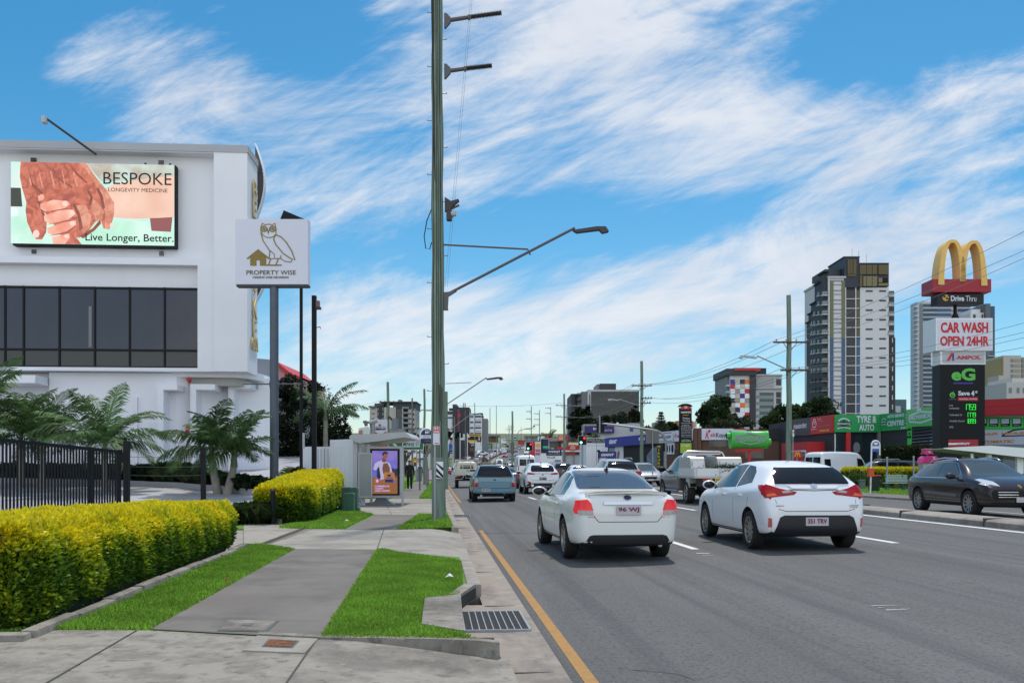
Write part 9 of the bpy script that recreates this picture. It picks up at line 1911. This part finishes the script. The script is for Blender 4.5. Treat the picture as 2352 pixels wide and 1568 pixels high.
# red panelled block
P,t,B=bld('red_panel_block','charcoal block with red panels and pale wings above the green bank',1010,325)
B('dark_tower',1048,1078,935,1060,0,14,CHAR);B('dark_shaft',1039.5,1049,928,1060,-.6,12,CHAR);B('left_wing',1005,1039.5,943,1060,.3,14,WHITE);B('roof',1031,1040,937,943,1,12,DGREY);B('right_wing',1078,1107,949,1060,.5,14,WHITE);B('grey_wing',1107,1120,961,1060,1,14,MGREY);B('roof',1106,1110,954,958,0,6,DGREY)
for k in range(7):
    y=939+8*k
    B('window',1050.5,1055.5,y,y+3.5,-.15,.1,GLASSU);B('red_panel',1050,1058 if k == 1 else 1055.5,y+3.8,y+(10 if k == 1 else 7),-.2,.1,RED if k < 5 else REDD)
for k in range(4):y=955+13*k;B('window_band',1080,1105,y-1,y+3,.3,.6,GLASSU);B('white_pier',1088,1090,y-2,y+8,.2,.6,WHITE);B('red_line',1092,1105,y+8,y+8.8,.3,.6,RED)
for k in range(3):B('window_band',1022,1039,957+9*k if k == 0 else 979+6*k,960.5+9*k if k == 0 else 980+6*k,.1,.4,GLASSU if k == 0 else RED)
B('fascia',1022,1039,944.5,951,.1,.4,DGREY)
for px in (1063,1067):B('antenna',px,px+2.5,925,935,5,6,LGREY)
# far towers on the right skyline
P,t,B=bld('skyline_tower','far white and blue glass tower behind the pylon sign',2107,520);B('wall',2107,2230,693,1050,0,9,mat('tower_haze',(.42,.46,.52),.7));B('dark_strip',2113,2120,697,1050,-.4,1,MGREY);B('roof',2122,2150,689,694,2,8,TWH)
for k in range(26):
    y=698+10.6*k;B('window_band',2121,2151,y,y+6.4,-.3,.2,mat('tower_glass',(.06,.09,.13),.2,spec=.15));B('window_band',2152,2184,y,y+6.4,-.35,.2,GLASSU if k % 3 else mat('tower_glass'));B('balcony',2104,2110,y+5,y+7,-1,4,TWH)
    if k < 9:B('orange_slab',2185,2199,y+2,y+5.5,-.7,.2,mat('slab_orange',(.42,.24,.10),.6))
    B('window_band',2200,2228,y,y+7,-.3,.2,mat('tower_glass2',(.05,.075,.14),.2,spec=.15))
P,t,B=bld('skyline_tower','far stepped white and dark blue tower right of the pylon sign',2225,500);B('wall',2229,2264,718,1050,2,30,TWH);B('step',2231,2252,710,719,4,20,TWH);B('dark_slab',2264,2275,697,1050,0,28,mat('slab_grey',(.10,.11,.13),.5));B('glass_slab',2275,2285,703,1050,.4,28,mat('tower_blue',(.06,.10,.15),.2,spec=.15))
for k in range(24):y=722+13*k;B('window_band',2236,2241,y,y+8,1.7,2.2,DGREY);B('window_band',2255,2258,y,y+8,1.7,2.2,DGREY);B('balcony',2270,2287,y+3 if k > 6 else y+3,y+5,-1,1,LGREY) if k > 6 else None
P,t,B=bld('skyline_tower','far beige tower with a golden side at the right edge',2290,430);B('wall',2305,2345,816,1050,0,22,AC);B('gold_side',2300,2318,822,1050,1,20,mat('gold_glass',(.28,.19,.05),.3));B('side_wing',2340,2375,820,1050,2,20,mat('wing_tan',(.30,.27,.23),.7));B('podium',2294,2312,862,1050,-2,8,AC)
for k in range(8):
    y=824+12*k;B('window_band',2322,2328,y,y+7,-.2,.2,MGREY);B('window_band',2331,2343,y,y+7,-.2,.2,mat('wing_tan'));B('window_band',2347,2351,y,y+7,1.7,2.1,MGREY)
P,t,B=bld('pale_apartment','pale rendered apartment block above the car wash roof',2310,190);B('wall',2312,2420,878,1050,0,12,mat('pale_render',(.45,.44,.42),.7));B('wall',2325,2420,868,880,2,12,mat('pale_render'))
for x in (2318,2336,2350):B('window',x,x+6,890,902,-.1,.1,MGREY)
P,t,B=bld('glass_block','small far teal glass block right of the tall tower',2056,600);B('wall',2058,2082,917,1050,0,20,mat('teal_block',(.07,.13,.16),.2,spec=.15));B('side',2057,2069,932,1050,-2,6,LGREY)
for k in range(6):B('floor_line',2070,2082,921+7*k,922+7*k,-.1,.1,mat('teal_line',(.15,.22,.25),.4))
P,t,B=bld('red_roof_hall','building with a pink and red gabled roof rising behind the fig tree',640,62);q=MB();L_=P.L;q.prism([L_(630,900),L_(634,834),L_(668,862),L_(690,870),L_(690,900)],0,8,mat('gable_pink',(.50,.24,.25),.6));q.build('gable',t);q=MB();q.stroke([L_(634,833),L_(668,861),L_(690,869)],.22,-.2,8,RED);q.build('roof_edge',t);B('wall',630,690,900,1070,.2,8,MGREY)
# brick house on the crest, banners and signs on the bank
P,t,B=bld('brick_house','brick house with flat roof on top of the green bank',1112,430,10);B('wall',1113,1143,1001,1014,0,10,BRICK);B('roof',1108,1148,998,1001.5,-1.5,12,MGREY);B('wall_block',1119,1122,1001,1012,-.5,0,CREAM)
for x0,x1,y0,y1,t_,nm,lb,m,m2 in ((1075,1106,996.5,1015,260,'roadside_billboard','yellow and black election billboard on the bank',YELL,BLACKM),(1030.5,1042.5,1019,1033,170,'shop_board','blue shop board right of the timber pole',mat('board_blue',(.05,.12,.38),.5),NAVY),(1031,1042.5,1034,1042,171,'shop_board','small navy board below the blue one',NAVY,LGREY),(1078,1089.5,1017.5,1048,200,'shop_board','dark upright board numbered 19 below the billboard',BLACKM,NAVY),(1117.5,1131,1018,1030,330,'direction_sign','green road direction sign on the bank',SG,WHITE),(1136,1149.5,1017.5,1025,380,'banner','white scribbled banner on the far bank wall',LGREY,WHITE),(1057,1068,996.5,1010,262,'shop_board','white poster board left of the yellow billboard',WHITE,LGREY)):
    P,t,B=bld(nm,lb,x0,t_,0,'billboard' if 'bill' in nm else 'sign');c=pp(x0,HY,t_);B('panel',x0,x1,y0,y1,0,.3,m)
    if nm == 'roadside_billboard':
        B('black_field',x0+.3,x1-.3,y0+5,y1-5,-.05,.1,BLACKM);B('title_strip',x0+2,x1-2,y0+1.4,y0+3,-.05,.1,BLACKM);B('candidate_suit',x1-10,x1-1,y1-8,y1-.5,-.1,.1,NAVY);a=P.L(x1-5.3,y0+7.5);q=MB();q.disc(a[0],a[1],.35,-.12,0,mat('print_skin',(.45,.25,.2),.6),14,.42);q.prism([(a[0]-.12,a[1]-.9),(a[0]+.12,a[1]-.9),(a[0]+.2,a[1]-.4),(a[0]-.2,a[1]-.4)],-.13,0,WHITE);q.build('candidate_print',t)
    elif 'number' in lb:stext(t,P,'19',x0+4,x1-1.5,y0+2,y0+6.5,SIGNW,-.02,bold=.03);B('print',x0+1,x1-1,y0+10,y1-12,-.03,.05,mat('print_red',(.16,.05,.05),.6))
    elif nm == 'direction_sign':
        for k in range(3):B('sign_line',x0+3,x1-3,y0+2.5+3.2*k,y0+3.8+3.2*k,-.04,.05,WHITE)
    else:
        for k in range(2):B('sign_line',x0+2,x1-2,y0+3+4*k,y0+4.4+4*k,-.04,.05,m2)
    for px in (x0+2,x1-2):B('post',px,px+.8,y1,y1+(8 if t_ > 180 else 30),.1,.25,STEELD)
P2=Plane(1119,335,1147,385);t=thing('fence_banner','long white lettered banner sloping up the green bank','banner',P2.loc(0),P2.rz);q=MB();q.prism([P2.L(1119,1040),P2.L(1147,1034),P2.L(1147,1026.5),P2.L(1119,1032)],0,.1,LGREY);q.build('panel',t);q=MB();a,b=P2.L(1122,1037.5),P2.L(1145,1030)
for k in range(8):x=a[0]+(b[0]-a[0])*k/8;z_=a[1]+(b[1]-a[1])*k/16;q.stroke([(x,z_),(x+1,z_+1.0),(x+2,z_)],.35,-.04,0,DGREY)
q.build('scribble',t)
for i,px in enumerate((1040.7,1056.8,1073.4)):
    P,t,B=bld('flag_pole',f'{["left","middle","right"][i]} white flag pole of the three on the bank',px,158,0,'flag pole');q=MB();q.tube([(0,0,0),(0,0,HC+(HY-994)*158/F)],.06,WHITE,8);q.build('pole',t)
    if i != 1:q=MB();s=-1 if i == 0 else 1;z_=HC+(HY-996)*158/F;q.prism([(0,z_),(s*.35,z_-.25),(s*.4,z_-.7),(s*.1,z_-.6),(0,z_-.3)],0,.02,[SIGNW,0,SIGNW][i]);q.prism([(s*.36,z_-.3),(s*.55,z_-.6),(s*.4,z_-.72)],0,.02,RED);q.build('flag',t)
# blood centre sign and camera mast
P2=flat(857,58);t=thing('blood_centre_sign','white blood donor centre sign with red cross and red corners','sign',P2.loc(.1),P2.rz);L_=P2.L;a,b=L_(858,995),L_(888.5,963);q=MB();q.bbox(a[0],b[0],0,.3,a[1],b[1],SIGNW,.02);q.build('panel',t)
q=MB();q.prism([L_(858.5,990),L_(873.5,997),L_(858.5,997)],-.02,0,RED);q.prism([L_(888,990),L_(873.5,997),L_(888,997)],-.02,0,RED);c_=L_(872.5,976);q.box(c_[0]-.09,c_[0]+.09,-.02,0,c_[1]-.03,c_[1]+.03,REDP);q.box(c_[0]-.03,c_[0]+.03,-.02,0,c_[1]-.09,c_[1]+.09,REDP);q.build('red_cross',t);stext(t,P2,'Lifeblood',860.5,885.5,982,987,BLACKM,-.01,bold=.03);stext(t,P2,'Australian Red Cross',861,885,979.2,980.8,MGREY,-.01)
a,b=L_(859,1025),L_(888,1012);bx('red_board',t,a[0],b[0],-.05,.2,a[1],b[1],RED);stext(t,P2,'Centre',861,885,1015,1022,SIGNW,-.06,bold=.03);a,b=L_(888.2,1025),L_(905,1012);bx('black_board',t,a[0],b[0],-.03,.2,a[1],b[1],BLACKM);stext(t,P2,'rotti',889.5,903,1015,1022,SIGNW,-.04,bold=.02);q=MB();q.cyl(L_(873,0)[0],.15,-.1,L_(873,990)[1],.12,MGREY,10);q.build('post',t)
P2=flat(833,52);t=thing('camera_mast','grey mast with tubular surveillance cameras above the bus shelter','camera mast',P2.loc(.1),P2.rz);L_=P2.L;q=MB();q.cyl(L_(855,0)[0],.1,-.1,L_(855,968)[1],.14,STEEL,12);q.build('post',t,smooth=40);q=MB();a,b=L_(848,971),L_(867,964);q.tube([(a[0],0,a[1]),(b[0],0,b[1]-.03)],.12,LGREY,12);a,b=L_(834,968),L_(850,970);q.tube([(a[0],0,a[1]),(b[0],0,b[1])],.07,MGREY,8);q.tube([(a[0]+.1,0,a[1]+.05),(a[0]+.2,.0,a[1]-.25)],.10,MGREY,8);q.build('camera_head',t,smooth=40)
P2=flat(824,55);t=thing('tilted_board','white tilted advertising board left of the camera mast','sign',P2.loc(.1),P2.rz);L_=P2.L;q=MB();q.prism([L_(822,1000),L_(824,983),L_(846,979),L_(858,1000)],0,.2,WHITE);q.build('panel',t);q=MB();q.prism([L_(824,998),L_(824,990),L_(832,986),L_(834,997)],-.02,.0,mat('gable_pink'));q.build('pink_print',t);q=MB();q.cyl(L_(840,0)[0],.1,-.1,L_(840,998)[1],.1,STEEL,8);q.build('post',t)
# far left roadside clutter beyond the street sign
for i,(x0,x1,y0,y1,t_,m,lb) in enumerate(((917,927,1030,1040,120,WHITE,'small white shop board under the green street sign'),(934.5,946,1028,1038.5,122,RED,'red and white board under the green street sign'),(955,966,1030,1042,118,WHITE,'white board right of the red one'),(948,962,1052,1062,90,mat('board_orange',(.6,.2,.03),.5),'orange sale board by the far footpath'),(965,974,1051,1062,92,mat('band_blue'),'blue round logo board by the far footpath'))):
    P,t,B=bld('shop_board',lb,x0,t_,0,'sign');B('panel',x0,x1,y0,y1,0,.2,m);B('print',x0+2,x1-2,(y0+y1)/2,y1-1,-.04,.1,[RED,SIGNW,MGREY,YELL,SIGNW][i]);B('post',(x0+x1)/2-.4,(x0+x1)/2+.4,y1,y1+25,.05,.15,STEELD)
P,t,B=bld('white_shop','white single storey shop beyond the street sign on the left',912,150);B('wall',905,975,1040,1080,0,10,WHITE);B('window',925,935,1048,1060,-.1,.1,GLASSC);B('door',950,957,1050,1070,-.1,.1,DGREY)
# parked vehicles on the right lots
van('long_white_van','long white cargo van parked before the workshop row',(lambda c:(c.x,c.y,.12))(pp(1927,HY,70)),R(-66))
st_pu=[(-2.6,.5,1.0,1.04,.9,.8),(-2.55,.45,1.12,1.75,.96,.80),(-2.3,.45,1.12,1.84,.97,.80),(.2,.45,1.10,1.86,.97,.78),(.7,.45,1.08,1.78,.97,.74),(1.2,.45,1.08,1.26,.96,.8),(2.2,.46,1.04,1.14,.94,.78),(2.6,.52,.86,.92,.84,.6)]
c=Car('black_pickup','black crew cab pickup with canopy parked before the tall hedge','ute',st_pu,PBLK,(lambda c:(c.x,c.y,.12))(pp(2022,HY,62)),R(82),(-1.6,1.7),R_=.4,tw=.27)
c.patch('windscreen',[(-.7,1.22),(.7,1.22),(.62,1.74),(-.62,1.74)],'y',1,CARGL,.004)
for W1 in ([(.05,1.2),(.75,1.18),(.5,1.68),(.05,1.7)],[(-.8,1.2),(0,1.2),(0,1.7),(-.8,1.7)],[(-2.3,1.25),(-1.0,1.25),(-1.0,1.7),(-2.2,1.7)]):c.patch('side_window',W1,'x',-1,CARG,.004,both=True)
for sd in (-1,1):c.patch('tail_light',[(-2.55,.8),(-2.4,.8),(-2.4,1.1),(-2.55,1.1)],'x',sd,TAIL,.01)
for sg in (-1,1):q=MB();q.tube([(sg*.65,.2,1.86),(sg*.65,.1,1.92),(sg*.65,-1.0,1.92),(sg*.65,-1.1,1.87)],.025,STEEL,8);q.build('roof_rail',c.t)
c.mirror_part(.95,.95,1.25,CHROME,TRIM,1.2);c.done()
plain_car('white_parked_wagon','white wagon parked before the brick shop left of the timber pole',st_suv,PWB,(lambda c:(c.x,c.y,.12))(pp(1768,HY,72)),R(-75),R_=.35)
plain_car('red_parked_car','red car parked by the red kiosk',st_sedan,PRED,(lambda c:(c.x,c.y,.12))(pp(1852,HY,76)),R(80))
plain_car('white_parked_ute','white wagon parked behind the black pickup',st_suv,PW,(lambda c:(c.x,c.y,.3))(pp(2012,HY,74)),R(60),R_=.37)
plain_car('silver_parked_sedan','silver sedan parked before the mirror shop',st_sedan,PSIL,(lambda c:(c.x,c.y,.12))(pp(1560,HY,88)),R(-80))
c=pp(1107,HY,300);plain_car('white_bank_wagon','white wagon parked on the green bank below the billboard',st_suv,PWB,(c.x,c.y,HC-(1046-HY)*300/F),R(-70),R_=.35)
# trees on the right and far
MG=((.018,.040,.010),(.028,.055,.014),(.040,.070,.020),(.012,.026,.007));OL_=((.045,.060,.025),(.065,.080,.035),(.03,.045,.018))
def tree_at(label,px,t_,crown_px,seed,cols=MG,nl=9000,ls=.28,z=.1,trunk=2.0,ncl=70,name='shade_tree',**k):
    c=pp(px,HY,t_);s=t_/F;cr=[]
    for (x,y,rx,rz_) in crown_px:cr.append(((x-px)*s,k.get('dy',0),HC+(HY-y)*s-z,rx*s,rx*s*.8,rz_*s))
    return tree(name,label,(c.x,c.y,z),cr,trunk,ncl,nl,ls,cols,seed,trunk_r=k.get('tr',.3),group=k.get('group'))
tree_at('round dark tree left of the patchwork apartments',1640,135,[(1645,945,40,38),(1625,965,28,26),(1660,930,22,20)],51,nl=9000,ls=.42,ncl=60)
tree_at('olive leaved tree in front of the patchwork apartments',1675,118,[(1690,978,45,22),(1650,982,34,18),(1700,962,24,14)],52,cols=OL_,nl=7000,ls=.3,ncl=70)
tree_at('broad dark tree behind the brick shop right side',1790,112,[(1795,965,42,36),(1765,980,30,24),(1830,958,34,30)],53,nl=12000,ls=.3,ncl=80)
tree_at('large dome shaped dark tree below the tall tower',1880,116,[(1885,950,44,38),(1915,965,24,24),(1850,960,34,30),(1890,925,20,16)],54,nl=14000,ls=.3,ncl=90)
tree_at('tall dark fig in front of the black office',1335,185,[(1335,965,26,32),(1322,985,18,22),(1345,942,10,12)],55,cols=DG_,nl=9000,ls=.4,ncl=60)
tree_at('wide dark tree mass below the black office',1405,190,[(1400,975,50,20),(1445,965,28,24),(1370,980,26,18)],56,cols=DG_,nl=12000,ls=.42,ncl=80)
tree_at('dark tree at the right end of the black office',1462,180,[(1458,955,14,26),(1470,975,12,18)],57,cols=DG_,nl=3500,ls=.38,ncl=30)
tree_at('dark tree under the red panelled block',1028,250,[(1028,993,22,14),(1010,998,20,12),(1045,1000,14,10)],58,cols=DG_,nl=5000,ls=.5,ncl=40,z=2)
tree_at('dark row of trees behind the bus stop sign',935,130,[(925,1010,22,14),(950,1012,22,14),(905,1014,18,12)],59,cols=DG_,nl=6000,ls=.3,ncl=50)
tree_at('dark hedge like trees behind the silver mast arm',1530,150,[(1530,985,34,14),(1560,990,26,12),(1500,990,20,12)],60,cols=MG,nl=6000,ls=.4,ncl=50)
c=pp(1518,HY,140);t=thing('norfolk_pine','small symmetrical pine right of the three crossarm pole','tree',(c.x,c.y,.1),0);s=140/F;zt_=HC+(HY-948)*s;q=MB();q.tube([(0,0,0),(0,0,zt_)],[.18,.03],BARK,8);rr_=random.Random(3)
for k in range(9):
    z_=zt_-.25-k*.42;L__=.25+k*.17
    for i in range(7):a=i*.9+k;q.tube([(0,0,z_),(L__*math.cos(a),L__*math.sin(a),z_+.12)],.02,BARK,4)
q.build('trunk',t);PV=[]
rg=np.random.default_rng(5)
for k in range(9):
    z_=zt_-.25-k*.42;L__=.25+k*.17;a=(np.arange(7)*.9+k).repeat(26);u=rg.uniform(.25,1,len(a));PV.append(np.c_[L__*u*np.cos(a),L__*u*np.sin(a),z_+.12*u+rg.normal(0,.04,len(a))])
PV=np.concatenate(PV);v,q_=leaf_cloud(PV,rg.normal(0,1,PV.shape)+np.array([0,0,.6]),.26,rg,.35);np_mesh('crown',v,q_,LEAF,t,np.repeat(np.array((.025,.045,.02))*rg.uniform(.7,1.3,(len(PV),1)),4,0))
for px,t_,h,L,sd,lb in ((1262,165,6.3,2.3,61,'dark palm above the burger restaurant'),(1278,170,5.6,2.2,62,'second palm leaning right of the first above the restaurant'),(1250,172,5.0,2.0,66,'low palm left of the restaurant palms'),(1335,150,4.6,1.8,63,'dark palm right of the slim two crossarm pole'),(1362,155,5.6,1.9,64,'palm with yellow green heart before the purple sign'),(1500,145,6.0,2.2,65,'palm crown behind the grey sign back'),(1592,125,5.2,2.0,67,'palm behind the black tenancy pylon')):
    palm_at(lb,px,t_,h,L,14,sd,z0=.1,tr=.16,col=(.035,.06,.022) if sd != 64 else (.09,.12,.02),ll=.8,group='far palms on the right')
c=pp(1525,HY,170);P,t,B=bld('orange_gabled_house','pale house with an orange roof showing behind the palms',1545,165);B('wall',1540,1600,968,1000,0,10,CREAM);B('orange_roof',1555,1592,966,984,-1,8,mat('roof_orange',(.42,.14,.06),.7));B('gable',1508,1540,968,1000,3,9,AC)
# far rooftops along the crest
for i,(x0,x1,y0,t_) in enumerate(((1150,1164,1006,560),(1206,1236,1002,520),(1172,1184,1011,640),(1236,1252,1000,480),(1120,1140,1008,600),(1190,1204,1012,660))):
    P,t,B=bld('far_building',['low white roof left of the queue crest','grey flat roofed building right of the queue crest','tiny pale roof at the end of the road','pale roof beside the thin poles','low roof behind the brick house','tiny red roof at the crest'][i],x0,t_,8);B('wall',x0,x1,y0,y0+12,0,8,[WHITE,MGREY,LGREY,WHITE,LGREY,RED][i]);B('roof',x0-1,x1+1,y0-1.2,y0+.2,-.6,9,[LGREY,DGREY,WHITE,MGREY,DGREY,REDD][i])
c=pp(1173,HY,640);t=thing('lattice_pylon','pale steel lattice power pylon above the far crest','power pole',(c.x,c.y,10),-TH);s=640/F;H=HC+(HY-976)*s-10;q=MB()
for sx_ in (-1,1):q.tube([(sx_*3,0,0),(sx_*.9,0,H*.7),(sx_*.3,0,H)],.14,LGREY,5)
for k in range(9):z0,z1=H*.08*k,H*.08*(k+1);w0=3-2.1*min(1,z0/(H*.7));w1=3-2.1*min(1,z1/(H*.7));q.tube([(-w0,0,z0),(w1,0,z1)],.08,LGREY,4);q.tube([(w0,0,z0),(-w1,0,z1)],.08,LGREY,4)
for z_,w_ in ((.72,4),(.83,3.6),(.94,3)):q.tube([(-w_,0,H*z_),(w_,0,H*z_)],.12,LGREY,4)
q.build('tower',t)
